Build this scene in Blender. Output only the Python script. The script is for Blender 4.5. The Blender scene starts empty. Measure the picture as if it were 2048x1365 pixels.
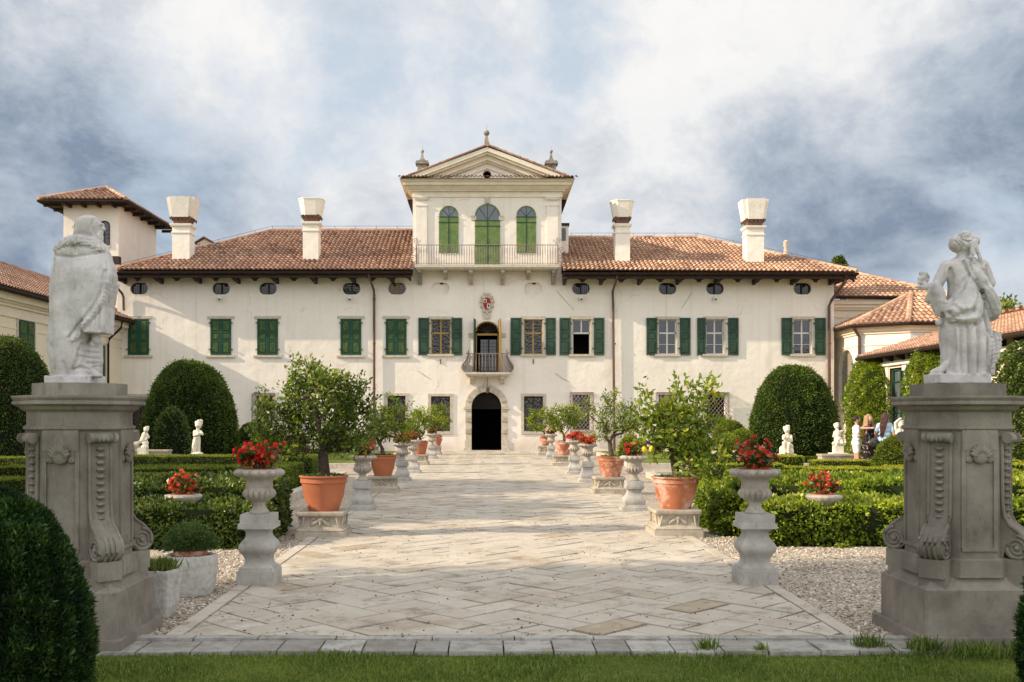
import bpy, bmesh, math, random
import numpy as np
from math import sin, cos, pi, radians, sqrt, exp
from mathutils import Vector, Matrix, noise
from mathutils.geometry import tessellate_polygon
R = random.Random(7); NR = np.random.default_rng(7)
S = bpy.context.scene; COL = S.collection
# ------------------------------------------------ camera
cd = bpy.data.cameras.new('camera'); cam = bpy.data.objects.new('camera', cd); COL.objects.link(cam)
cam.location = (0, 0, 1.6); cam.rotation_euler = (pi/2, 0, 0)
cd.sensor_width = 36; cd.lens = 36*2000/2048
cd.shift_x = (1024-972)/2048; cd.shift_y = (832-682.5)/2048
cd.clip_start = .1; cd.clip_end = 3000
cd.dof.use_dof = True; cd.dof.focus_distance = 24; cd.dof.aperture_fstop = 13
S.camera = cam
# ------------------------------------------------ light
SUN = Vector((1, .2, -.52)).normalized()
ld = bpy.data.lights.new('sun', 'SUN'); ld.energy = 5.0; ld.angle = radians(.6); ld.color = (1, .83, .62)
lo = bpy.data.objects.new('sun', ld); COL.objects.link(lo); lo.location = (-30, -6, 30)
lo.rotation_euler = SUN.to_track_quat('-Z', 'Y').to_euler()
S.view_settings.view_transform = 'Standard'; S.view_settings.look = 'None'; S.view_settings.gamma = 1
S.view_settings.exposure = 0.36
S.cycles.max_bounces = 6; S.cycles.transparent_max_bounces = 6
# ------------------------------------------------ sky
W = bpy.data.worlds.new("World"); S.world = W; W.use_nodes = True
nt = W.node_tree; nt.nodes.clear(); N = nt.nodes; Lk = nt.links
def nd(t, **k):
    n = N.new(t)
    for a, b in k.items(): setattr(n, a, b)
    return n
def mth(op, a, b=None, c=None, clamp=False):
    n = nd('ShaderNodeMath', operation=op, use_clamp=clamp)
    for i, v in enumerate((a, b, c)):
        if v is None: continue
        if isinstance(v, (int, float)): n.inputs[i].default_value = v
        else: Lk.new(v, n.inputs[i])
    return n.outputs[0]
def mixc(f, a, b, bt='MIX'):
    n = nd('ShaderNodeMix', data_type='RGBA', blend_type=bt)
    for s, v in ((n.inputs[0], f), (n.inputs[6], a), (n.inputs[7], b)):
        if isinstance(v, (int, float)): s.default_value = v
        elif isinstance(v, tuple): s.default_value = (*v, 1)
        else: Lk.new(v, s)
    return n.outputs[2]
def vscale(v, s):
    n = nd('ShaderNodeVectorMath', operation='MULTIPLY'); Lk.new(v, n.inputs[0]); n.inputs[1].default_value = s
    return n.outputs[0]
def noi(v, sc, det=6, rough=.55, dist=0):
    n = nd('ShaderNodeTexNoise'); Lk.new(v, n.inputs['Vector'])
    n.inputs['Scale'].default_value = sc; n.inputs['Detail'].default_value = det
    n.inputs['Roughness'].default_value = rough; n.inputs['Distortion'].default_value = dist
    return n.outputs[0]
tc = nd('ShaderNodeTexCoord'); D = tc.outputs['Generated']
sky = nd('ShaderNodeTexSky'); sky.sky_type = 'NISHITA'; sky.sun_disc = False
sky.sun_elevation = math.asin(-SUN.z); sky.sun_rotation = math.atan2(-SUN.x, -SUN.y)
sky.air_density = 1.0; sky.dust_density = 1.5; sky.altitude = 100
warp = nd('ShaderNodeTexNoise'); Lk.new(D, warp.inputs['Vector']); warp.inputs['Scale'].default_value = 2.2; warp.inputs['Detail'].default_value = 4
wsub = nd('ShaderNodeVectorMath', operation='SUBTRACT'); Lk.new(warp.outputs['Color'], wsub.inputs[0]); wsub.inputs[1].default_value = (.5, .5, .5)
wsc = nd('ShaderNodeVectorMath', operation='SCALE'); Lk.new(wsub.outputs[0], wsc.inputs[0]); wsc.inputs['Scale'].default_value = .16
wad = nd('ShaderNodeVectorMath', operation='ADD'); Lk.new(D, wad.inputs[0]); Lk.new(wsc.outputs[0], wad.inputs[1])
wn = nd('ShaderNodeVectorMath', operation='NORMALIZE'); Lk.new(wad.outputs[0], wn.inputs[0]); DW = wn.outputs[0]
def blobs(lst):
    tot = None
    for px, py, r, s in lst:
        d = Vector(((px-972)/2000, 1, (832-py)/2000)).normalized()
        dp = nd('ShaderNodeVectorMath', operation='DOT_PRODUCT'); Lk.new(DW, dp.inputs[0]); dp.inputs[1].default_value = d
        mr = nd('ShaderNodeMapRange', interpolation_type='SMOOTHSTEP'); Lk.new(dp.outputs['Value'], mr.inputs[0])
        a = r/2000
        mr.inputs[1].default_value = cos(a); mr.inputs[2].default_value = 1.0
        mr.inputs[3].default_value = 0; mr.inputs[4].default_value = s
        tot = mr.outputs[0] if tot is None else mth('ADD', tot, mr.outputs[0])
    return tot
n1 = noi(vscale(DW, (1, 1, 1.15)), 5.4, 12, .60, .05)
n2 = noi(vscale(DW, (1, 1, 1.35)), 12, 12, .64, .05)
n3 = noi(vscale(D, (.8, 1, 2.6)), 2.1, 5, .5, .3)
# where the blue shows through
blue = blobs([(1030, 10, 480, .42), (960, 90, 420, .22), (560, 380, 480, .22), (700, 440, 420, .2), (60, 40, 400, .22), (200, 560, 400, .2), (2000, 580, 260, .2), (400, 20, 300, .15)])
gap = mth('ADD', blue, mth('MULTIPLY', mth('SUBTRACT', n1, .5), 3.4))
gapf = mth('MULTIPLY', mth('SUBTRACT', gap, .30), 1.7, clamp=True)
# darker undersides of the cloud
dark = blobs([(20, 500, 620, 1.2), (60, 60, 380, .2), (30, 560, 420, .5), (2050, 480, 700, 1.15), (1850, 330, 420, .45), (2048, 240, 300, .5), (330, 340, 260, .5), (170, 100, 260, .2), (700, 240, 330, .28), (1250, 350, 420, .3), (1560, 500, 360, .35), (1500, 190, 300, .18), (1600, 420, 200, .2)])
light = blobs([(1650, 60, 520, .75), (1250, 130, 260, .35), (1300, 60, 200, .4), (40, 180, 260, .45), (480, 170, 240, .5), (330, 90, 200, .3), (900, 230, 200, .3), (1800, 20, 330, .3), (580, 110, 200, .3), (1950, 620, 200, .3)])
sh = mth('ADD', mth('SUBTRACT', dark, light), mth('ADD', mth('MULTIPLY', mth('SUBTRACT', n1, .5), -2.2), mth('MULTIPLY', mth('SUBTRACT', n2, .5), 3.1)))
sh = mth('ADD', sh, mth('MULTIPLY', mth('SUBTRACT', n3, .5), -.9))
cr = nd('ShaderNodeValToRGB'); Lk.new(mth('MULTIPLY', mth('ADD', sh, .88), .345, clamp=True), cr.inputs[0])
e = cr.color_ramp.elements; e[0].position = 0; e[0].color = (.75, .735, .72, 1); e[1].position = 1; e[1].color = (.19, .24, .32, 1)
for p, c in ((.25, (.70, .70, .70)), (.45, (.56, .58, .61)), (.70, (.37, .42, .485))):
    q = e.new(p); q.color = (*c, 1)
# clear sky: the Nishita sky with the thin haze veil over it
sk = mixc(1.0, sky.outputs[0], (.100, .100, .100), 'MULTIPLY')
sk = mixc(.75, sk, (.49, .57, .66))
front = mixc(mth('MULTIPLY', gapf, .85), cr.outputs[0], sk)
# unseen clouds behind the camera and overhead, brightened as added fill for the facade
sep = nd('ShaderNodeSeparateXYZ'); Lk.new(D, sep.inputs[0])
back = nd('ShaderNodeMapRange', interpolation_type='SMOOTHSTEP'); Lk.new(sep.outputs[1], back.inputs[0])
back.inputs[1].default_value = .45; back.inputs[2].default_value = -.5; back.inputs[3].default_value = 0; back.inputs[4].default_value = 1
bc = mixc(mth('MULTIPLY', n1, 1.0), (.92, .95, 1.0), (1.25, 1.25, 1.25))
full = mixc(back.outputs[0], front, bc)
low = nd('ShaderNodeMapRange'); Lk.new(sep.outputs[2], low.inputs[0]); low.inputs[1].default_value = -.02; low.inputs[2].default_value = .01
full = mixc(low.outputs[0], (.16, .17, .13), full)
bg = nd('ShaderNodeBackground'); bg.inputs[1].default_value = 0.1
x10 = nd('ShaderNodeVectorMath', operation='SCALE'); Lk.new(full, x10.inputs[0]); x10.inputs['Scale'].default_value = 10
Lk.new(x10.outputs[0], bg.inputs[0])
ow = nd('ShaderNodeOutputWorld'); Lk.new(bg.outputs[0], ow.inputs[0])

# ------------------------------------------------ materials
class Mt:
    def __init__(s, name):
        s.m = bpy.data.materials.new(name); s.m.use_nodes = True; s.t = s.m.node_tree
        s.N = s.t.nodes; s.L = s.t.links; s.b = s.N['Principled BSDF']; s.o = s.N['Material Output']
        g = s.N.new('ShaderNodeNewGeometry'); s.pos = g.outputs['Position']
    def noise(s, sc, det=4, rough=.55, vec=None, st=None, dist=0):
        v = vec or s.pos
        if st:
            k = s.N.new('ShaderNodeVectorMath'); k.operation = 'MULTIPLY'; s.L.new(v, k.inputs[0]); k.inputs[1].default_value = st; v = k.outputs[0]
        n = s.N.new('ShaderNodeTexNoise'); s.L.new(v, n.inputs[0]); n.inputs['Scale'].default_value = sc
        n.inputs['Detail'].default_value = det; n.inputs['Roughness'].default_value = rough; n.inputs['Distortion'].default_value = dist
        return n.outputs[0]
    def ramp(s, f, stops):
        r = s.N.new('ShaderNodeValToRGB'); s.L.new(f, r.inputs[0]); e = r.color_ramp.elements
        e[0].position, e[0].color = stops[0][0], (*stops[0][1], 1); e[1].position, e[1].color = stops[-1][0], (*stops[-1][1], 1)
        for p, c in stops[1:-1]: q = e.new(p); q.color = (*c, 1)
        return r.outputs[0]
    def attr(s, n='tone'):
        a = s.N.new('ShaderNodeAttribute'); a.attribute_name = n; return a.outputs['Fac']
    def mix(s, f, a, b, bt='MIX'):
        n = s.N.new('ShaderNodeMix'); n.data_type = 'RGBA'; n.blend_type = bt
        for k, v in ((n.inputs[0], f), (n.inputs[6], a), (n.inputs[7], b)):
            if isinstance(v, (int, float)): k.default_value = v
            elif isinstance(v, tuple): k.default_value = (*v, 1)
            else: s.L.new(v, k)
        return n.outputs[2]
    def thr(s, f, lo, hi, a=0, b=1):
        n = s.N.new('ShaderNodeMapRange'); n.interpolation_type = 'SMOOTHSTEP'; s.L.new(f, n.inputs[0])
        for i, v in enumerate((lo, hi, a, b)): n.inputs[i+1].default_value = v
        return n.outputs[0]
    def bump(s, h, st, dist=.02):
        n = s.N.new('ShaderNodeBump'); n.inputs['Strength'].default_value = st; n.inputs['Distance'].default_value = dist
        s.L.new(h, n.inputs['Height'])
        if s.b.inputs['Normal'].links: s.L.new(s.b.inputs['Normal'].links[0].from_socket, n.inputs['Normal'])
        s.L.new(n.outputs[0], s.b.inputs['Normal'])
    def set(s, col=None, rough=.8, spec=.3, metal=0):
        if isinstance(col, tuple): s.b.inputs['Base Color'].default_value = (*col, 1)
        elif col is not None: s.L.new(col, s.b.inputs['Base Color'])
        s.b.inputs['Roughness'].default_value = rough; s.b.inputs['Specular IOR Level'].default_value = spec; s.b.inputs['Metallic'].default_value = metal
        return s
    def translucent(s, col, f):
        t = s.N.new('ShaderNodeBsdfTranslucent'); s.L.new(col, t.inputs[0])
        m = s.N.new('ShaderNodeMixShader'); m.inputs[0].default_value = f
        s.L.new(s.b.outputs[0], m.inputs[1]); s.L.new(t.outputs[0], m.inputs[2]); s.L.new(m.outputs[0], s.o.inputs[0])
def simple(name, c1, c2, sc=3, rough=.85, bs=30, bst=.25, bd=.01, spec=.3, st=None, metal=0):
    m = Mt(name); m.set(m.ramp(m.noise(sc, 6, .6, st=st), [(.3, c1), (.7, c2)]), rough, spec, metal)
    if bst: m.bump(m.noise(bs, 5, .6), bst, bd)
    return m.m
def plaster(name, c1, c2, dirt=.3):
    m = Mt(name)
    c = m.ramp(m.noise(.55, 6, .6), [(.3, c1), (.7, c2)])
    st = m.thr(m.noise(1.0, 6, .65, st=(3.4, 3.4, .14)), .50, .78, 0, dirt*1.5)
    c = m.mix(st, c, (.52, .46, .37)); 
    c = m.mix(m.thr(m.noise(6, 5, .65), .52, .8, 0, .3), c, (.55, .49, .40)); c = m.mix(m.thr(m.noise(.33, 7, .7), .5, .62, 0, .3), c, (.70, .63, .54))
    sx = m.N.new('ShaderNodeSeparateXYZ'); m.L.new(m.pos, sx.inputs[0])
    ad = m.N.new('ShaderNodeMath'); ad.operation = 'ADD'; m.L.new(sx.outputs[2], ad.inputs[0]); m.L.new(m.noise(1.1, 5), ad.inputs[1])
    c = m.mix(m.thr(ad.outputs[0], 1.25, .55, 0, .35), c, (.62, .49, .33))   # damp foot of the wall
    v = m.N.new('ShaderNodeTexVoronoi'); v.feature = 'DISTANCE_TO_EDGE'; w_ = m.N.new('ShaderNodeVectorMath'); w_.operation = 'ADD'; nn_ = m.N.new('ShaderNodeTexNoise'); nn_.inputs['Scale'].default_value = 1.4; nn_.inputs['Detail'].default_value = 6; m.L.new(m.pos, nn_.inputs[0]); m.L.new(m.pos, w_.inputs[0]); m.L.new(nn_.outputs[1], w_.inputs[1]); m.L.new(w_.outputs[0], v.inputs[0]); v.inputs['Scale'].default_value = .30
    cr_ = m.thr(v.outputs[0], .0, .006, .55, 0); mk_ = m.N.new('ShaderNodeMath'); mk_.operation = 'MULTIPLY'; m.L.new(cr_, mk_.inputs[0]); m.L.new(m.thr(m.noise(.5, 3), .48, .60, 0, 1), mk_.inputs[1]); c = m.mix(mk_.outputs[0], c, (.38, .32, .25))
    m.set(c, .92, .15); m.bump(m.noise(1.3, 4, .5), .9, .05); m.bump(m.noise(22, 5, .6), .25, .008)
    return m.m
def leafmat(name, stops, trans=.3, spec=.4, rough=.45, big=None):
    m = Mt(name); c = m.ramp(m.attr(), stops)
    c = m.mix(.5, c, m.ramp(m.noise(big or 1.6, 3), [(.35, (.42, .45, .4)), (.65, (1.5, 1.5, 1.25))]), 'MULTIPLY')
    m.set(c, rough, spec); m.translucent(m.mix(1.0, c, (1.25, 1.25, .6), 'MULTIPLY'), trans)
    return m.m
MT = {}
MT['plaster'] = plaster('cream_plaster', (.765, .70, .62), (.835, .775, .70))
MT['plaster_wing'] = plaster('wing_plaster', (.72, .62, .46), (.78, .69, .54), .15)
MT['plaster_pink'] = plaster('warm_plaster', (.78, .64, .47), (.85, .72, .57), .1)
MT['plaster_white'] = plaster('white_plaster', (.78, .73, .64), (.84, .79, .70), .1)
MT['mould'] = simple('cream_moulding', (.68, .60, .48), (.79, .72, .60), 3, .9, 25, .2)
MT['trim'] = simple('pale_stone_trim', (.42, .37, .29), (.58, .52, .43), 7, .85, 60, .3)
MT['darkstone'] = simple('lichened_stone', (.13, .115, .10), (.40, .36, .29), 5, .9, 50, .5)
def stone(name, a, b, c, sc=2.2, dirtc=(.12, .11, .10), bst=.5):
    m = Mt(name); k = m.ramp(m.noise(sc, 8, .65), [(.3, a), (.5, b), (.7, c)])
    k = m.mix(m.thr(m.noise(sc*2.7, 7, .7, st=(1.6, 1.6, .5)), .52, .72, 0, .55), k, dirtc)
    k = m.mix(m.thr(m.noise(90, 4, .7), .55, .75, 0, .35), k, dirtc)
    m.set(k, .9, .2); m.bump(m.noise(14, 6, .65), bst, .012); m.bump(m.noise(120, 4, .7), bst*.6, .003)
    return m.m
MT['pedestal'] = stone('weathered_pedestal_stone', (.14, .122, .10), (.225, .20, .168), (.31, .28, .235), 2.4, (.08, .072, .062), .6)
MT['marble'] = stone('aged_white_marble', (.39, .37, .365), (.57, .54, .535), (.69, .66, .655), 5, (.20, .195, .19), .5)
MT['putto'] = stone('cream_garden_stone', (.66, .58, .46), (.76, .69, .57), (.82, .76, .65), 6, (.45, .40, .32), .4)
MT['urn'] = stone('urn_limestone', (.26, .23, .19), (.37, .33, .28), (.47, .43, .37), 6, (.14, .125, .105), .5)
MT['urn_white'] = stone('pale_baluster_stone', (.30, .28, .25), (.40, .38, .35), (.50, .48, .45), 4, (.19, .175, .155), .6)
MT['plinth'] = stone('carved_plinth_stone', (.29, .25, .19), (.40, .35, .28), (.50, .44, .36), 4, (.14, .12, .09), .6)
MT['trough'] = stone('rough_hewn_stone', (.36, .34, .31), (.48, .46, .43), (.56, .54, .50), 8, (.19, .18, .17), 1.0)
m = Mt('terracotta'); k = m.ramp(m.noise(3, 5, .6), [(.3, (.30, .095, .045)), (.7, (.44, .155, .075))])
k = m.mix(m.thr(m.noise(5, 8, .72), .44, .62, 0, .72), k, (.60, .46, .38)); k = m.mix(m.thr(m.noise(9, 6, .7), .58, .72, 0, .5), k, (.16, .07, .045))
m.set(k, .85, .25); m.bump(m.noise(40, 5), .25, .004); MT['terracotta'] = m.m
m = Mt('smooth_terracotta'); k = m.ramp(m.noise(3, 5, .6), [(.3, (.32, .105, .05)), (.7, (.43, .15, .075))])
k = m.mix(m.thr(m.noise(8, 8, .72), .60, .78, 0, .5), k, (.55, .36, .27)); m.set(k, .85, .25); m.bump(m.noise(40, 5), .25, .004); MT['terracotta_smooth'] = m.m
MT['orange'] = simple('orange_plastic', (.5, .12, .05), (.6, .17, .07), 3, .5, 30, 0)
def tiles(name, stops):
    m = Mt(name); c = m.ramp(m.attr(), stops)
    c = m.mix(m.thr(m.noise(.5, 6, .65), .45, .72, 0, .55), c, (.17, .10, .085))
    c = m.mix(m.thr(m.noise(9, 5, .7), .5, .8, 0, .5), c, (.30, .21, .15)); m.set(c, .9, .15); m.bump(m.noise(60, 4), .3, .004)
    return m.m
MT['tile'] = tiles('old_roof_tiles', [(0, (.18, .10, .07)), (.35, (.34, .20, .14)), (.65, (.41, .25, .175)), (.9, (.48, .34, .24)), (1, (.46, .22, .13))])
MT['tile2'] = tiles('orange_roof_tiles', [(0, (.26, .145, .10)), (.35, (.46, .275, .18)), (.7, (.56, .36, .24)), (1, (.64, .48, .34))])
MT['wood'] = simple('dark_eaves_wood', (.022, .013, .010), (.05, .03, .022), 5, .7, 40, .3)
MT['gutter'] = simple('brown_metal_gutter', (.022, .014, .012), (.04, .026, .02), 5, .75, 40, .05, spec=.1)
MT['pipe'] = simple('brown_downpipe', (.075, .035, .025), (.12, .058, .04), 2, .5, 40, .05, spec=.5)
MT['iron'] = simple('wrought_iron', (.05, .04, .036), (.12, .085, .07), 20, .6, 60, .2)
MT['iron_pale'] = simple('weathered_railing_iron', (.15, .11, .095), (.28, .22, .20), 16, .6, 60, .2)
MT['green'] = simple('green_shutter_paint', (.010, .036, .022), (.034, .076, .045), 2.2, .65, 50, .1, spec=.4)
MT['green_old'] = simple('faded_green_shutter', (.008, .045, .026), (.016, .075, .04), 9, .65, 50, .2, spec=.3)
m = Mt('faded_shutter_panel'); c = m.ramp(m.noise(5, 7, .7, st=(3, 3, .8)), [(.32, (.012, .05, .025)), (.52, (.05, .09, .028)), (.72, (.20, .19, .04))])
m.set(c, .7, .25); MT['panel_old'] = m.m
MT['green_pale'] = None
m = Mt('pale_green_board'); c = m.ramp(m.noise(3.2, 6, .7), [(.3, (.075, .135, .055)), (.5, (.12, .19, .065)), (.68, (.23, .23, .07))]); m.set(c, .75, .25); MT['green_pale'] = m.m
MT['ochre'] = simple('ochre_window_frame', (.30, .19, .05), (.38, .25, .075), 6, .6, 40, .1)
MT['whitewood'] = simple('white_window_frame', (.55, .53, .49), (.66, .64, .60), 6, .55, 40, .1)
def glass(name, c=(.012, .014, .018), sc=0):
    m = Mt(name); m.set(c, .06, .9)
    m.bump(m.noise(3.5, 2), .25, .02)
    if sc:
        v = m.N.new('ShaderNodeTexVoronoi'); m.L.new(m.pos, v.inputs[0]); v.inputs['Scale'].default_value = sc
        m.bump(v.outputs[0], .8, .02)
        k = m.ramp(v.outputs[0], [(.25, (.05, .06, .09)), (.42, (.008, .009, .01))]); m.L.new(k, m.b.inputs[0])
    return m.m
MT['glass'] = glass('dark_window_glass'); MT['glass_lead'] = glass('leaded_glass', sc=9)
m = Mt('pale_fanlight_glass'); m.set((.10, .115, .13), .12, .8); MT['glass_pale'] = m.m
MT['dark'] = simple('painted_shade_black', (.006, .005, .005), (.012, .01, .009), 2, .95, 30, 0)
MT['curtain'] = simple('dim_curtain', (.10, .12, .17), (.16, .18, .25), 2, .9, 30, 0)
MT['whitecam'] = simple('white_plastic', (.6, .6, .58), (.7, .7, .68), 3, .4, 30, 0)
MT['red'] = simple('red_enamel', (.25, .02, .012), (.32, .035, .02), 9, .6, 30, 0)
MT['bark'] = simple('citrus_bark', (.045, .032, .024), (.12, .09, .068), 14, .9, 50, .6)
MT['bark_dark'] = simple('dark_wet_bark', (.03, .02, .016), (.07, .05, .038), 14, .9, 50, .6)
MT['soil'] = simple('soil', (.02, .014, .01), (.06, .045, .03), 20, .95, 60, .8)
MT['citrus'] = leafmat('citrus_leaf', [(0, (.06, .11, .014)), (.4, (.19, .26, .028)), (.8, (.38, .42, .05)), (1, (.55, .52, .12))], .45, .5, .38)
MT['citrus_dark'] = leafmat('dark_citrus_leaf', [(0, (.035, .075, .012)), (.45, (.11, .17, .022)), (.8, (.28, .33, .045)), (1, (.58, .54, .14))], .42, .5, .38)
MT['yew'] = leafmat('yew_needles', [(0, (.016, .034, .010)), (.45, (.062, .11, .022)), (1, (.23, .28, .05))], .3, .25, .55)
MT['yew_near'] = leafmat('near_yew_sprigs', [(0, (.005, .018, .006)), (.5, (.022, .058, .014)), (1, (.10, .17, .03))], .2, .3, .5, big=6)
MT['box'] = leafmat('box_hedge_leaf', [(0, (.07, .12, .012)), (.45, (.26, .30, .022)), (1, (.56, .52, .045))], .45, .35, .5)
MT['box_dark'] = leafmat('shade_toned_box_leaf', [(0, (.045, .085, .012)), (.5, (.15, .20, .022)), (1, (.36, .38, .045))], .4, .35, .5)  # second copy of the box leaf, shade put into its darker colour
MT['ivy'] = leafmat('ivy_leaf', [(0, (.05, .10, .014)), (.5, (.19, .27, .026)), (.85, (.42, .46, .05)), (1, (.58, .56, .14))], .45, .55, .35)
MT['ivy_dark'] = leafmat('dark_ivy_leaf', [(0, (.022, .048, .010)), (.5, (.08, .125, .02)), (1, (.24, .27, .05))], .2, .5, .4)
MT['begleaf'] = leafmat('begonia_leaf', [(0, (.015, .045, .010)), (.6, (.06, .11, .02)), (1, (.14, .16, .04))], .25, .5, .35)
MT['herb'] = leafmat('herb_leaf', [(0, (.03, .06, .014)), (.6, (.07, .12, .03)), (1, (.14, .19, .07))], .3, .3, .5)
def petal(name, a, b):
    m = Mt(name); c = m.ramp(m.attr(), [(0, a), (.75, a), (1, b)]); m.set(c, .5, .3); m.translucent(c, .3); return m.m
MT['petal'] = petal('red_petals', (.74, .030, .018), (.88, .22, .12)); MT['petal_pink'] = petal('salmon_petals', (.66, .05, .03), (.85, .38, .32))
m = Mt('green_core'); m.set((.014, .020, .007), .9, .1); MT['core'] = m.m
m = Mt('yew_core'); m.set((.005, .009, .004), .9, .1); MT['core_dark'] = m.m
m = Mt('lemon'); m.set((.75, .50, .03), .5, .4); MT['lemon'] = m.m
m = Mt('grass_blades'); c = m.ramp(m.attr(), [(0, (.07, .13, .018)), (.6, (.14, .22, .035)), (1, (.28, .30, .08))])
c = m.mix(.6, c, m.ramp(m.noise(1.7, 4), [(.35, (.55, .6, .5)), (.65, (1.35, 1.3, 1.1))]), 'MULTIPLY'); m.set(c, .6, .3); m.translucent(c, .3); MT['grass'] = m.m
m = Mt('lawn'); c = m.ramp(m.noise(30, 6, .7), [(.3, (.08, .12, .018)), (.7, (.22, .26, .05))])
c = m.mix(.5, c, m.ramp(m.noise(.6, 4), [(.35, (.6, .65, .6)), (.65, (1.4, 1.3, 1.1))]), 'MULTIPLY'); m.set(c, .9, .1); m.bump(m.noise(60, 4), 1, .03); MT['lawn'] = m.m
m = Mt('gravel'); v = m.N.new('ShaderNodeTexVoronoi'); m.L.new(m.pos, v.inputs[0]); v.inputs['Scale'].default_value = 62
sp = m.N.new('ShaderNodeSeparateColor'); m.L.new(v.outputs['Color'], sp.inputs[0])
c = m.ramp(sp.outputs[0], [(0, (.20, .15, .11)), (.3, (.42, .35, .27)), (.65, (.58, .50, .40)), (1, (.72, .65, .55))])
c = m.mix(m.thr(v.outputs['Distance'], .35, .75, 0, .8), c, (.12, .10, .08))
c = m.mix(m.thr(m.noise(1.4, 7, .7), .50, .68, 0, .65), c, (.15, .105, .07)); m.set(c, .9, .2); m.bump(v.outputs['Distance'], -1, .012); MT['gravel'] = m.m
m = Mt('pebbles'); c = m.ramp(m.attr(), [(0, (.14, .10, .075)), (.3, (.36, .30, .23)), (.7, (.54, .47, .38)), (1, (.76, .71, .63))]); m.set(c, .85, .25); MT['pebble'] = m.m
m = Mt('paving_slabs'); c = m.ramp(m.attr(), [(0, (.36, .28, .19)), (.12, (.41, .355, .28)), (.5, (.46, .41, .34)), (1, (.53, .48, .405))])
c = m.mix(m.thr(m.noise(.9, 8, .72), .48, .66, 0, .55), c, (.29, .22, .15))
c = m.mix(m.thr(m.noise(2.3, 9, .78), .52, .64, 0, .7), c, (.20, .165, .125)); c = m.mix(m.thr(m.noise(4.7, 8, .7), .62, .70, 0, .75), c, (.10, .08, .06)); c = m.mix(m.thr(m.noise(7, 6, .7), .45, .7, 0, .35), c, (.60, .57, .51))
c = m.mix(m.thr(m.noise(55, 4, .7), .6, .75, 0, .4), c, (.25, .21, .17)); m.set(c, .8, .25); m.bump(m.noise(5, 6, .6), .5, .012); m.bump(m.noise(70, 5, .7), .35, .003); MT['slab'] = m.m
m = Mt('front_kerb_stone'); c = m.ramp(m.attr(), [(0, (.27, .255, .23)), (1, (.42, .405, .375))])
c = m.mix(m.thr(m.noise(5, 9, .78), .44, .62, 0, .7), c, (.17, .15, .12)); c = m.mix(m.thr(m.noise(16, 6, .7), .6, .72, 0, .6), c, (.08, .08, .05)); m.set(c, .8, .25); m.bump(m.noise(30, 5, .7), .4, .006); MT['kerbstone'] = m.m
def skinm(n, c): m = Mt(n); m.set(c, .55, .35); return m.m
MT['skin'] = skinm('skin', (.52, .27, .18)); MT['hair_blond'] = simple('blond_hair', (.22, .13, .06), (.40, .27, .15), 60, .6, 200, .5, st=(1, 1, .1))
MT['hair_brown'] = simple('brown_hair', (.035, .014, .012), (.09, .04, .032), 60, .55, 200, .5, st=(1, 1, .1)); MT['hair_black'] = simple('dark_hair', (.012, .01, .009), (.03, .022, .02), 60, .55, 200, .5)
MT['cloth_white'] = simple('white_cloth', (.66, .66, .68), (.76, .76, .78), 6, .85, 30, .3); MT['cloth_blue'] = simple('pale_blue_cloth', (.40, .53, .68), (.50, .62, .76), 6, .85, 25, .4)
MT['cloth_navy'] = simple('slate_trousers', (.05, .05, .075), (.075, .075, .11), 6, .85, 30, .3)
m = Mt('floral_dress'); c = m.ramp(m.noise(16, 3, .5), [(.60, (.010, .008, .010)), (.66, (.45, .28, .25))]); m.set(c, .8, .2); MT['floral'] = m.m
MT['leather'] = simple('black_leather', (.02, .02, .022), (.05, .05, .052), 9, .35, 60, .2, spec=.6); MT['lips'] = skinm('lips', (.45, .10, .08)); MT['eye'] = skinm('eye_dark', (.02, .015, .012))
MT['shorts'] = simple('pale_shorts', (.70, .66, .62), (.78, .74, .70), 6, .85, 30, .3)

# ------------------------------------------------ helpers
def tag(o, label=None, cat=None, group=None, kind=None):
    for k, v in (('label', label), ('category', cat), ('group', group), ('kind', kind)):
        if v: o[k] = v
    return o
def empty(name, loc, label, cat, group=None, rz=0):
    o = bpy.data.objects.new(name, None); COL.objects.link(o); o.location = loc; o.rotation_euler = (0, 0, rz)
    o.empty_display_size = .2
    return tag(o, label, cat, group)
def kids(o): return [c for c in COL.objects if c.parent == o]
def copy_tree(o, parent=None):
    c = o.copy(); COL.objects.link(c); c.parent = parent
    for ch in kids(o): copy_tree(ch, c)
    return c
def root_loc(p):
    v = Vector((0, 0, 0))
    while p is not None: v += p.location; p = p.parent
    return v
def link_mesh(name, me, mats, parent, smooth):
    for m in mats: me.materials.append(MT[m] if isinstance(m, str) else m)
    if smooth: me.polygons.foreach_set('use_smooth', [True]*len(me.polygons))
    o = bpy.data.objects.new(name, me); COL.objects.link(o); o.parent = parent
    return o
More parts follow.
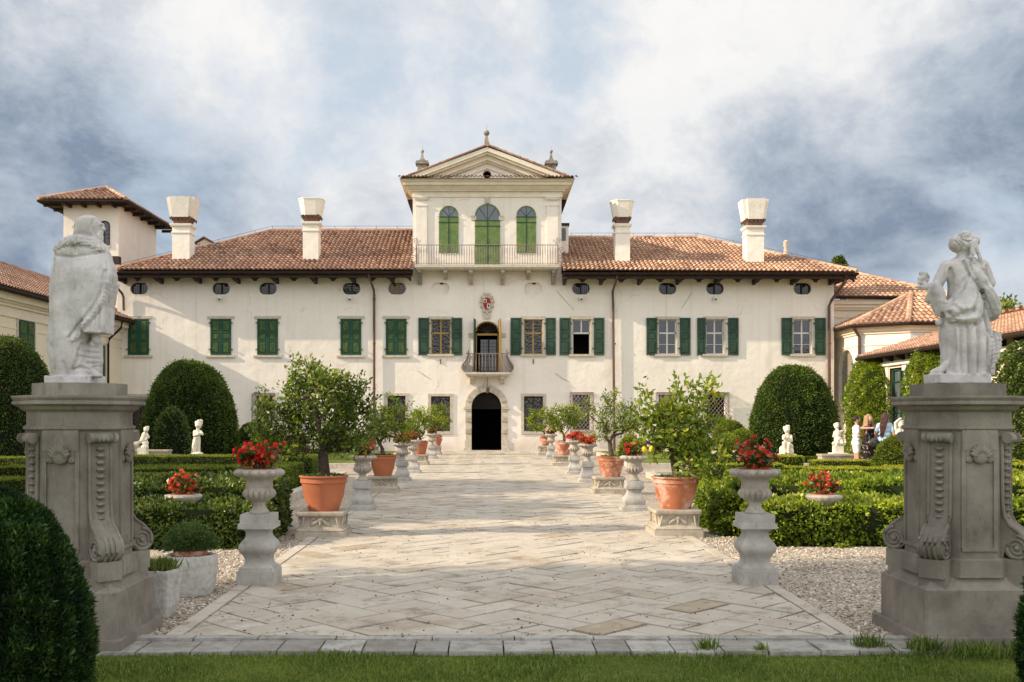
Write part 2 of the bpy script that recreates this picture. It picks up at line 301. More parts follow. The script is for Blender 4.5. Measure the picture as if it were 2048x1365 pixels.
class MB:
    def __init__(s): s.v = []; s.f = []; s.m = []; s.t = []
    def add(s, vs, fs, mi=0, tone=.5):
        b = len(s.v); s.v += [tuple(p) for p in vs]
        for f in fs: s.f.append(tuple(i+b for i in f)); s.m.append(mi); s.t.append(tone)
        return s
    def box(s, x0, x1, y0, y1, z0, z1, mi=0, tone=.5):
        return s.add([(x0,y0,z0),(x1,y0,z0),(x1,y1,z0),(x0,y1,z0),(x0,y0,z1),(x1,y0,z1),(x1,y1,z1),(x0,y1,z1)],
                     [(0,3,2,1),(4,5,6,7),(0,1,5,4),(1,2,6,5),(2,3,7,6),(3,0,4,7)], mi, tone)
    def obox(s, c, sz, M=None, mi=0, tone=.5):
        a, b, d = sz[0]/2, sz[1]/2, sz[2]/2; vs = [Vector((x, y, z)) for z in (-d, d) for (x, y) in ((-a,-b),(a,-b),(a,b),(-a,b))]
        c = Vector(c); vs = [(M @ v if M else v)+c for v in vs]
        return s.add(vs, [(0,3,2,1),(4,5,6,7),(0,1,5,4),(1,2,6,5),(2,3,7,6),(3,0,4,7)], mi, tone)
    def loft(s, rings, cap=True, mi=0, closed=True, tone=.5):
        n = len(rings[0]); b = len(s.v)
        for r in rings: s.v += [tuple(p) for p in r]
        for i in range(len(rings)-1):
            for j in range(n if closed else n-1):
                k = (j+1) % n; s.f.append((b+i*n+j, b+i*n+k, b+(i+1)*n+k, b+(i+1)*n+j)); s.m.append(mi); s.t.append(tone)
        if cap and closed:
            s.f.append(tuple(b+j for j in reversed(range(n)))); s.f.append(tuple(b+(len(rings)-1)*n+j for j in range(n))); s.m += [mi, mi]; s.t += [tone, tone]
        return s
    def lathe(s, prof, n=24, c=(0,0,0), fn=None, mi=0):
        return s.loft([[(c[0]+r*(fn(2*pi*j/n, z) if fn else 1)*cos(2*pi*j/n), c[1]+r*(fn(2*pi*j/n, z) if fn else 1)*sin(2*pi*j/n), c[2]+z) for j in range(n)] for r, z in prof], mi=mi)
    def sq(s, prof, c=(0,0,0), mi=0, ch=.0, ratio=None):
        rr = []
        for h, z in prof:
            k = h*(ratio if ratio else 1-ch)
            if ratio or ch: pts = [(k,-h),(h,-k),(h,k),(k,h),(-k,h),(-h,k),(-h,-k),(-k,-h)]
            else: pts = [(h,-h),(h,h),(-h,h),(-h,-h)]
            rr.append([(c[0]+x, c[1]+y, c[2]+z) for x, y in pts])
        return s.loft(rr, mi=mi)
    def tube(s, pts, r, n=6, mi=0, cap=True, tone=.5):
        pts = [Vector(p) for p in pts]; rings = []
        for i, p in enumerate(pts):
            d = (pts[min(i+1, len(pts)-1)]-pts[max(i-1, 0)]);
            if d.length < 1e-9: d = Vector((0, 0, 1))
            d.normalize(); a = Vector((0, 0, 1)) if abs(d.z) < .9 else Vector((1, 0, 0))
            u = d.cross(a).normalized(); w = d.cross(u); rad = r[i] if isinstance(r, (list, tuple)) else r
            rings.append([p+u*rad*cos(2*pi*j/n)+w*rad*sin(2*pi*j/n) for j in range(n)])
        return s.loft(rings, cap, mi, tone=tone)
    def ell(s, c, r, nu=12, nv=8, M=None, mi=0):
        if isinstance(r, (int, float)): r = (r, r, r)
        rings = []
        for i in range(nv+1):
            a = -pi/2+pi*i/nv; a = max(-pi/2+.05, min(pi/2-.05, a))
            ring = [Vector((r[0]*cos(a)*cos(2*pi*j/nu), r[1]*cos(a)*sin(2*pi*j/nu), r[2]*sin(a))) for j in range(nu)]
            rings.append([(M @ p if M else p)+Vector(c) for p in ring])
        return s.loft(rings, mi=mi)
    def cap2(s, a, b, ra, rb, n=10, mi=0):      # a tapering capsule
        a, b = Vector(a), Vector(b); d = (b-a); L = d.length or 1e-6; d /= L
        pts = [a-d*ra*.9, a-d*ra*.55, a, b, b+d*rb*.55, b+d*rb*.9]
        return s.tube(pts, [ra*.35, ra*.83, ra, rb, rb*.83, rb*.35], n, mi)
    def prism(s, poly, y0, y1, mi=0, ax='y', tone=.5):      # polygon in x,z pushed along y (or y,z along x; x,y along z)
        f = {'y': lambda p, d: (p[0], d, p[1]), 'x': lambda p, d: (d, p[0], p[1]), 'z': lambda p, d: (p[0], p[1], d)}[ax]
        n = len(poly); vs = [f(p, y0) for p in poly]+[f(p, y1) for p in poly]
        tri = tessellate_polygon([[Vector((p[0], p[1], 0)) for p in poly]])
        fs = [tuple(t) for t in tri]+[tuple(i+n for i in reversed(t)) for t in tri]+[(i, (i+1) % n, (i+1) % n+n, i+n) for i in range(n)]
        return s.add(vs, fs, mi, tone)
    def mesh(s, name, org=Vector((0,0,0))):
        me = bpy.data.meshes.new(name); me.from_pydata([(p[0]-org.x, p[1]-org.y, p[2]-org.z) for p in s.v], [], s.f)
        me.polygons.foreach_set('material_index', s.m)
        if any(t != .5 for t in s.t):
            a = me.attributes.new('tone', 'FLOAT', 'FACE'); a.data.foreach_set('value', s.t)
        return me
    def build(s, name, mats, parent=None, smooth=False, org=None, fixn=True):
        if isinstance(mats, str): mats = [mats]
        me = s.mesh(name, root_loc(parent) if org is None else org)
        if fixn:
            bm = bmesh.new(); bm.from_mesh(me); bmesh.ops.recalc_face_normals(bm, faces=bm.faces); bm.to_mesh(me); bm.free()
        o = link_mesh(name, me, mats, parent, smooth)
        if smooth: me.set_sharp_from_angle(angle=radians(38))
        return o
def fuse(mb, name, mats, parent=None, voxel=.01, smooth=4, amp=0, freq=20, org=None, fn=None, vfn=None):
    me = mb.mesh(name+'_tmp', root_loc(parent) if org is None else org)
    o = bpy.data.objects.new('tmp', me); COL.objects.link(o)
    r = o.modifiers.new('r', 'REMESH'); r.mode = 'VOXEL'; r.voxel_size = voxel; r.use_smooth_shade = True
    if smooth: k = o.modifiers.new('s', 'SMOOTH'); k.iterations = smooth; k.factor = .5
    dg = bpy.context.evaluated_depsgraph_get(); ev = o.evaluated_get(dg)
    nm = bpy.data.meshes.new_from_object(ev); bpy.data.objects.remove(o); nm.name = name
    if amp or fn or vfn:
        n_ = len(nm.vertices); co = np.empty(n_*3, np.float32); nr_ = np.empty(n_*3, np.float32); nm.vertices.foreach_get('co', co); nm.vertex_normals.foreach_get('vector', nr_)
        co = co.reshape(-1, 3); nr_ = nr_.reshape(-1, 3); dd = np.zeros(n_)
        for i in range(n_):
            v = Vector(co[i].tolist()); d = 0
            if amp: d += amp*(noise.noise(v*freq)+.5*noise.noise(v*freq*2.3))
            if fn: d += fn(v, None)
            dd[i] = d
        if vfn: dd += vfn(co, nr_)
        nm.vertices.foreach_set('co', (co+nr_*dd[:, None]).astype(np.float32).ravel()); nm.update()
    nm.materials.clear()
    return link_mesh(name, nm, [mats] if isinstance(mats, str) else mats, parent, True)
def np_mesh(name, V, F, tone, mats, parent=None, extra=None, smooth=False):
    """V (n,3), F (m,4) quads, tone (m,), extra = an MB with material index 1"""
    nv, nf = len(V), len(F); me = bpy.data.meshes.new(name)
    if extra is not None and extra.v:
        EV = np.array(extra.v); fs = [list(f) for f in extra.f]
        ls = np.concatenate([F.ravel()]+[np.array(f)+nv for f in fs]); tot = [4]*nf+[len(f) for f in fs]
        V = np.vstack([V, EV]); mi = [0]*nf+[1]*len(fs); tn = np.concatenate([tone, np.full(len(fs), .3)])
    else: ls = F.ravel(); tot = [4]*nf; mi = None; tn = tone
    V = V-np.array(root_loc(parent))
    me.vertices.add(len(V)); me.vertices.foreach_set('co', V.astype(np.float32).ravel())
    me.loops.add(len(ls)); me.loops.foreach_set('vertex_index', ls.astype(np.int32))
    st = np.concatenate([[0], np.cumsum(tot)[:-1]]).astype(np.int32)
    me.polygons.add(len(tot)); me.polygons.foreach_set('loop_start', st); me.polygons.foreach_set('loop_total', np.array(tot, np.int32))
    me.update(calc_edges=True)
    if mi: me.polygons.foreach_set('material_index', mi)
    a = me.attributes.new('tone', 'FLOAT', 'FACE'); a.data.foreach_set('value', tn.astype(np.float32))
    return link_mesh(name, me, mats, parent, smooth)
def leafV(P, Nn, L, Wd=.45, jit=.8, fold=.15, up=.0):
    """one pointed leaf quad at each P, roughly along Nn"""
    n = len(P); L = np.broadcast_to(np.asarray(L, float), (n,))[:, None]
    d = Nn+NR.normal(0, jit, (n, 3)); d[:, 2] += up; d /= np.linalg.norm(d, axis=1)[:, None]+1e-9
    r = NR.normal(0, 1, (n, 3)); u = np.cross(d, r); u /= np.linalg.norm(u, axis=1)[:, None]+1e-9; w = np.cross(d, u)
    V = np.empty((n, 4, 3)); V[:, 0] = P; V[:, 2] = P+d*L
    mid = P+d*L*.5+w*L*fold; V[:, 1] = mid+u*L*Wd*.5; V[:, 3] = mid-u*L*Wd*.5
    F = np.arange(n*4).reshape(n, 4)
    return V.reshape(-1, 3), F
def merge(parts):
    V = []; F = []; T = []; b = 0
    for v, f, t in parts: V.append(v); F.append(f+b); T.append(t); b += len(v)
    return np.vstack(V), np.vstack(F), np.concatenate(T)
def nz(P, f, sd=0):      # cheap smooth lumps
    x, y, z = (P*f).T; return (np.sin(x*1.7+sd)*np.cos(y*1.3+sd*2)+np.sin(y*2.1+z*1.4+sd)*np.cos(x*.9-z*1.8))*.5
def X_(px, Y): return (px-972)*Y/2000
def Z_(py, Y): return 1.6+(832-py)*Y/2000
# ================================================= SETTING: ground, path, gravel, lawns
def kind(o, k='structure'): o['kind'] = k; return o
def sheet(name, poly, z, m, n=1):
    b = MB(); b.add([(x, y, z) for x, y in poly], [tuple(range(len(poly)))]); return kind(b.build(name, m, fixn=False))
sheet('ground', [(-700, -100), (700, -100), (700, 1500), (-700, 1500)], -.012, 'lawn')
gravel = sheet('gravel', [(-7.5, 6.95), (8.0, 6.95), (8.0, 16.3), (14.5, 16.3), (14.5, 45), (-15, 45), (-15, 16.3), (-7.5, 16.3)], 0.0, 'gravel')
PL, PR = -2.30, 2.70
sheet('path_bed', [(PL, 7.12), (PR, 7.12), (PR, 44.9), (PL, 44.9)], .004, 'soil')
# herringbone slabs laid on the diagonal
def clip(poly, x0, x1, y0, y1):
    for ax, lim, sg in ((0, x0, 1), (0, x1, -1), (1, y0, 1), (1, y1, -1)):
        out = []
        for i in range(len(poly)):
            a, b = poly[i], poly[(i+1) % len(poly)]; da, db = sg*(a[ax]-lim), sg*(b[ax]-lim)
            if da >= 0: out.append(a)
            if (da >= 0) != (db >= 0):
                t = da/(da-db); out.append((a[0]+(b[0]-a[0])*t, a[1]+(b[1]-a[1])*t))
        poly = out
        if len(poly) < 3: return None
    return poly
b = MB(); w = .29; g = .007; c45 = cos(radians(45))
for k in range(-170, 170):
    for j in range(-120, 120):
        for hv in (0, 1):
            # classic 2:1 herringbone cell: stairs of w
            if hv == 0: x0, y0, sx, sy = (k*w+j*w*2), (k*w-j*w*2), 2*w, w
            else: x0, y0, sx, sy = (k*w+j*w*2)+0*w, (k*w-j*w*2)+w, w, 2*w
            x1, y1 = x0+w*.0, y0
            cx, cy = (x0+sx/2), (y0+sy/2); wx, wy = (cx-cy)*c45, (cx+cy)*c45+26
            if not (PL-1 < wx < PR+1 and 6 < wy < 46): continue
            gg = g*.7+R.random()*.006*(1 if R.random() < .7 else 3)
            q = [(x0+gg, y0+gg), (x0+sx-gg, y0+gg), (x0+sx-gg, y0+sy-gg), (x0+gg, y0+sy-gg)]
            a = R.gauss(0, .008); q = [(cx+(x-cx)*cos(a)-(y-cy)*sin(a), cy+(x-cx)*sin(a)+(y-cy)*cos(a)) for x, y in q]
            q = [((x-y)*c45, (x+y)*c45+26) for x, y in q]
            q = clip(q, PL+.14, PR-.14, 7.15, 44.6)
            if not q: continue
            z = .028+R.gauss(0, .0025); tx, ty = R.gauss(0, .004), R.gauss(0, .004)
            n = len(q); t = min(1, max(.12, R.gauss(.52, .17))) if R.random() < .96 else .03
            top = [(x, y, z+(x-wx)*tx+(y-wy)*ty) for x, y in q]
            b.add(top+[(x, y, 0) for x, y in q], [tuple(range(n))]+[(i, i+n, (i+1) % n+n, (i+1) % n) for i in range(n)], 0, t)
# edging stones along both sides of the path
for xe in (PL, PR-.12):
    y = 7.15
    while y < 44.6:
        L = R.uniform(.5, 1.1); y2 = min(y+L, 44.6); z = .032+R.gauss(0, .003); dx = R.gauss(0, .006)
        b.box(xe+dx, xe+.12+dx, y+.006, y2-.006, 0, z, 0, R.uniform(.35, .95)); y = y2
path = kind(b.build('path', 'slab'))
# cross kerb of two courses between the path and the lawn
b = MB(); x = -2.65
while x < 2.95:
    L = R.uniform(.35, .8); b.box(x+.005, x+L-.005, 7.03, 7.135+R.gauss(0, .004), 0, .034+R.gauss(0, .003), 0, R.uniform(.4, 1)); x += L
x = -2.62
while x < 2.9:
    L = R.uniform(.22, .42)
    if R.random() < .4:
        yy = R.uniform(6.83, 6.95); b.box(x+.006, x+L-.006, 6.70, yy-.004, -.01, .022+R.gauss(0, .003), 0, R.random()); b.box(x+.006, x+L-.006, yy+.004, 7.02, -.01, .024, 0, R.random())
    else: b.box(x+.006, x+L-.006, 6.70+R.gauss(0, .012), 7.02, -.01, .023+R.gauss(0, .003), 0, R.random())
    x += L
kind(b.build('kerb', 'kerbstone'))
# raised lawns beyond the gravel, each with a stone kerb
def lawn(name, poly): b = MB(); b.prism(poly, -.02, .06, ax='z'); kind(b.build(name, 'lawn'))
lawn('lawn', [(-15, 17.0), (-3.82, 17.0), (-3.82, 26), (-15, 26)])
lawn('lawn', [(-15, 30.6), (-3.6, 30.6), (-3.6, 43.6), (-15, 43.6)])
lawn('lawn', [(4.35, 17.4), (14.4, 17.4), (14.4, 26), (4.35, 26)])
lawn('lawn', [(4.6, 30.6), (14.4, 30.6), (14.4, 43.6), (4.6, 43.6)])
kb = MB()
for x0, x1, y0, y1 in ((-3.82, -3.62, 16.9, 26), (-15, -3.82, 25.95, 26.15), (-15, -3.4, 30.35, 30.6), (-3.6, -3.4, 30.6, 43.6),
                       (4.15, 4.35, 17.3, 26), (4.35, 14.4, 25.95, 26.15), (4.4, 14.4, 30.35, 30.6), (4.4, 4.6, 30.6, 43.6)):
    horiz = (x1-x0) > (y1-y0); p = x0 if horiz else y0; e_ = x1 if horiz else y1
    while p < e_:
        q = min(p+R.uniform(1.1, 1.7), e_)
        if horiz: kb.box(p+.004, q-.004, y0, y1, 0, .15+R.gauss(0, .003), 0, R.uniform(.5, 1))
        else: kb.box(x0, x1, p+.004, q-.004, 0, .15+R.gauss(0, .003), 0, R.uniform(.5, 1))
        p = q
kind(kb.build('kerb', 'slab'))
# grass blades of the near lawn and weeds in the joints
n = 60000; P = np.stack([NR.uniform(-3.6, 4.1, n), 6.72-NR.power(1.0, n)*1.15, np.full(n, -.012)], 1)
h = NR.uniform(.018, .045, n)*(1+.5*nz(P, 3)); V, F = leafV(P, np.tile([0, 0, 1.], (n, 1)), h, .16, .45)
o = np_mesh('grass', V, F, NR.random(n), ['grass']); tag(o, kind='stuff')
parts = []
for cx, cy, r, k, hh in [(2.62, 6.85, .09, 130, .11), (2.95, 6.72, .12, 160, .12), (3.25, 6.66, .2, 260, .10), (3.6, 6.65, .2, 260, .09), (.12, 7.06, .04, 60, .05), (.3, 7.1, .03, 40, .05), (-1.6, 7.35, .10, 70, .02), (-1.35, 7.25, .06, 50, .02),
                         (-.7, 7.0, .07, 60, .03), (1.5, 6.78, .06, 90, .1), (1.85, 6.74, .05, 60, .08), (.35, 9.3, .08, 60, .02), (-.9, 8.9, .06, 40, .02), (-2.0, 7.8, .06, 40, .02), (1.9, 7.6, .05, 40, .02), (1.3, 7.9, .05, 40, .02)]:
    q = np.stack([NR.normal(cx, r*.5, k), NR.normal(cy, r*.35, k), np.full(k, .0)], 1); v, f = leafV(q, np.tile([0, 0, 1.], (k, 1)), NR.uniform(.5, 1.2, k)*hh, .12, .35); parts.append((v, f, NR.random(k)))
V, F, T = merge(parts); tag(np_mesh('weeds', V, F, T, ['grass']), kind='stuff')
n = 900; P = np.stack([NR.uniform(PL, PR, n), 7.1+NR.power(.7, n)*9, np.full(n, .036)], 1); V, F = leafV(P, NR.normal(0, 1, (n, 3))*np.array([1, 1, .08]), NR.uniform(.008, .028, n), .5, .1, .1)
tag(np_mesh('fallen_leaves', V, F, NR.random(n), ['soil']), kind='stuff')
# loose pebbles lying on the nearer gravel
ico = bmesh.new(); bmesh.ops.create_icosphere(ico, subdivisions=1, radius=1); iv = np.array([v.co[:] for v in ico.verts]); tri = [tuple(v.index for v in f.verts) for f in ico.faces]; ico.free()
n = 9000; xx = np.where(NR.random(n) < .5, NR.uniform(-3.75, PL, n), NR.uniform(PR, 4.6, n)); yy = 7.0+NR.power(.8, n)*6.5
sc = NR.uniform(.006, .014, n)[:, None]*np.stack([NR.uniform(.8, 1.5, n), NR.uniform(.8, 1.5, n), NR.uniform(.5, .9, n)], 1)
V = (iv[None]*sc[:, None, :]+np.stack([xx, yy, np.full(n, .004)], 1)[:, None, :]).reshape(-1, 3)
me = bpy.data.meshes.new('pebbles'); tr = np.array(tri); F = (tr[None]+np.arange(n)[:, None, None]*len(iv)).reshape(-1, 3)
me.vertices.add(len(V)); me.vertices.foreach_set('co', V.astype(np.float32).ravel()); me.loops.add(F.size); me.loops.foreach_set('vertex_index', F.astype(np.int32).ravel())
me.polygons.add(len(F)); me.polygons.foreach_set('loop_start', np.arange(0, F.size, 3, dtype=np.int32)); me.polygons.foreach_set('loop_total', np.full(len(F), 3, np.int32)); me.update(calc_edges=True)
a = me.attributes.new('tone', 'FLOAT', 'FACE'); a.data.foreach_set('value', np.repeat(NR.random(n), len(tri)).astype(np.float32))
tag(link_mesh('pebbles', me, ['pebble'], None, True), kind='stuff')

# ================================================= VILLA
YF = 45.0; K = YF/2000
FX = lambda px: (px-972)*K
FZ = lambda py: 1.6+(832-py)*K
def inside(poly, x, y):
    c = False; j = len(poly)-1
    for i in range(len(poly)):
        if (poly[i][1] > y) != (poly[j][1] > y) and x < (poly[j][0]-poly[i][0])*(y-poly[i][1])/(poly[j][1]-poly[i][1])+poly[i][0]: c = not c
        j = i
    return c
def tile_roof(name, poly, parent, mat='tile', pitch=.21, row=.36, u=None, seg=6):
    """barrel tiles over a planar polygon; poly[0]->poly[1] is the eave"""
    poly = [Vector(p) for p in poly]; O = poly[0]; U = (poly[1]-O).normalized(); nrm = U.cross(poly[2]-O).normalized()
    if nrm.z < 0: nrm = -nrm
    Vv = nrm.cross(U).normalized();
    if Vv.z < 0: Vv = -Vv
    p2 = [((p-O).dot(U), (p-O).dot(Vv)) for p in poly]
    u0, u1 = min(p[0] for p in p2), max(p[0] for p in p2); v1 = max(p[1] for p in p2)
    mb = MB(); mb.add([p-nrm*.03 for p in poly], [tuple(range(len(poly)))], 0, .05)
    nr = int(v1/row)+1; ncol = int((u1-u0)/pitch)+1; r = pitch*.34
    for j in range(nr):
        for i in range(ncol):
            uc = u0+(i+.5)*pitch+(.0 if j % 1 == 0 else .0); vc = j*row
            if not inside(p2, uc, vc+row*.5): continue
            t = min(1, max(0, R.gauss(.5, .22))); ja = R.gauss(0, .006); rr = []
            for (v_, hh, k) in ((vc-.04, .035, 1.08), (vc+row, .008, .86)):
                rr.append([O+U*(uc+ja+cos(pi*s/seg)*r*k)+Vv*v_+nrm*(hh+sin(pi*s/seg)*r*k*.95) for s in range(seg+1)])
            mb.loft(rr, cap=False, closed=False, tone=t)
            mb.add(rr[0], [tuple(range(seg+1))], 0, .0)
            # the pan tile between two covers
            a = [O+U*(uc+pitch/2+x*pitch*.26)+Vv*v_+nrm*(h_+abs(x)*.03) for v_, h_ in ((vc-.03, .02), (vc+row, -.005)) for x in (-1, 0, 1)]
            mb.add(a, [(0, 1, 4, 3), (1, 2, 5, 4)], 0, max(0, t-.2))
    return mb.build(name, mat, parent, smooth=False, fixn=False)
def ridge(mb, a, b, r=.10, seglen=.38, lift=.04):
    a, b = Vector(a), Vector(b); n = max(2, int((b-a).length/seglen)); d = (b-a)/n; up = Vector((0, 0, lift))
    for i in range(n):
        p, q = a+d*i+up, a+d*(i+1.08)+up; mb.tube([p, q], [r*1.12, r*.9], 8, tone=min(1, max(0, R.gauss(.6, .2))))
villa = empty('villa', (0, YF, 0), 'long two storey cream villa with green shutters, tiled hip roof and pedimented central block', 'villa')
xl, xr = FX(235), FX(1668); cl, crr = FX(825.5), FX(1123); zt = 7.95; zc = FZ(395); zap = FZ(305)
holes = []
def arc(cx, cz, rx, rz, a0, a1, n): return [(cx+rx*cos(a0+(a1-a0)*i/n), cz+rz*sin(a0+(a1-a0)*i/n)) for i in range(n+1)]
def rect(x0, x1, z0, z1): return [(x0, z0), (x1, z0), (x1, z1), (x0, z1)]
ovals = [278, 442, 536, 703, 794, 881, 1066, 1162, 1335, 1430, 1605]
def stad(cx, cz, w, h, n=8):
    r = h/2*.98; k = w/2-r*.9
    return [(cx+k+r*.9*cos(a), cz+r*sin(a)) for a in [-pi/2+pi*i/n for i in range(n+1)]]+[(cx-k+r*.9*cos(a), cz+r*sin(a)) for a in [pi/2+pi*i/n for i in range(n+1)]]
for p in ovals: holes.append((stad(FX(p), FZ(577.5), .80, .55), 'oval', p))
wopen = [(881.5, 862, 901, 'ochre', 'glass_lead'), (1066.5, 1048, 1085, 'ochre', 'glass_lead'), (1163, 1145, 1181, 'whitewood', 'glass'), (1335, 1317, 1353, 'whitewood', 'glass'), (1430, 1412, 1448, 'whitewood', 'glass'), (1605, 1587, 1623, 'whitewood', 'glass')]
for c, a, b_, *_r in wopen: holes.append((rect(FX(a), FX(b_), FZ(709), FZ(639)), 'win', c))
gr = [(277, 262, 294, 794, 860, 0), (528, 512, 545, 792, 860, 1), (797, 775, 811, 792, 862, 0), (881, 862, 900, 793, 863, 0), (1067, 1048, 1086, 793, 863, 0), (1162, 1145, 1180, 790, 860, 1), (1333, 1317, 1353, 790, 860, 1), (1431, 1413, 1450, 790, 860, 1)]
for c, a, b_, y0, y1, cg in gr: holes.append((rect(FX(a), FX(b_), FZ(y1), FZ(y0)), 'gr', c))
bd = [(FX(951), FZ(745)), (FX(998), FZ(745))]+arc(FX(974.5), FZ(663), 23.5*K, 20*K, 0, pi, 14); holes.append((bd, 'bdoor', 0))
dr = [(FX(943), 0.04), (FX(1003), 0.04)]+arc(FX(973), FZ(815), 30*K, 31*K, 0, pi, 16); holes.append((dr, 'door', 0))
ocu = arc(FX(974), FZ(349), 8.5*K, 8.5*K, 0, 2*pi, 16)[:-1]; holes.append((ocu, 'ocu', 0))
outer = [(xl, 0), (xr, 0), (xr, zt), (crr, zt), (crr, zc+.75), (FX(1095), zc+.75), (FX(974), zap-.15), (FX(853), zc+.75), (cl, zc+.75), (cl, zt), (xl, zt)]
loops = [[Vector((x, z, 0)) for x, z in outer]]+[[Vector((x, z, 0)) for x, z in h[0]] for h in holes]
flat = [p for L in loops for p in L]
mb = MB(); mb.add([(p.x, YF, p.y) for p in flat], [tuple(t) for t in tessellate_polygon(loops)])
for poly, kd, c in holes:
    blind = kd == 'oval' and c in (881, 1066); dp = .13 if blind else (.30 if kd != 'door' else .45); n = len(poly)
    vs = [(x, YF, z) for x, z in poly]+[(x, YF+dp, z) for x, z in poly]; mb.add(vs, [(i, (i+1) % n, (i+1) % n+n, i+n) for i in range(n)])
    if blind: mb.add([(x, YF+dp, z) for x, z in poly], [tuple(range(n))])
# side, back walls and the sides of the central block
mb.add([(xl, YF, 0), (xl, 57.5, 0), (xl, 57.5, zt), (xl, YF, zt)], [(0, 1, 2, 3)]); mb.add([(xr, YF, 0), (xr, 57.5, 0), (xr, 57.5, zt), (xr, YF, zt)], [(0, 1, 2, 3)])
mb.add([(xl, 57.5, 0), (xr, 57.5, 0), (xr, 57.5, zt), (xl, 57.5, zt)], [(0, 1, 2, 3)])
for x in (cl, crr): mb.add([(x, YF, zt), (x, 55, zt), (x, 55, zc+.75), (x, YF, zc+.75)], [(0, 1, 2, 3)])
mb.add([(cl, 55, zt), (crr, 55, zt), (crr, 55, zc+.75), (cl, 55, zc+.75)], [(0, 1, 2, 3)])
mb.build('wall', 'plaster', villa, fixn=False)
# rooms behind every opening, their shade put into a near-black colour
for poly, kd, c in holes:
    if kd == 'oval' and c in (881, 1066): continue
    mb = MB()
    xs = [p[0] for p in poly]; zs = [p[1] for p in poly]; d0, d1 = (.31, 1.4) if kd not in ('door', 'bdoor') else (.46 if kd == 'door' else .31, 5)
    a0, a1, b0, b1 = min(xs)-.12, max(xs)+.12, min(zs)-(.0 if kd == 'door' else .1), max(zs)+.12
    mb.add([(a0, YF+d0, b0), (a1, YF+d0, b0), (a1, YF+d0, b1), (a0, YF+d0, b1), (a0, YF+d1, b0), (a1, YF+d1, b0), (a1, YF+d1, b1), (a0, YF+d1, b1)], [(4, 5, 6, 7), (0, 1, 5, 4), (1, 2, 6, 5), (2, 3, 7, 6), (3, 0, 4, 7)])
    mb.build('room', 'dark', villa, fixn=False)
# ---- main roof in two halves
ze, YE = FZ(540)-.13, 44.0; ze = 1.6+(832-540)*YE/2000
YR = 50.5; zl, zr_ = 1.6+369*YR/2000, 1.6+355*YR/2000
xel, xer = X_(231, YE), X_(1714, YE)
roof = MB()
def slope(poly, mat='tile'): return tile_roof('roof', poly, villa, mat)
slope([(xel, YE, ze), (cl, YE, ze), (cl, YR, zl), (X_(545, YR), YR, zl)])
slope([(crr, YE, ze), (xer, YE, ze-.1), (X_(1395, YR), YR, zr_), (crr, YR, zr_)], 'tile2')
tile_roof('roof', [(xel, 58.4, ze), (xel, YE, ze), (X_(545, YR), YR, zl)], villa)
tile_roof('roof', [(xer, YE, ze-.1), (xer, 57, ze-.1), (X_(1395, YR), YR, zr_)], villa, 'tile2')
for q in ([(cl, 58.4, ze), (xel, 58.4, ze), (X_(545, YR), YR, zl), (cl, YR, zl)], [(xer, 57, ze-.1), (crr, 57, ze-.1), (crr, YR, zr_), (X_(1395, YR), YR, zr_)]):
    tile_roof('roof', q, villa, 'tile', .42, .7)
rb = MB(); ridge(rb, (xel, YE, ze), (X_(545, YR), YR, zl)); ridge(rb, (X_(545, YR), YR, zl), (cl, YR, zl)); rb.build('ridge_tiles', 'tile', villa, fixn=False)
rb = MB(); ridge(rb, (xer, YE, ze-.1), (X_(1395, YR), YR, zr_)); ridge(rb, (X_(1395, YR), YR, zr_), (crr, YR, zr_)); rb.build('ridge_tiles', 'tile2', villa, fixn=False)
# lightning wire on small posts along the ridge
for x0, x1, z, y in ((X_(545, YR), cl, zl+.16, YR), (crr+.9, X_(1395, YR), zr_+.16, YR)):
    wb = MB(); wb.tube([(x0, y, z+.1), (x1, y, z+.1)], .008, 4); k = x0
    while k < x1: wb.tube([(k, y, z-.15), (k, y, z+.12)], .01, 4); k += 1.05
    wb.build('lightning_wire', 'iron', villa)
for A, B in (((xel, YE, ze), (X_(545, YR), YR, zl)), ((xer, YE, ze-.1), (X_(1395, YR), YR, zr_))):
    wb = MB(); A, B = Vector(A)+Vector((0, 0, .2)), Vector(B)+Vector((0, 0, .26)); wb.tube([A, B], .008, 4)
    for i in range(9): p = A.lerp(B, i/8); wb.tube([p-Vector((0, 0, .2)), p+Vector((0, 0, .02))], .01, 4)
    wb.build('lightning_wire', 'iron', villa)
# ---- eaves: soffit, gutter, scalloped fascia, brackets
for x0, x1, zz, sd in ((xel, cl-.02, ze, 0), (crr+.02, xer, ze-.05, 1)):
    mb = MB(); mb.box(x0, x1, YE+.05, YF+.0, zz-.16, zz-.10); mb.box(x0, x1, YE+.08, YE+.13, zz-.34, zz-.16)
    n = int((x1-x0)/.83); st = (x1-x0)/n
    for i in range(n):
        a = x0+i*st; pts = [(a, zz-.20), (a+st, zz-.20), (a+st, zz-.46)]+[(a+st/2+(st/2-.07)*cos(t), zz-.46+.17*sin(t)) for t in [pi*k/10 for k in range(11)]]+[(a, zz-.46)]
        mb.prism(pts, YE+.30, YE+.34)
    mb.build('eaves_board', 'wood', villa)
    for i in range(0, n+1, 2):
        a = min(x1-.12, max(x0+.02, x0+i*st-.06)); b2 = MB()
        b2.prism([(YE+.16, zz-.18), (YF-.0, zz-.18), (YF-.0, zz-.50), (YF-.3, zz-.46), (YE+.38, zz-.46), (YE+.25, zz-.40), (YE+.16, zz-.32)], a, a+.13, ax='x'); b2.build('eaves_bracket', 'wood', villa)
    gb = MB(); gb.loft([[(x, YE-.02+.10*cos(t), zz-.10+.10*sin(t)) for t in [pi+pi*k/8 for k in range(9)]]+[(x, YE-.02+.085*cos(t), zz-.09+.085*sin(t)) for t in [2*pi-pi*k/8 for k in range(9)]] for x in (x0-.05, x1+.05)]); gb.build('gutter', 'gutter', villa)
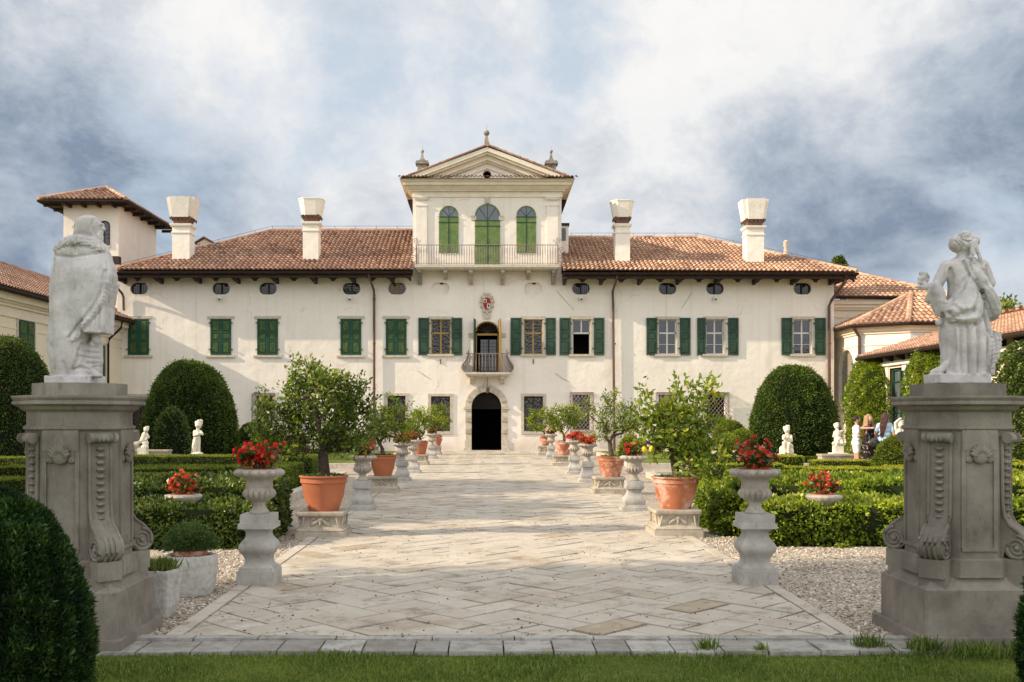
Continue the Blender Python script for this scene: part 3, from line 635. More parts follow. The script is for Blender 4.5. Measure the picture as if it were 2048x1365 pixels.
sb = MB(); sb.box(xel, xl, YF-.95, 58, ze-.2, ze-.13); sb.box(xr, xer, YF-.95, 58, ze-.3, ze-.23); sb.build('eaves_board', 'wood', villa)
# ---- downpipes
def pipe(pts, r=.055, parent=villa, col='pipe'):
    b = MB(); b.tube(pts, r, 8); P = [Vector(p) for p in pts]
    for z in np.arange(P[-1].z+.8, P[-2].z, 2.0): b.tube([(P[-1].x, P[-1].y, z), (P[-1].x, P[-1].y, z+.06)], r*1.3, 8)
    return b.build('downpipe', col, parent, smooth=True)
pipe([(FX(742), YE, ze-.15), (FX(743), YE+.05, ze-.32), (FX(748), YF-.16, ze-.75), (FX(749), YF-.13, ze-1), (FX(749), YF-.13, 0)])
pipe([(FX(1228), YE, ze-.15), (FX(1228), YE+.05, ze-.4), (FX(1224.5), YF-.16, ze-.85), (FX(1225.5), YF-.13, ze-1.4), (FX(1228), YF-.13, 0)])
pipe([(FX(1676), YE, ze-.2), (FX(1676), YE+.05, ze-.5), (FX(1660), YF-.2, ze-1.25), (FX(1656), YF-.15, ze-1.5), (FX(1656.5), YF-.15, 0)], .07)
pipe([(FX(232), YE+.1, ze-.15), (FX(233), YF-.5, ze-.45), (FX(247), YF-.16, ze-.95), (FX(249), YF-.13, ze-1.1), (FX(249.5), YF-.13, FZ(622))])
# ---- shuttered windows
def leaf(mb, x0, x1, z0, z1, y, mi_f, mi_p, th=.045, cols=1):
    mb.box(x0+.01, x1-.01, y+.022, y+th, z0+.01, z1-.01, mi_f); H = z1-z0
    rails = [(z0+.075, z0+.36*H), (z0+.415*H, z0+.60*H), (z0+.655*H, z1-.075)]; zz = [z0]+[q for r in rails for q in r]+[z1]
    mb.box(x0, x0+.07, y, y+.04, z0, z1, mi_f); mb.box(x1-.07, x1, y, y+.04, z0, z1, mi_f)
    for i in range(0, len(zz), 2): mb.box(x0+.07, x1-.07, y+.001, y+.038, zz[i], zz[i+1], mi_f)
    for a, b in rails:
        q = [(x0+.095, y+.021, a+.025), (x1-.095, y+.021, a+.025), (x1-.095, y+.021, b-.025), (x0+.095, y+.021, b-.025), (x0+.125, y+.003, a+.055), (x1-.125, y+.003, a+.055), (x1-.125, y+.003, b-.055), (x0+.125, y+.003, b-.055)]
        mb.add(q, [(4, 5, 6, 7), (0, 1, 5, 4), (1, 2, 6, 5), (2, 3, 7, 6), (3, 0, 4, 7)], mi_p)
def hinges(mb, x, z0, z1, y, s):
    for z in (z0+.25, z1-.2): mb.box(min(x, x+s*.07), max(x, x+s*.07), y-.06, y+.02, z, z+.035)
def surround(name_lbl, c, hw, ztop, zbot, opened):
    b = MB(); x = FX(c)
    b.box(x-hw-.14, x+hw+.14, YF-.035, YF+.02, ztop, ztop+.125); b.box(x-hw-.16, x+hw+.16, YF-.09, YF+.02, zbot-.10, zbot)
    if opened:
        for s in (-1, 1): b.box(x+s*hw-(0 if s > 0 else .09), x+s*hw+(.09 if s > 0 else 0), YF-.012, YF+.02, zbot, ztop)
    w = b.build('window', 'trim', villa); w['label'] = name_lbl; return w
for p in (277.5, 442, 535.5, 702, 792.5):
    z0, z1 = FZ(711), FZ(638); w = surround('window closed by faded green shutters', p, .47, z1, z0, False)
    for s in (-1, 1):
        sh_ = MB(); x = FX(p); a, b2 = (x-.465, x-.004) if s < 0 else (x+.004, x+.465)
        leaf(sh_, a, b2, z0+.02, z1-.01, YF-.06, 0, 1); hinges(sh_, a if s < 0 else b2, z0, z1, YF-.05, s); sh_.build('shutter', ['green_old', 'panel_old'], w)
shut = {881.5: ((837, 858.5), (903, 924.5)), 1066.5: ((1021, 1043), (1091, 1111.5)), 1163: ((1119, 1141), (1187.5, 1208.5)), 1335: ((1292.5, 1314), (1359, 1380.5)), 1430: ((1394, 1411), (1455.5, 1476.5)), 1605: ((1562.5, 1584), (1629, 1650.5))}
for c, a, b_, fm, gm in wopen:
    xa, xb, z0, z1 = FX(a), FX(b_), FZ(709), FZ(639); w = surround('window with open green shutters', (a+b_)/2, (xb-xa)/2, z1, z0, True)
    for i, (q, r_) in enumerate(shut[c]):
        sh_ = MB(); leaf(sh_, FX(q), FX(r_), z0-.04, z1+.06, YF-.075, 0, 0); hinges(sh_, FX(r_) if i == 0 else FX(q), z0, z1, YF-.04, 1 if i == 0 else -1); sh_.build('shutter', 'green', w)
    f = MB(); y = YF+.14; t = .045; xm = (xa+xb)/2; zm = z0+(z1-z0)*.61; op = c == 1163
    for q in ((xa, xa+t, z0, z1), (xb-t, xb, z0, z1), (xa, xb, z1-t, z1), (xa, xb, zm-.035, zm+.035)): f.box(q[0], q[1], y, y+.06, q[2], q[3])
    f.box(xm-.03, xm+.03, y-.005, y+.055, zm+.03, z1-.02)
    if not op:
        f.box(xa, xb, y-.003, y+.055, z0, z0+t); f.box(xm-.035, xm+.035, y-.007, y+.05, z0+.02, zm-.02)
        if fm == 'whitewood': f.box(xa+t, xb-t, y+.01, y+.04, z0+(zm-z0)*.46, z0+(zm-z0)*.46+.022)
    f.build('window_frame', fm, w)
    g_ = MB(); g_.add([(xa, y+.035, zm if op else z0), (xb, y+.035, zm if op else z0), (xb, y+.035, z1), (xa, y+.035, z1)], [(0, 1, 2, 3)]); g_.build('pane', gm, w, fixn=False)
# leading of the two bull's-eye windows
for c, a, b_, fm, gm in wopen[:2]:
    l = MB(); xa, xb, z0, z1 = FX(a), FX(b_), FZ(709), FZ(639)
    for sx in (0, 1):
        for i in range(2):
            for j in range(9):
                cx = xa+.05+(xb-xa-.1)*(sx*.5+.14+i*.22); cz = z0+.1+j*.18
                l.tube([(cx+.075*cos(t), YF+.165, cz+.085*sin(t)) for t in [2*pi*k/8 for k in range(9)]], .008, 4, cap=False)
    w = [o for o in kids(villa) if o.name.startswith('window') and abs(o.data.vertices[0].co.x-FX((a+b_)/2)) < 1.2 and o.data.vertices[0].co.z > 4]
    l.build('leading', 'iron', w[0] if w else villa)
# ---- ovals
for p in ovals:
    pl = stad(FX(p), FZ(577.5), .80, .55); x, z = FX(p), FZ(577.5)
    rim = MB(); po = stad(x, z, .88, .63); n = len(pl)
    rim.add([(a, YF-.012, b2) for a, b2 in po]+[(a, YF-.012, b2) for a, b2 in pl]+[(a, YF+.01, b2) for a, b2 in po], [(i, (i+1) % n, (i+1) % n+n, i+n) for i in range(n)]+[(i, (i+1) % n, (i+1) % n+2*n, i+2*n) for i in range(n)])
    w = rim.build('oval_window', 'plaster', villa, fixn=False)
    if p in (881, 1066):
        w['label'] = 'blind walled up oval window'; v_ = MB(); v_.box(x-.02, x+.12, YF+.02, YF+.066, z+.2, z+.26); v_.build('vent', 'dark', w); continue
    f = MB(); f.box(x-.03, x+.03, YF+.15, YF+.2, z-.28, z+.28)
    for i in range(-4, 5): f.tube([(x+i*.088, YF+.10, z-.28), (x+i*.088, YF+.10, z+.28)], .006, 4)
    for i in range(-2, 3): f.tube([(x-.4, YF+.10, z+i*.1), (x+.4, YF+.10, z+i*.1)], .006, 4)
    f.build('grille', 'wood' if p != 794 else 'ochre', w)
    g_ = MB(); g_.add([(a, YF+.2, b2) for a, b2 in pl], [tuple(range(n))]); g_.build('pane', 'glass', w, fixn=False)
# ---- ground floor windows with iron grilles
for c, a, b_, y0, y1, cg in gr:
    xa, xb, z0, z1 = FX(a), FX(b_), FZ(y1), FZ(y0); s_ = MB()
    if cg: s_.box(xa-.08, xb+.08, YF-.05, YF+.02, z1, z1+.10); s_.box(xa-.12, xb+.12, YF-.08, YF+.02, z0-.10, z0)
    else:
        k = z0
        for side in (0, 1):
            k = z0
            while k < z1-.01:
                k2 = min(k+R.choice((.15, .17)), z1); e_ = R.uniform(-.01, .01)
                s_.box(xa-.13+e_ if side == 0 else xb, xa if side == 0 else xb+.13+e_, YF-.04, YF+.02, k+.003, k2-.003); k = k2
        s_.box(xa-.14, xb+.14, YF-.043, YF+.02, z1, z1+.12); s_.box(xa-.14, xb+.14, YF-.05, YF+.02, z0-.12, z0)
    w = s_.build('window', 'trim', villa); w['label'] = 'ground floor window behind a diamond iron grille'
    f = MB(); f.box(xa, xa+.05, YF+.16, YF+.2, z0, z1); f.box(xb-.05, xb, YF+.16, YF+.2, z0, z1); f.box(xa, xb, YF+.155, YF+.195, z1-.05, z1); f.box((xa+xb)/2-.02, (xa+xb)/2+.02, YF+.15, YF+.19, z0, z1); f.build('window_frame', 'wood', w)
    g_ = MB(); g_.add([(xa, YF+.2, z0), (xb, YF+.2, z0), (xb, YF+.2, z1), (xa, YF+.2, z1)], [(0, 1, 2, 3)]); g_.build('pane', 'glass_lead' if not cg else 'glass', w, fixn=False)
    yg = YF-.28 if cg else YF+.05; ga, gb_, g0, g1 = (xa-.12, xb+.12, z0-.1, z1+.1) if cg else (xa, xb, z0, z1); G = MB(); st = .17
    def seg(P, Q):      # clip a diagonal to the grille
        (x0, zz0), (x1, zz1) = P, Q; pts = []
        for t in np.linspace(0, 1, 60):
            x, z = x0+(x1-x0)*t, zz0+(zz1-zz0)*t
            if ga-1e-6 <= x <= gb_+1e-6 and g0-1e-6 <= z <= g1+1e-6: pts.append((x, z))
        if len(pts) > 1: G.tube([(pts[0][0], yg, pts[0][1]), (pts[-1][0], yg, pts[-1][1])], .009, 4)
    H = g1-g0; Wd = gb_-ga; k = -H
    while k < Wd+H:
        seg((ga+k, g0), (ga+k+H*.8, g1)); seg((ga+k, g0), (ga+k-H*.8, g1)); k += st
    if cg:
        for z in (g0, g1): G.tube([(ga, YF, z), (ga, yg, z), (gb_, yg, z), (gb_, YF, z)], .013, 4)
        for x in (ga, gb_):
            G.tube([(x, yg, g0), (x, yg, g1)], .013, 4)
            for i in range(9): z = g0+i*H/9; G.tube([(x, yg, z), (x, YF, z+H/9)], .008, 4); G.tube([(x, yg, z+H/9), (x, YF, z)], .008, 4)
        for i in range(9): x = ga+i*Wd/9; G.tube([(x, yg, g1), (x+Wd/9, YF, g1)], .008, 4); G.tube([(x+Wd/9, yg, g1), (x, YF, g1)], .008, 4)
    G.build('grille', 'iron_pale' if cg else 'iron', w)
# ---- portal
zs = FZ(815); zi = 31*K; xc = FX(973); b = MB(); hw = 30*K
ys = [0.05, .55, .93, 1.28, 1.62, 1.98, 2.0]
blocks = [(0.0, .14, .27, .10), (.145, .50, .235, .055), (.505, .80, .20, .04), (.805, 1.03, .215, .075), (1.035, 1.33, .20, .04), (1.335, 1.57, .215, .075), (1.575, 1.80, .20, .04), (1.805, 1.90, .22, .07), (1.905, 1.98, .27, .12)]
rel = MB()
for s in (-1, 1):
    for z0, z1, w_, p in blocks:
        x0, x1 = (xc+s*hw, xc+s*(hw+w_*1.3)); b.box(min(x0, x1), max(x0, x1), YF-p, YF+.06, z0, z1)
        if p == .075:
            for i in range(4):
                for j in range(3): cx = min(x0, x1)+.035+i*.07; cz = z0+.04+j*.07; b.obox((cx, YF-p-.004, cz), (.035, .03, .035), Matrix.Rotation(pi/4, 3, 'Y'))
na = 11
for i in range(na):
    a0, a1 = pi*i/na+.01, pi*(i+1)/na-.01; pr = .05 if i % 2 == 0 else .08
    if i == 5: pr = .14
    r0, r1 = 30.2*K, 43*K+(.1 if i == 5 else 0)
    q = [(xc+r0*cos(a0), zs+r0*sin(a0)*1.03), (xc+r1*cos(a0), zs+r1*sin(a0)*1.03), (xc+r1*cos(a1), zs+r1*sin(a1)*1.03), (xc+r0*cos(a1), zs+r0*sin(a1)*1.03)]; b.prism(q, YF-pr, YF+.05)
    if i % 2 == 1:
        for k in range(3):
            for j in range(3): rr = r0+.06+j*.08; aa = a0+(a1-a0)*(k+.7)/3.4; b.obox((xc+rr*cos(aa), YF-pr-.004, zs+rr*sin(aa)*1.03), (.03, .03, .03), Matrix.Rotation(pi/4, 3, 'Y'))
b.ell((xc, YF-.17, FZ(779)), (.07, .06, .1)); b.box(FX(925), FX(1021), YF-.35, YF, 0, .045); portal = b.build('portal', 'trim', villa)
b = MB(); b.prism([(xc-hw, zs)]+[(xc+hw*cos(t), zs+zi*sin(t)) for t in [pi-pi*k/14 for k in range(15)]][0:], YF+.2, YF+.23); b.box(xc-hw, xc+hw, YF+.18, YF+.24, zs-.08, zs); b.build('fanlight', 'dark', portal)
# ---- balcony door, small balcony
xb = FX(974.5); b = MB(); b.prism([(xb-.13, FZ(638)), (xb+.13, FZ(638)), (xb+.20, FZ(627)), (xb-.20, FZ(627))], YF-.08, YF+.02)
for s in (-1, 1):
    b.box(xb+s*.53-(.11 if s < 0 else 0), xb+s*.53+(.11 if s > 0 else 0), YF-.02, YF+.02, FZ(745), FZ(663)); b.box(xb+s*.53-(.33 if s < 0 else 0), xb+s*.53+(.33 if s > 0 else 0), YF-.05, YF+.02, FZ(675), FZ(667))
d = b.build('balcony_door', 'trim', villa)
f = MB(); f.box(xb-.53, xb+.53, YF+.12, YF+.18, FZ(671), FZ(667)); f.box(xb-.53, xb-.47, YF+.12, YF+.18, FZ(745), FZ(668)); f.box(xb+.47, xb+.53, YF+.12, YF+.18, FZ(745), FZ(668))
f.tube([(xb+.50*cos(t), YF+.15, FZ(663)+.42*sin(t)) for t in [pi*k/12 for k in range(13)]], .03, 4); f.build('door_frame', 'ochre', d)
f = MB()
for t in [pi*k/8 for k in range(1, 8)]: f.tube([(xb, YF+.15, FZ(667)), (xb+.48*cos(t), YF+.15, FZ(664)+.40*sin(t))], .008, 4)
for r_ in (.15, .28, .4): f.tube([(xb+r_*cos(t), YF+.15, FZ(666)+r_*.85*sin(t)) for t in [pi*k/12 for k in range(13)]], .008, 4)
f.build('fanlight', 'iron', d)
f = MB(); f.add([(xb-.3, YF+.5, FZ(742)), (xb+.42, YF+.5, FZ(742)), (xb+.42, YF+.5, FZ(678)), (xb-.3, YF+.5, FZ(678))], [(0, 1, 2, 3)]); f.build('pane', 'glass', d, fixn=False)
f = MB()
for i in range(6): f.box(xb-.31+i*.14, xb-.31+i*.14+.014, YF+.48, YF+.49, FZ(742), FZ(678))
for i in range(9): f.box(xb-.31, xb+.42, YF+.485, YF+.49, FZ(742)+i*.16, FZ(742)+i*.16+.012)
f.box(xb+.03, xb+.09, YF+.47, YF+.5, FZ(742), FZ(676)); f.build('window_frame', 'wood', d)
for s in (-1, 1):
    sh_ = MB(); M_ = Matrix.Rotation(radians(80)*s, 3, 'Z'); sh_.obox((xb+s*.56, YF-.33, (FZ(640)+FZ(743))/2), (.56, .045, FZ(640)-FZ(743)), Matrix.Rotation(radians(84)*-s, 3, 'Z'))
    q = sh_.build('shutter', 'green' if s < 0 else 'ochre', d)
b = MB(); z = FZ(746); bx0, bx1 = FX(937), FX(1013)
b.box(bx0-.14, bx1+.14, YF-.62, YF, z-.10, z); b.box(bx0-.06, bx1+.06, YF-.55, YF, z-.18, z-.10)
bal = b.build('small_balcony', 'trim', villa)
for s in (-1, 1):
    cb = MB(); x = FX(974.5)+s*30*K; cb.prism([(YF, z-.18), (YF-.48, z-.18), (YF-.48, z-.28), (YF-.3, z-.34), (YF-.22, z-.48), (YF, z-.52)], x-.1, x+.1, ax='x'); cb.build('corbel', 'trim', bal)
r_ = MB(); zt_ = z+.83
for i in range(12):
    x = bx0+.04+(bx1-bx0-.08)*i/11; y = YF-.56; r_.tube([(x, y, z), (x, y-.06, z+.15), (x, y-.09, z+.3), (x, y-.03, z+.55), (x, y, zt_)], .016, 5)
r_.tube([(bx0, YF, zt_), (bx0, YF-.56, zt_), (bx1, YF-.56, zt_), (bx1, YF, zt_)], .02, 5)
r_.build('railing', 'iron_pale', bal)
for s in (-1, 1):      # swelling side cages
    r_ = MB(); x0 = bx0 if s < 0 else bx1
    BP = [(0, 0), (.16, .03), (.27, .12), (.31, .22), (.29, .33), (.20, .46), (.10, .60), (.04, .72), (0, .83)]
    for j in range(9):
        y = YF-.02-.068*j; k = .82+.18*sin(pi*j/8); r_.tube([(x0+s*a*k, y, z+b2) for a, b2 in BP], .017, 5)
    for a, b2 in BP[1:-1:2]: r_.tube([(x0+s*a*.82, YF-.02, z+b2), (x0+s*a, YF-.29, z+b2), (x0+s*a*.82, YF-.565, z+b2)], .012, 4)
    r_.loft([[(x0+s*(a-.02)*k, YF-.02-.54*t, z+b2) for a, b2 in BP[1:6]] for t, k in ((0, .82), (.5, 1), (1, .82))], cap=False, closed=False)
    r_.ell((x0, YF-.56, zt_+.09), (.04, .04, .09)); r_.ell((x0+s*.05, YF-.56, zt_+.02), (.06, .05, .05)); r_.build('cage', 'iron_pale', bal)
# ---- coat of arms
x, z = FX(974), FZ(608); b = MB(); b.ell((x, YF-.03, z), (.27, .10, .40), 20, 12)
for s in (-1, 1):
    for dz, dx, r1 in ((.28, .19, .10), (.10, .26, .09), (-.12, .24, .09), (-.32, .13, .09), (.40, .08, .10)): b.ell((x+s*dx, YF-.06, z+dz), (r1, .07, r1*.85))
b.ell((x, YF-.08, z-.43), (.06, .06, .07)); b.box(x-.14, x+.14, YF-.1, YF, z+.36, z+.44)
arms = fuse(b, 'coat_of_arms', 'trim', villa, .018, 2)
b = MB(); shp = [(x+.17*cos(t), z+.03+(.24 if sin(t) > 0 else .30)*sin(t)) for t in [2*pi*k/24 for k in range(24)]]; b.prism(shp, YF-.155, YF-.10, 0)
b.box(x-.15, x-.01, YF-.162, YF-.15, z+.04, z+.19, 1); b.box(x+.01, x+.14, YF-.163, YF-.15, z-.22, z-.01, 1); b.ell((x-.08, YF-.165, z+.11), (.05, .012, .06), mi=0); b.ell((x+.075, YF-.165, z-.11), (.04, .012, .08), mi=2); b.build('shield', ['red', 'whitecam', 'iron'], arms)
# ---- central block: pilasters, cornices, pediment
x0, x1 = cl, crr
for s, xa, xb_ in ((0, FX(832), FX(854)), (1, FX(1093.5), FX(1116))):
    b = MB()
    b.box(xa, xb_, YF-.07, YF+.01, FZ(534), FZ(412)); b.box(xa-.03, xb_+.03, YF-.10, YF+.01, FZ(413), FZ(410)); b.box(xa-.05, xb_+.05, YF-.12, YF+.01, FZ(400), FZ(397)); b.box(xa-.09, xb_+.09, YF-.16, YF+.01, FZ(397), FZ(392)); b.box(xa-.03, xb_+.03, YF-.09, YF+.01, FZ(534), FZ(508))
    b.build('pilaster', 'plaster', villa)
b = MB()
for pa, pb, pj in ((395, 391.5, .05), (391.5, 383.5, .03), (383.5, 380, .16), (380, 377, .24), (377, 374, .30), (374, 368, .42), (368, 365.5, .48), (365.5, 362.5, .54)):
    b.box(x0-pj, x1+pj, YF-pj, 55+pj, FZ(pa), FZ(pb))
b.build('cornice', 'mould', villa)
def rake(z_off0, z_off1, y0, xe):      # raking band following the gable: offsets below the apex line
    ax_ = FX(974.5); sl = (FZ(298)-FZ(362))/(FX(974.5)-FX(806)); zA = FZ(298)
    L = lambda x: zA-abs(x-ax_)*sl
    for s in (-1, 1):
        xE = ax_+s*xe
        pr.prism([(ax_, zA-z_off0), (xE, L(xE)-z_off0), (xE, max(L(xE)-z_off1, FZ(362)-.02)), (ax_-(0), zA-z_off1)] if L(xE)-z_off1 > FZ(362)-.02 else
                 [(ax_, zA-z_off0), (xE, max(L(xE)-z_off0, FZ(362)+.0)), (ax_+s*(zA-z_off1-FZ(362))/sl, FZ(362)), (ax_, zA-z_off1)], y0, YF+.4)
pr = MB(); XE = 168*K
rake(.06, .24, YF-.52, XE); rake(.24, .34, YF-.42, XE-.35); rake(.34, .56, YF-.24, XE-.5); rake(.56, .64, YF-.14, XE-.9); rake(.80, .90, YF-.06, XE-1.6)
pr.build('pediment', 'mould', villa)
# little tiled ledge on the horizontal cornice, and the gable roof
tile_roof('ledge_tiles', [(x0-.62, YF-.66, FZ(362)+.0), (x1+.62, YF-.66, FZ(362)+.0), (x1+.62, YF-.25, FZ(358)), (x0-.62, YF-.25, FZ(358))], villa, 'tile', .17, .3)
ax_, zA = FX(974.5), FZ(297)
for s in (-1, 1):
    xe = FX(806) if s < 0 else FX(1143); q = [(xe, YF-.56, FZ(362)), (xe, 55.5, FZ(362)), (ax_, 55.5, zA), (ax_, YF-.56, zA)]
    tile_roof('roof', q if s > 0 else [q[1], q[0], q[3], q[2]], villa, 'tile', .2, .36)
rb = MB(); ridge(rb, (ax_, YF-.6, zA), (ax_, 55.5, zA))
for s in (-1, 1): xe = FX(806) if s < 0 else FX(1143); ridge(rb, (xe, YF-.5, FZ(362)), (ax_, YF-.5, zA), .05, .3, .02)
rb.build('ridge_tiles', 'tile', villa, fixn=False)
b = MB()
for s in (-1, 1):
    xe = x0-.02 if s < 0 else x1+.02; b.prism([(xe, FZ(388)), (xe+s*.32, FZ(388)), (xe+s*.28, FZ(395)), (xe, FZ(428))], 46.2, 54.5)
b.build('gutter', 'gutter', villa)
# arched upper windows
def archwin(c, hwp, ptop, pspring, pbot, tr, key):
    x, hw2 = FX(c), hwp*K; zs2, zt2, zb2 = FZ(pspring), FZ(ptop), FZ(pbot)
    b = MB(); n = 14
    A = arc(x, zs2, hw2, zt2-zs2, 0, pi, n); Bq = arc(x, zs2, hw2-.055, zt2-zs2-.055, 0, pi, n)
    b.add([(p[0], YF-.03, p[1]) for p in A]+[(p[0], YF-.03, p[1]) for p in Bq]+[(p[0], YF+.0, p[1]) for p in A], [(i, i+1, i+n+2, i+n+1) for i in range(n)]+[(i, i+1, i+2*n+3, i+2*n+2) for i in range(n)])
    w = b.build('arched_window', 'green_pale', villa, fixn=False)
    g_ = MB(); g_.add([(p[0], YF-.008, p[1]) for p in Bq]+[(x-hw2+.055, YF-.008, FZ(tr)), (x+hw2-.055, YF-.008, FZ(tr))], [tuple(range(n+3))]); g_.build('pane', 'glass_pale', w, fixn=False)
    f = MB()
    for t in (.25, .5, .75): f.tube([(x, YF-.014, FZ(tr)), (x+(hw2-.03)*cos(pi*t), YF-.014, zs2+(zt2-zs2-.03)*sin(pi*t))], .012, 4)
    f.build('glazing_bars', 'green_old', w)
    for s in (-1, 1):
        d_ = MB(); a, b2 = (x-hw2, x-.006) if s < 0 else (x+.006, x+hw2); d_.box(a, b2, YF-.045, YF-.002, zb2, FZ(tr)-.02)
        d_.build('shutter', 'green_pale', w)
    f = MB(); bars = [FZ(tr)-.02, FZ(tr+12)]+([FZ(492)] if key else [])
    for z_ in bars: f.box(x-hw2-.03, x+hw2+.03, YF-.065, YF-.045, z_-.012, z_+.012)
    f.box(x-.018, x+.018, YF-.06, YF-.04, zb2, FZ(tr)-.02); f.build('strap', 'green_old', w)
    if key:
        t_ = MB(); t_.prism([(x-.10, FZ(407)), (x+.10, FZ(407)), (x+.125, FZ(395)), (x-.125, FZ(395))], YF-.07, YF+.01)
        t_.build('keystone', 'trim', w)
        for s in (-1, 1): t_ = MB(); t_.box(x+s*(hw2+.0)-(.17 if s < 0 else 0), x+s*hw2+(.17 if s > 0 else 0), YF-.05, YF+.01, FZ(441), FZ(432)); t_.build('impost', 'trim', w)
archwin(897.5, 19.5, 412, 432, 506, 433.5, False); archwin(975, 25, 408, 432, 534, 441, True); archwin(1052.5, 19.5, 412, 432, 506, 433.5, False)
# large balcony
z = FZ(535); b = MB(); a0, a1 = FX(834), FX(1114)
b.box(a0-.05, a1+.05, YF-.85, YF, z-.13, z); b.box(a0+.02, a1-.02, YF-.78, YF, z-.20, z-.13); B = b.build('balcony', 'trim', villa)
for i, p in enumerate((840.6, 891.8, 942, 1005, 1056, 1106)):
    c_ = MB(); x = FX(p); L = .36 if i in (1, 4) else .58
    c_.prism([(YF, z-.2), (YF-.74, z-.2), (YF-.74, z-.34), (YF-.58, z-.40), (YF-.30, z-.2-L*.8), (YF-.2, z-.2-L), (YF, z-.2-L)], x-.09, x+.09, ax='x'); c_.build('corbel', 'darkstone' if i in (0, 5) else 'plinth', B)
r_ = MB(); zt_ = FZ(496.5)
for i in range(57):
    x = a0+.02+(a1-a0-.04)*i/56; r_.tube([(x, YF-.80, z), (x, YF-.80, z+.25), (x, YF-.80, z+.55), (x, YF-.80, zt_)], [.013, .010, .018, .009], 5)
r_.tube([(a0, YF, zt_), (a0, YF-.8, zt_), (a1, YF-.8, zt_), (a1, YF, zt_)], .017, 5); r_.tube([(a0, YF-.8, z+.06), (a1, YF-.8, z+.06)], .012, 4)
for s, x in ((-1, a0), (1, a1)):
    for j in range(7): y = YF-.1-.1*j; r_.tube([(x, y, z), (x, y, zt_)], .012, 4)
    def curl(cx, cz, r0, turns, sg, y): r_.tube([(cx+sg*r0*(1-t*.8)*cos(turns*2*pi*t), y, cz+r0*(1-t*.8)*sin(turns*2*pi*t)) for t in [k/24 for k in range(25)]], .013, 4)
    curl(x+s*.12, z+.25, .2, 1.6, s, YF-.78); curl(x+s*.16, z+.62, .16, 1.5, -s, YF-.78); curl(x, zt_+.16, .14, 1.4, s, YF-.78); r_.tube([(x-s*.05, YF-.78, zt_), (x-s*.05, YF-.78, zt_+.35)], .012, 4)
    r_.tube([(x, YF-.4, zt_), (x-s*.2, YF-.4, zt_+.3)], .012, 4)
r_.build('railing', 'iron_pale', B)
# finials
def finial(x, y, z, h, base=True):
    b = MB(); k = h/1.25
    if base: b.box(x-.21, x+.21, y-.21, y+.21, z-.9, z+.22); b.box(x-.30, x+.30, y-.30, y+.30, z+.22, z+.30); b.box(x-.26, x+.26, y-.26, y+.26, z+.30, z+.37); z += .37; k *= .72
    b.sq([(.17*k*1.2, 0), (.17*k*1.2, .2*k), (.14*k, .22*k), (.12*k, .30*k), (.065*k, .72*k)], (x, y, z)); b.ell((x, y, z+.86*k), .15*k, 16, 12); b.tube([(x, y, z+.9*k), (x, y, z+1.28*k)], .008, 4)
    return b.build('finial', 'darkstone', villa)
finial(ax_-.03, YF+.1, FZ(299), 1.1, False); finial(FX(844), YF+.3, FZ(337), .95); finial(FX(1103), YF+.3, FZ(337), .95)
# chimneys
def chimney(c, hwp, chw, pt, pc, kind_):
    Yc = 45.4; xx = X_(c, Yc); hw2 = hwp*Yc/2000; zb = 8.2; zt2 = Z_(pc+8, Yc); ztp = Z_(pt, Yc); b = MB()
    b.box(xx-hw2, xx+hw2, Yc, Yc+2*hw2, zb, zt2); cy = Yc+hw2
    for dz, e in ((-.42, .035), (-.12, .06), (-.06, .09)): b.box(xx-hw2-e, xx+hw2+e, Yc-e, Yc+2*hw2+e, zt2+dz, zt2+dz+.06)
    ch = b.build('chimney', 'plaster_white', villa)
    c2 = chw*Yc/2000; b = MB(); b.sq([(hw2*.86, zt2), (hw2*.86, zt2+.12), (c2*.66, zt2+.34)], (xx, cy, 0)); 
    b.build('chimney_neck', 'tile', ch)
    b = MB(); zc0 = zt2+.30; c2 = chw*Yc/2000
    if kind_ == 0: b.sq([(c2*.76, zc0), (c2*.78, zc0+.03), (c2, ztp-.05), (c2+.02, ztp-.045), (c2+.02, ztp)], (xx, cy, 0), ratio=.52)
    else:
        for w1, w2 in ((1.0, .70), (.70, 1.0)):
            r0 = [(xx-c2*.78*w1, cy-c2*.78*w2), (xx+c2*.78*w1, cy-c2*.78*w2), (xx+c2*.78*w1, cy+c2*.78*w2), (xx-c2*.78*w1, cy+c2*.78*w2)]
            r1 = [(xx-c2*w1, cy-c2*w2), (xx+c2*w1, cy-c2*w2), (xx+c2*w1, cy+c2*w2), (xx-c2*w1, cy+c2*w2)]
            b.loft([[(p[0], p[1], zc0) for p in r0], [(p[0], p[1], ztp) for p in r1]])
    # serrated tile edge under the hood
    for k in range(16):
        a = 2*pi*k/16; rr = c2*.70; q = max(abs(cos(a)), abs(sin(a))); b.loft([[(xx+rr*cos(a)/q+dx*w_, cy+rr*sin(a)/q+dy_*w_, zz) for dx, dy_ in ((-1, -1), (1, -1), (1, 1), (-1, 1))] for w_, zz in ((.012, zc0-.13), (.045, zc0+.0))], mi=1)
    b.build('chimney_hood', ['plaster_white', 'tile'], ch)
    b = MB(); b.box(xx-hw2-.05, xx+hw2+.05, Yc-.06, Yc+2*hw2+.05, zb, 8.56); b.build('flashing', 'glass_pale', ch)
chimney(361.5, 17.5, 28.5, 395, 440, 1); chimney(621, 15.5, 24.5, 397, 436, 0); chimney(1245.5, 14.5, 22.5, 401, 440, 0); chimney(1511, 17, 26.5, 399, 444, 1)
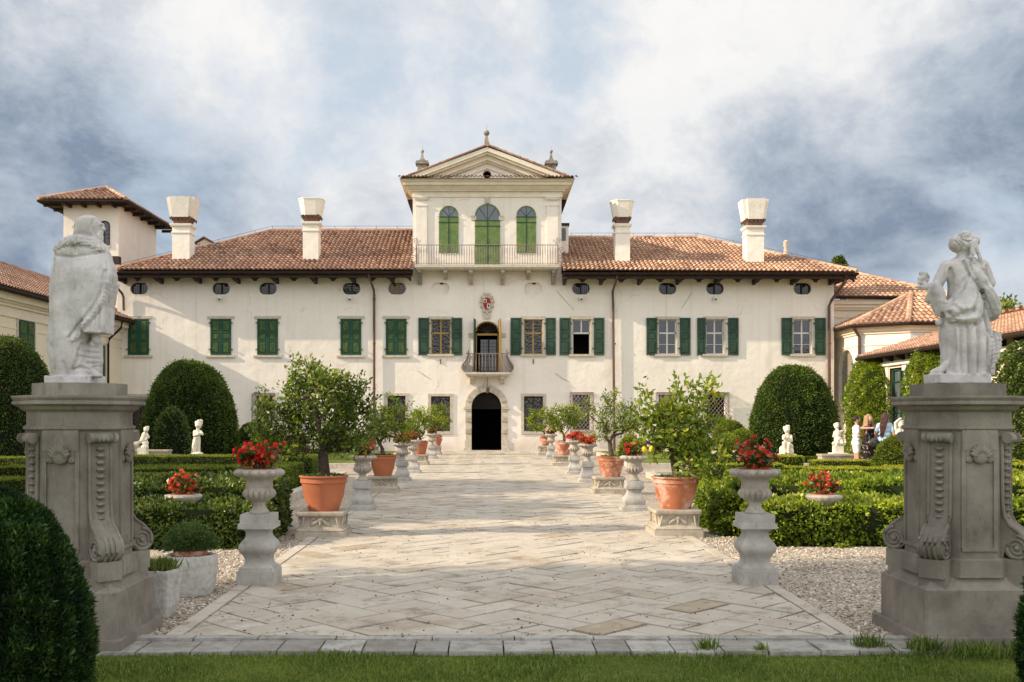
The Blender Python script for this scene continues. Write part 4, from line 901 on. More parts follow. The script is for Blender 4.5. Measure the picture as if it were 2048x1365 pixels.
# dormer beside the central block, small gabled lantern behind the left roof
b = MB(); Yd = 47.0; xa, xb_ = crr+.02, X_(1137, Yd); b.box(xa, xb_, Yd, Yd+2, 9, Z_(452, Yd)); d = b.build('dormer', 'plaster', villa)
b = MB(); b.box(xa, xb_+.04, Yd-.08, Yd+2, Z_(452, Yd), Z_(447, Yd)); b.build('roof_slab', 'wood', d); b = MB(); b.box(xa, xb_-.13, Yd-.03, Yd+.01, Z_(482, Yd), Z_(457, Yd)); b.build('pane', 'glass', d)
b = MB(); Yd = 52.5; x0_, x1_, xm = X_(390, Yd), X_(430, Yd), X_(409, Yd); b.prism([(x0_+.1, 9.5), (x1_-.1, 9.5), (x1_-.1, Z_(487, Yd)), (xm, Z_(478, Yd)), (x0_+.1, Z_(487, Yd))], Yd, Yd+1.5); d = b.build('roof_lantern', 'plaster_pink', villa)
b = MB(); b.prism([(x0_-.02, Z_(488, Yd)), (xm, Z_(476.5, Yd)), (x1_+.02, Z_(488, Yd)), (x1_+.02, Z_(486, Yd)), (xm, Z_(473.5, Yd)), (x0_-.02, Z_(486, Yd))], Yd-.15, Yd+1.6); b.build('roof_slab', 'tile', d)
# iron wall ties
for p in (881, 1066.5): b = MB(); b.box(FX(p)-.02, FX(p)+.02, YF-.05, YF, FZ(728), FZ(719)); b.build('wall_tie', 'iron', villa)
for (p0, q0, p1, q1) in ((836, 742, 862, 759), (1110, 747, 1140, 765), (1113, 582, 1148, 620), (1384, 584, 1364, 616)):
    b = MB(); b.tube([(FX(p0), YF-.012, FZ(q0)), ((FX(p0)+FX(p1))/2, YF-.02, (FZ(q0)+FZ(q1))/2-.02), (FX(p1), YF-.012, FZ(q1))], .012, 4); b.build('wall_cable', 'trim', villa)
# ---- things fixed on the villa but things of their own
def camera_thing(p, lbl):
    o = empty('security_camera', (FX(p), YF, FZ(600)), lbl, 'security camera', 'cameras fixed under the oval windows')
    x, z = FX(p), FZ(600); b = MB(); b.ell((x, YF-.22, z+.02), (.09, .09, .08)); b.lathe([(.10, 0), (.11, .05), (.08, .12), (.0, .13)], 14, (x, YF-.22, z+.02)); b.build('housing', 'whitecam', o, smooth=True)
    b = MB(); b.tube([(x, YF-.2, z+.15), (x-.1, YF-.12, z+.1), (x-.12, YF, z-.06)], .018, 5); b.build('bracket', 'whitecam', o)
    b = MB(); b.ell((x, YF-.28, z-.01), (.045, .045, .045)); b.build('lens', 'glass', o)
camera_thing(442, 'small white security camera under the oval window above the left dome topiary')
camera_thing(701, 'small white security camera left of the left hand downpipe of the villa front')
camera_thing(1162, 'small white security camera above the window with the lower sash open and black')
camera_thing(1429, 'small white security camera under an oval window left of the last chimney')
x = FX(974.5); o = empty('hanging_lantern', (x, YF-.35, FZ(785)), 'small dark iron lantern on a long rod under the little balcony over the door', 'lantern')
b = MB(); b.tube([(x, YF-.35, FZ(752)), (x, YF-.35, FZ(776))], .012, 5); b.build('rod', 'iron', o)
b = MB(); b.lathe([(.02, .28), (.09, .22), (.11, .2), (.09, .19), (.075, .02), (.05, 0), (.0, -.03)], 8, (x, YF-.35, FZ(787))); b.build('lamp_body', 'iron', o)
# ================================================= SIDE BUILDINGS
# ---- left wing
WX = -16.4
lw = empty('wing_building', (WX, 38, 0), 'cream side wing with a moulded cornice running forward at the left edge', 'building')
b = MB(); b.box(-25, WX, 32.6, YF-.01, 0, 5.3); b.prism([(-25, 5.3), (WX, 5.3), (-20.5, 7.9)], 32.62, YF+2.0); b.build('wall', 'plaster_wing', lw)
b = MB()
for z0, z1, p in ((4.62, 4.68, .02), (5.0, 5.1, .05), (5.1, 5.35, .03), (5.35, 5.45, .12), (5.45, 5.52, .2), (5.52, 5.7, .34), (5.7, 5.82, .42)):
    b.box(WX-.2, WX+p, 32.6-p, YF-.02, z0, z1); b.box(-25, WX-.2, 32.6-p, 32.7, z0, z1)
b.build('cornice', 'mould', lw)
ex, ez, rx, rz = -15.86, 5.88, -20.5, 8.0
tile_roof('roof', [(ex, 32.0, ez), (ex, YF+.0, ez), (rx, YF+.0, rz), (rx, 32.0, rz)], lw)
tile_roof('roof', [(-25.2, 47.6, 5.9), (-25.2, 32, 5.9), (rx, 32, rz), (rx, 47.6, rz)], lw, pitch=.4, row=1)
tile_roof('roof', [(-16.9, YF, 6.36), (-16.9, 47.6, 6.36), (rx, 47.6, rz), (rx, YF, rz)], lw)
rb = MB(); ridge(rb, (rx, 32, rz), (rx, 47.6, rz)); rb.build('ridge_tiles', 'tile', lw, fixn=False)
b = MB(); b.tube([(ex+.03, 31.9, ez-.10), (ex+.03, YF-.04, ez-.10)], .085, 8); b.build('gutter', 'gutter', lw)
pipe([(ex, 43.6, ez-.15), (ex-.05, 43.6, ez-.45), (WX+.14, 43.2, ez-.95), (WX+.12, 43.1, ez-1.2), (WX+.12, 43.1, 0)], .05, lw, 'gutter')
for y0, y1, z0, z1 in ((35.05, 36.25, 3.6, 5.0), (42.3, 42.95, 3.3, 4.6)):
    z1 = min(z1, 4.98); b = MB()
    b.box(WX-.02, WX+.03, y0-.14, y0, z0-.12, z1+.1); b.box(WX-.02, WX+.03, y1, y1+.14, z0-.12, z1+.1); b.box(WX-.02, WX+.035, y0, y1, z1, z1+.1); b.box(WX-.02, WX+.05, y0-.1, y1+.1, z0-.12, z0); w = b.build('window', 'trim', lw)
    for i in (0, 1):
        s_ = MB(); ya = y0+i*(y1-y0)/2+.005; yb = ya+(y1-y0)/2-.01; s_.box(WX, WX+.05, ya, yb, z0, z1)
        for a, c in ((z0+.07, z0+.35*(z1-z0)), (z0+.4*(z1-z0), z0+.62*(z1-z0)), (z0+.67*(z1-z0), z1-.07)): s_.box(WX+.05, WX+.064, ya+.06, yb-.06, a, c, 1)
        s_.build('shutter', ['green_old', 'panel_old'], w)
# ---- tower
TY = 47.0; tw = empty('tower', (X_(182, TY), TY, 0), 'square cream tower with a tiled hip roof behind the left end of the villa', 'tower')
tx0, tx1 = X_(127, TY), X_(237, TY); tz = 11.5
b = MB(); b.box(tx0, tx1, TY, 52.4, 0, tz); b.build('wall', 'plaster', tw)
b = MB(); b.box(tx1-.75, tx1+.02, TY-.03, TY+.3, Z_(529, TY), Z_(513, TY)); b.build('flashing', 'wood', tw)
for a, c in ((150, 168), (200, 219)):
    xa, xb_ = X_(a, TY), X_(c, TY); xm = (xa+xb_)/2; q = [(xa, Z_(491, TY)), (xb_, Z_(491, TY))]+arc(xm, Z_(451, TY), (xb_-xa)/2, .18, 0, pi, 10)
    b = MB(); b.box(xa-.07, xb_+.07, TY-.05, TY+.01, Z_(496, TY), Z_(491.5, TY)); b.box(xa-.12, xa, TY-.03, TY+.01, Z_(456, TY), Z_(452, TY)); w = b.build('window', 'trim', tw)
    b = MB(); b.prism(q, TY-.012, TY+.01); b.build('pane', 'glass', w)
    b = MB(); b.tube([(p[0], TY-.03, p[1]) for p in q+[q[0]]], .03, 4); b.box(xm-.02, xm+.02, TY-.03, TY-.01, q[0][1], Z_(448, TY))
    for k in range(4): b.box(xa, xb_, TY-.025, TY-.012, q[0][1]+.2*k+.1, q[0][1]+.2*k+.12)
    b.build('window_frame', 'wood', w)
ov = .85; e0, e1, ya, yb = tx0-ov, tx1+ov*.7, TY-.75, 53.2; zE = 11.62; apx = (tx0+tx1)/2
A_, B_ = (apx, 48.9, 12.72), (apx, 51.3, 12.72)
tile_roof('roof', [(e0, ya, zE), (e1, ya, zE), A_], tw); tile_roof('roof', [(e1, ya, zE), (e1, yb, zE), B_, A_], tw, 'tile2')
tile_roof('roof', [(e0, yb, zE), (e0, ya, zE), A_, B_], tw); tile_roof('roof', [(e1, yb, zE), (e0, yb, zE), B_], tw)
rb = MB(); ridge(rb, (e0, ya, zE), A_, .09); ridge(rb, (e1, ya, zE), A_, .09); ridge(rb, A_, B_, .09); ridge(rb, B_, (e1, yb, zE), .09); rb.build('ridge_tiles', 'tile2', tw, fixn=False)
b = MB(); b.box(e0+.05, e1-.05, ya+.05, yb-.05, zE-.12, zE-.05)
for i in range(7):
    y = ya+.4+i*1.1; b.box(tx1, e1-.05, y, y+.1, zE-.26, zE-.12); b.box(e0+.05, tx0, y, y+.1, zE-.26, zE-.12)
for i in range(4): x = tx0+.3+i*.7; b.box(x, x+.1, ya+.05, TY, zE-.26, zE-.12)
b.build('eaves_board', 'wood', tw)
b = MB(); b.tube([(e0, ya, zE-.08), (e1, ya, zE-.08), (e1, yb, zE-.08)], .075, 8); b.tube([(e0, ya, zE-.08), (e0, yb, zE-.08)], .075, 8); b.build('gutter', 'gutter', tw)
# ---- right: long tiled building behind
rbk = empty('rear_building', (19, 46.4, 0), 'lower building with a tiled hip roof joined behind the right end of the villa', 'building')
b = MB(); b.box(xr+.02, 21.3, 46.4, 56, 0, 6.8); b.build('wall', 'plaster_pink', rbk)
b = MB()
for z0, z1, p in ((5.55, 5.6, .02), (6.15, 6.25, .04), (6.25, 6.5, .02), (6.5, 6.6, .12), (6.6, 6.75, .2), (6.75, 6.95, .3)): b.box(xr+.03, 21.3+p, 46.4-p, 56, z0, z1)
b.build('cornice', 'plaster_pink', rbk)
q0, q1 = (xr-.1, 45.95, 7.05), (21.9, 45.95, 7.05)
tile_roof('roof', [q0, q1, (16.9, 51.5, 9.35), (xr-.1, 51.5, 9.35)], rbk, 'tile2', .23)
tile_roof('roof', [q1, (21.9, 57, 7.05), (16.9, 51.6, 9.35), (16.9, 51.5, 9.35)], rbk, 'tile2', .23)
rb = MB(); ridge(rb, q1, (16.9, 51.5, 9.35)); rb.build('ridge_tiles', 'tile2', rbk, fixn=False)
b = MB(); b.tube([q0, q1], .08, 8); b.build('gutter', 'gutter', rbk)
b = MB(); x, y = 15.6, 52; b.lathe([(.30, 8.6), (.28, 9.55), (.14, 9.65), (.12, 9.75), (.30, 9.95), (.33, 10.1), (.16, 10.25), (.10, 10.7), (.14, 10.8), (.12, 10.9), (.15, 11.0), (.05, 11.08)], 14, (x, y, -.35)); b.build('finial', 'trim', rbk, smooth=True)
# ---- right: polygonal pavilion
pv = empty('pavilion', (18, 43, 0), 'cream polygonal pavilion with an arched opening and fan shaped tiled roof at the right', 'building')
P = [(16.1, 46.3), (16.1, 43.1), (17.8, 41.95), (22, 41.95), (22, 46.3)]; zt3 = 5.45
b = MB(); n = len(P)
for i in range(n):
    (ax1, ay1), (ax2, ay2) = P[i], P[(i+1) % n]
    if i == 0:      # facet with the arched opening
        yA, yB = 45.65, 43.75; ym = (yA+yB)/2; rr = abs(yA-yB)/2; hole = [(yA, 2.2), (yA, 3.55)]+[(ym+rr*cos(t), 3.55+rr*1.05*sin(t)) for t in [pi*k/12 for k in range(1, 12)]]+[(yB, 3.55), (yB, 2.2)]
        lo_ = [[Vector((ay2, 0, 0)), Vector((ay1, 0, 0)), Vector((ay1, zt3, 0)), Vector((ay2, zt3, 0))], [Vector((p[0], p[1], 0)) for p in hole]]
        fl = [p for L in lo_ for p in L]; b.add([(16.1, p.x, p.y) for p in fl], [tuple(t) for t in tessellate_polygon(lo_)])
        m_ = len(hole); b.add([(16.1, p[0], p[1]) for p in hole]+[(16.4, p[0], p[1]) for p in hole], [(k, (k+1) % m_, (k+1) % m_+m_, k+m_) for k in range(m_)])
    else: b.add([(ax1, ay1, 0), (ax2, ay2, 0), (ax2, ay2, zt3), (ax1, ay1, zt3)], [(0, 1, 2, 3)])
b.build('wall', 'plaster_white', pv, fixn=False)
b = MB()
for k in range(26): z = 2.2+k*.085; b.tube([(16.3, 43.7, z), (16.3, 45.7, z)], .022, 4)
for k in range(14): y = 43.75+k*.145; b.tube([(16.27, y, 2.2), (16.27, y, 4.6)], .02, 4)
b.build('cane_screen', 'plinth', pv); b = MB(); b.box(16.42, 16.5, 43.5, 45.9, 2, 4.8); b.build('interior', 'bark', pv)
b = MB()
def off(P, d):
    c = (20, 45); return [(c[0]+(x-c[0])*(1+d/3.5), c[1]+(y-c[1])*(1+d/3.5)) for x, y in P]
for z0, z1, d in ((4.6, 4.65, .03), (5.1, 5.2, .06), (5.2, 5.32, .12), (5.32, 5.45, .2)): Q = off(P, d); b.prism([(x, y) for x, y in Q], z0, z1, ax='z')
b.build('cornice', 'plaster_pink', pv)
Q = off(P, .36); ap0, ap1 = (18.9, 44.5, 7.0), (21.5, 44.5, 7.0); Q3 = [(x, y, 5.5) for x, y in Q]
tile_roof('roof', [Q3[0], Q3[1], ap0], pv, 'tile2', .23); tile_roof('roof', [Q3[1], Q3[2], ap0], pv, 'tile2', .23); tile_roof('roof', [Q3[2], Q3[3], ap1, ap0], pv, 'tile2', .23)
rb = MB(); ridge(rb, Q3[1], ap0, .12); ridge(rb, Q3[2], ap0, .12); rb.build('ridge_tiles', 'tile2', pv, fixn=False)
b = MB(); b.tube([(x, y, 5.45) for x, y in Q[:4]], .07, 8); b.build('gutter', 'gutter', pv)
b = MB(); b.tube([(Q[1][0]+.05, Q[1][1], 5.4), (16.05, 43.0, 5.0), (16.05, 42.95, 0)], .07, 8); b.build('downpipe', 'pipe', pv)
# ---- right: low portico wing
pt = empty('portico_wing', (15.9, 34, 0), 'low cream wing with long tiled roof, glazed door and climbers at the right', 'building')
b = MB(); wx = 15.8
dy = [(37.6, 39.15)]; 
b.add([(wx, 41, 0), (wx, 39.15, 0), (wx, 39.15, 3.75), (wx, 41, 3.75), (wx, 37.6, 0), (wx, 22, 0), (wx, 22, 3.75), (wx, 37.6, 3.75), (wx, 39.15, 3.45), (wx, 37.6, 3.45)], [(0, 1, 2, 3), (4, 5, 6, 7), (8, 9, 7, 2)])
b.add([(wx, 41, 0), (24, 41, 0), (24, 41, 3.9), (20, 41, 5.3), (wx, 41, 3.9)], [(0, 1, 2, 3, 4)]); b.add([(wx, 22, 0), (24, 22, 0), (24, 22, 3.9), (20, 22, 5.3), (wx, 22, 3.9)], [(0, 1, 2, 3, 4)])
b.build('wall', 'plaster_pink', pt, fixn=False)
b = MB(); b.box(wx-.1, wx+.02, 36.6, 37.55, 0, 3.5); b.box(wx-.16, wx+.02, 36.5, 37.62, 3.3, 3.5); b.box(wx-.06, wx+.02, 39.2, 39.9, 0, 3.5); b.box(wx-.12, wx+.02, 22, 41, 3.55, 3.7); b.build('pilaster', 'plaster_white', pt)
b = MB(); b.box(wx+.1, wx+.16, 37.6, 37.7, 0, 3.45); b.box(wx+.1, wx+.16, 39.05, 39.15, 0, 3.45); b.box(wx+.1, wx+.16, 38.33, 38.43, 0, 3.45); b.box(wx+.1, wx+.16, 37.6, 39.15, 3.35, 3.45)
for z in (.5, 1.1, 1.7, 2.3, 2.9): b.box(wx+.11, wx+.15, 37.6, 39.15, z, z+.04)
d = b.build('glazed_door', 'green_old', pt); b = MB(); b.box(wx+.17, wx+.18, 37.6, 39.15, 0, 3.45); b.build('pane', 'glass_pale', d)
b = MB()
for y in np.arange(23, 41, 1.05): b.prism([(15.42, 3.92), (wx, 3.98), (wx, 3.62), (15.7, 3.72), (15.5, 3.8)], y, y+.09)
b.build('rafters', 'wood', pt)
tile_roof('roof', [(15.3, 21.6, 4.0), (15.3, 41.2, 4.0), (20, 41.2, 5.45), (20, 21.6, 5.45)], pt, 'tile2', .22); tile_roof('roof', [(24.5, 41.2, 4.0), (24.5, 21.6, 4.0), (20, 21.6, 5.45), (20, 41.2, 5.45)], pt, 'tile2', .5, 1)
b = MB(); b.tube([(15.27, 21.5, 3.93), (15.27, 41.2, 3.93)], .08, 8); b.build('gutter', 'gutter', pt)
b = MB(); b.box(20.8, 21.8, 38, 38.8, 4.8, 5.75); b.loft([[(20.6, 37.8, 5.75), (22, 37.8, 5.75), (22, 39, 5.75), (20.6, 39, 5.75)], [(21.2, 38.3, 6.0), (21.4, 38.3, 6.0), (21.4, 38.5, 6.0), (21.2, 38.5, 6.0)]]); b.build('chimney', 'plinth', pt)

# ================================================= PLANTS
def shell_pts(n, c, rx, ry, h, base=0, p=2.6, lump=.05, sd=0, lf=2.2):
    """points and outward normals on a clipped dome"""
    u = NR.uniform(0, 2*pi, n); k = NR.uniform(0, 1, n)**.75
    # superellipse profile: radius against height
    zz = k; rr = (1-zz**p)**(1/p)
    z0 = np.clip(rr*0+1, 0, 1)
    Nn = np.stack([np.cos(u)*rr**(p-1)/rx, np.sin(u)*rr**(p-1)/ry, zz**(p-1)/h], 1); Nn /= np.linalg.norm(Nn, axis=1)[:, None]+1e-9
    under = np.where(zz < .22, .90+.10*np.sin(zz/.22*pi/2), 1)
    P = np.stack([np.cos(u)*rr*rx*under, np.sin(u)*rr*ry*under, zz*h], 1)
    P += Nn*(lump*nz(P+sd*3.1, lf, sd)+lump*.5*nz(P*1.0, lf*4, sd+1)+NR.normal(0, lump*.45, n))[:, None]
    return P+np.array([c[0], c[1], base]), Nn
def topiary(name, c, rx, ry, h, n, leaf_, mat, label, cat='topiary', p=2.6, lump=.05, core='core_dark', lf=2.2, sd=0, group=None, base=0):
    q, Nn = shell_pts(n, c, rx, ry, h, base, p, lump, sd, lf); top = NR.uniform(.55, 1, n)
    cap = NR.uniform(0, 1, n//3); 
    q += Nn*(np.where(NR.random(n) < .03, NR.uniform(.5, 1.6, n), 0)*leaf_)[:, None]
    V, F = leafV(q-Nn*leaf_*.5, Nn, NR.uniform(.7, 1.4, n)*leaf_, .5, .7)
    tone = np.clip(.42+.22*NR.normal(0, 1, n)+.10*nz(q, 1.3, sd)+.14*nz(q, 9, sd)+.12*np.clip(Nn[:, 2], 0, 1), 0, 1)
    core_ = MB(); rings = []
    for i in range(13):
        z = i/12*.999; r = (1-z**p)**(1/p)*(.90+.10*min(1, z/.22)); rings.append([(c[0]+cos(t)*r*(rx-leaf_*.6), c[1]+sin(t)*r*(ry-leaf_*.6), base+z*(h-leaf_*.6)) for t in [2*pi*k/28 for k in range(28)]])
    core_.loft(rings); o = empty(name, (c[0], c[1], base), label, cat, group)
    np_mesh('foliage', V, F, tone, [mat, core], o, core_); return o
def hedge(lbl, boxes, mat, dens=900, leaf_=.035, name='box_hedge', lump=.02, core='core', group=None, rnd=.05, cat='hedge'):
    parts = []; core_ = MB(); x0, x1, y0, y1 = boxes[0][:4]; o = empty(name, ((x0+x1)/2, (y0+y1)/2, 0), lbl, cat, group)
    for x0, x1, y0, y1, z1 in boxes:
        faces = [((x0, x1), (y0, y1), (z1, z1), (0, 0, 1)), ((x0, x1), (y0, y0), (0, z1), (0, -1, 0)), ((x0, x0), (y0, y1), (0, z1), (-1, 0, 0)), ((x1, x1), (y0, y1), (0, z1), (1, 0, 0)), ((x0, x1), (y1, y1), (0, z1), (0, 1, 0))]
        for (a, b2), (c, d), (e, f), nn in faces:
            ar = max((b2-a), .0)*max((d-c), 0) if nn[2] else (max(b2-a, 0)+max(d-c, 0))*(f-e); k = int(ar*dens*(.25 if nn[1] == 1 else 1))
            if k < 2: continue
            P_ = np.stack([NR.uniform(a, b2, k), NR.uniform(c, d, k), NR.uniform(e, f, k)], 1)
            dx = np.minimum(P_[:, 0]-x0, x1-P_[:, 0]); dy_ = np.minimum(P_[:, 1]-y0, y1-P_[:, 1]); dz = z1-P_[:, 2]
            ctr = np.array([(x0+x1)/2, (y0+y1)/2, z1*.5]); N_ = np.tile(np.array(nn, float), (k, 1))
            ed = np.sort(np.stack([dx, dy_, dz], 1), axis=1)[:, 1]; rr = np.clip(1-ed/rnd, 0, 1)[:, None]
            N2 = N_+rr*.8*np.sign(P_-ctr)*(np.abs(P_-ctr) > 0)*.5; N2 /= np.linalg.norm(N2, axis=1)[:, None]
            P_ -= N2*rr*rnd*.35; P_ += N2*(lump*nz(P_, 5)+lump*.6*nz(P_, 13)+NR.normal(0, leaf_*.25, k))[:, None]
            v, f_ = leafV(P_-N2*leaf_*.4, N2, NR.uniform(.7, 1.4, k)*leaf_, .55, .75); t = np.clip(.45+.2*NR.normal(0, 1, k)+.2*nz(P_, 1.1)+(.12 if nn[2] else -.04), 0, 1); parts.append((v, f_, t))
        e_ = leaf_*.8; core_.box(x0+e_, x1-e_, y0+e_, y1-e_, 0, z1-e_)
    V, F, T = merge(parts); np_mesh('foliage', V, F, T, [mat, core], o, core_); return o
# big domes of the background
topiary('topiary_dome', (X_(380, 38), 38), 1.80, 1.7, 3.66, 40000, .075, 'yew', 'tall dark clipped dome in front of the left half of the villa', p=2.3, sd=1, lump=.075)
topiary('topiary_dome', (X_(1587, 37), 37), 1.62, 1.6, 3.42, 40000, .075, 'yew', 'tall clipped dome in front of the right half of the villa, behind a seated cherub', p=2.3, sd=2, lump=.075)
topiary('topiary_dome', (X_(8, 30), 30), 1.5, 1.5, 3.95, 30000, .055, 'yew', 'dark clipped dome at the left edge behind the cloaked statue', p=2.5, sd=3)
topiary('ivy_shrub', (X_(346, 35.4), 35.2), .68, .6, 1.9, 6000, .06, 'ivy_dark', 'light speckled ivy shrub pressed against the front of the left dome', 'shrub', p=2.1, lump=.08, sd=4)
for i, (px, Y, r, pyt, pb_, lbl) in enumerate([(505, 40, .74, 846, 0, 'small dark clipped dome right beside the tall left dome'), (535, 37, .68, 866, 0, 'light topped clipped mound left of the big potted citrus, above the red urn flowers'),
        (573, 33, .62, 872, 0, 'clipped mound just behind the trunk of the largest potted citrus'), (600, 27, .42, 890, 0, 'narrow dark clipped bush left of the largest citrus trunk'),
        (1462, 39, .83, 841, 0, 'rounded clipped dome, highest of the cluster left of the tall right dome'), (1484, 36, .64, 858, 0, 'rounded clipped dome touching the left foot of the tall right dome'),
        (1451, 33, .80, 869, 0, 'broad clipped mound, foremost of the cluster left of the tall right dome'), (1388, 35, .75, 864, 0, 'clipped mound half hidden behind the nearest lemon tree on the right'),
        (1642, 36.5, .55, 868, 0, 'small dark clipped ball between the tall right dome and the ivy clad wall')]):
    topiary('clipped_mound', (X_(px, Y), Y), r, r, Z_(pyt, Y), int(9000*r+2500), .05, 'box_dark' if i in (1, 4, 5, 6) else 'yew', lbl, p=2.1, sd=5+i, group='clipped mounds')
topiary('clipped_mound', (X_(1800, 24), 24), .66, .62, Z_(872, 24), 12000, .04, 'box_dark', 'round clipped box mound beside the right hand pedestal, in front of the people', p=2.2, sd=20)
topiary('clipped_mound', (X_(1258, 36), 36), .42, .4, Z_(872, 36), 3000, .045, 'box', 'little yellow green bush behind the second right hand citrus', p=2.3, sd=22)
# dark hedge along the left back and by the door side
hedge('dark clipped hedge in front of the villa wall, behind the potted citrus on the left', [(X_(640, 42), X_(742, 42), 41.6, 42.4, .72)], 'yew', 900, .05, core='core_dark')
# near yew cones framing the picture
def cone(c, r, h, n, lbl, zw, k0=1.0):
    u = NR.uniform(0, 2*pi, n); t = NR.uniform(0, 1, n)**.8; z = t*h
    def rad(z): q = z/h; return r*np.where(q < zw, .80+.20*np.sin(np.clip(q/zw, 0, 1)*pi/2), (1-np.clip((q-zw)/(1-zw), 0, 1)**1.9)**.62)
    rr = rad(z); P_ = np.stack([np.cos(u)*rr, np.sin(u)*rr, z], 1); Nn = np.stack([np.cos(u), np.sin(u), .25+1.2*np.clip(z/h-zw, 0, 1)], 1); Nn /= np.linalg.norm(Nn, axis=1)[:, None]
    lum = .034*nz(P_, 9, 2)+.026*nz(P_, 23, 5); P_ += Nn*(lum+NR.normal(0, .008, n))[:, None]; P_ += np.array([c[0], c[1], 0])
    Nu = Nn+np.array([0, 0, .9]); Nu /= np.linalg.norm(Nu, axis=1)[:, None]
    V, F = leafV(P_-Nn*.012, Nu, NR.uniform(.018, .045, n), .26, .5); tn = np.clip(.35+.2*NR.normal(0, 1, n)+9*lum, 0, 1)
    b = MB(); rings = []
    for i in range(14): zz = h*.985*i/13; rv = float(rad(np.array([zz]))[0]); rings.append([(c[0]+cos(a)*(rv*.965-.02 if rv > .05 else .005), c[1]+sin(a)*(rv*.965-.02 if rv > .05 else .005), zz) for a in [2*pi*k/30 for k in range(30)]])
    b.loft(rings); o = empty('yew_cone', (c[0], c[1], 0), lbl, 'topiary'); np_mesh('foliage', V, F, tn, ['yew_near', 'core_dark'], o, b)
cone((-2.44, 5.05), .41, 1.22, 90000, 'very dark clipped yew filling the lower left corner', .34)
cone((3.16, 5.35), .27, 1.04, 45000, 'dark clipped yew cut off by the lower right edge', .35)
# box parterres
def par(lbl, bx, m): hedge(lbl, bx, m, 1500, .032, group='low box hedges of the parterre', lump=.022)
hh = .50
Lh = [('front hedge of the left box parterre, broken into blocks', [(-8.6, -6.6, 17.3, 17.8, .50), (-6.3, -5.2, 17.2, 17.8, .54), (-4.9, -4.1, 17.4, 18.2, .50)]),
      ('right end block of the left box parterre beside the lawn', [(-4.75, -4.0, 19.9, 22.0, .58), (-5.2, -4.75, 20.6, 21.2, .54)]),
      ('far right block of the left box parterre', [(-4.9, -4.1, 23.6, 25.2, .62)]),
      ('second row of the left box parterre', [(-9.4, -7.6, 19.1, 19.6, .42), (-7.1, -5.3, 19.0, 19.6, .48)]),
      ('third row of the left box parterre', [(-10.2, -8.2, 20.8, 21.4, .54), (-7.5, -5.6, 20.9, 21.5, .50)]),
      ('fourth row of the left box parterre', [(-10.9, -8.6, 22.8, 23.3, .42), (-8.0, -5.2, 22.6, 23.2, .46)]),
      ('back row of the left box parterre, catching the sun below the cherubs', [(-12.5, -9.3, 24.9, 25.5, .56), (-9.0, -5.2, 24.8, 25.5, .60)])]
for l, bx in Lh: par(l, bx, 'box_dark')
Rh = [('front block of the right box parterre beside the stone kerb', [(4.65, 5.4, 18.0, 19.6, .54), (5.4, 8.8, 18.1, 18.7, .52)]),
      ('second row of the right box parterre', [(6.2, 8.0, 19.9, 20.3, .38), (8.8, 11.2, 19.7, 20.3, .44)]),
      ('third row of the right box parterre', [(4.75, 6.4, 21.4, 22.0, .56), (6.9, 9.3, 21.2, 21.8, .48), (9.7, 12, 21.4, 22.0, .56)]),
      ('fourth row of the right box parterre', [(5.8, 8.9, 23.3, 23.8, .40), (9.3, 12.6, 23.0, 23.6, .44)]),
      ('back row of the right box parterre below the seated cherub', [(5.2, 7.9, 24.8, 25.4, .60), (8.3, 13.6, 25.2, 25.8, .47)]),
      ('near box hedge to the right of the big statue pedestal', [(8.1, 11.5, 16.9, 17.5, .52)])]
for l, bx in Rh: par(l, bx, 'box')
par('low box border at the feet of the cherubs on the left', [(-13.5, -8.2, 31.2, 31.7, .36), (-8.0, -5.6, 33, 33.5, .36)], 'box')
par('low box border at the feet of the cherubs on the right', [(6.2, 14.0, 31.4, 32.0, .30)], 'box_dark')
# broad leaved hedges near the front
def ivyhedge(lbl, bx, mat, dens=2300): hedge(lbl, bx, mat, dens, .058, 'ivy_hedge', .10, 'core', rnd=.2)
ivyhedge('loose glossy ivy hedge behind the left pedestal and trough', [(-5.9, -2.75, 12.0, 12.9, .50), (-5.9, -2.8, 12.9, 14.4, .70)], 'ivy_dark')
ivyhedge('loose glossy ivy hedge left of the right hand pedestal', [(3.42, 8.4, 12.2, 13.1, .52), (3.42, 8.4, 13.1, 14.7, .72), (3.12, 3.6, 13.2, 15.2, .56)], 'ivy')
# climbers on the right wing
def climber(c, rx, ry, z0, z1, n, mat, lbl, name='climbing_ivy', bulge=None):
    u = NR.uniform(pi*.5, pi*1.5, n); t = NR.uniform(-1, 1, n); k = np.where(t > 0, (1-np.abs(t)**2.6)**.5, 1)*(1+.10*np.sin(t*5+u*3)); N_ = np.stack([np.cos(u), np.sin(u), t*.4], 1)
    P_ = np.stack([np.cos(u)*rx*k, np.sin(u)*ry*k, (z0+z1)/2+t*(z1-z0)/2], 1); P_[:, 2] += nz(P_, 2.2)*.15; P_ += N_*(.14*nz(P_, 3, 1)+.08*nz(P_, 8, 2)+NR.normal(0, .03, n))[:, None]; P_ += np.array([c[0], c[1], 0])
    V, F = leafV(P_, N_, NR.uniform(.05, .11, n), .6, .7); b = MB()
    b.loft([[(c[0]+cos(a)*rx*.82*kk, c[1]+sin(a)*ry*.85*kk, z) for a in [pi*.5+pi*q/14 for q in range(15)]] for z, kk in ((z0, .9), (z0+(z1-z0)*.5, .95), (z0+(z1-z0)*.75, .84), (z0+(z1-z0)*.9, .58), (z0+(z1-z0)*.96, .3))])
    o = empty(name, (c[0], c[1], z0), lbl, 'climbing plant'); np_mesh('foliage', V, F, np.clip(.5+.22*NR.normal(0, 1, n)+.25*nz(P_, 2.5), 0, 1), [mat, 'core'], o, b)
climber((15.75, 40.7), .85, 1.75, 0, 3.95, 16000, 'ivy', 'bright green climber covering the wall behind the embracing people')
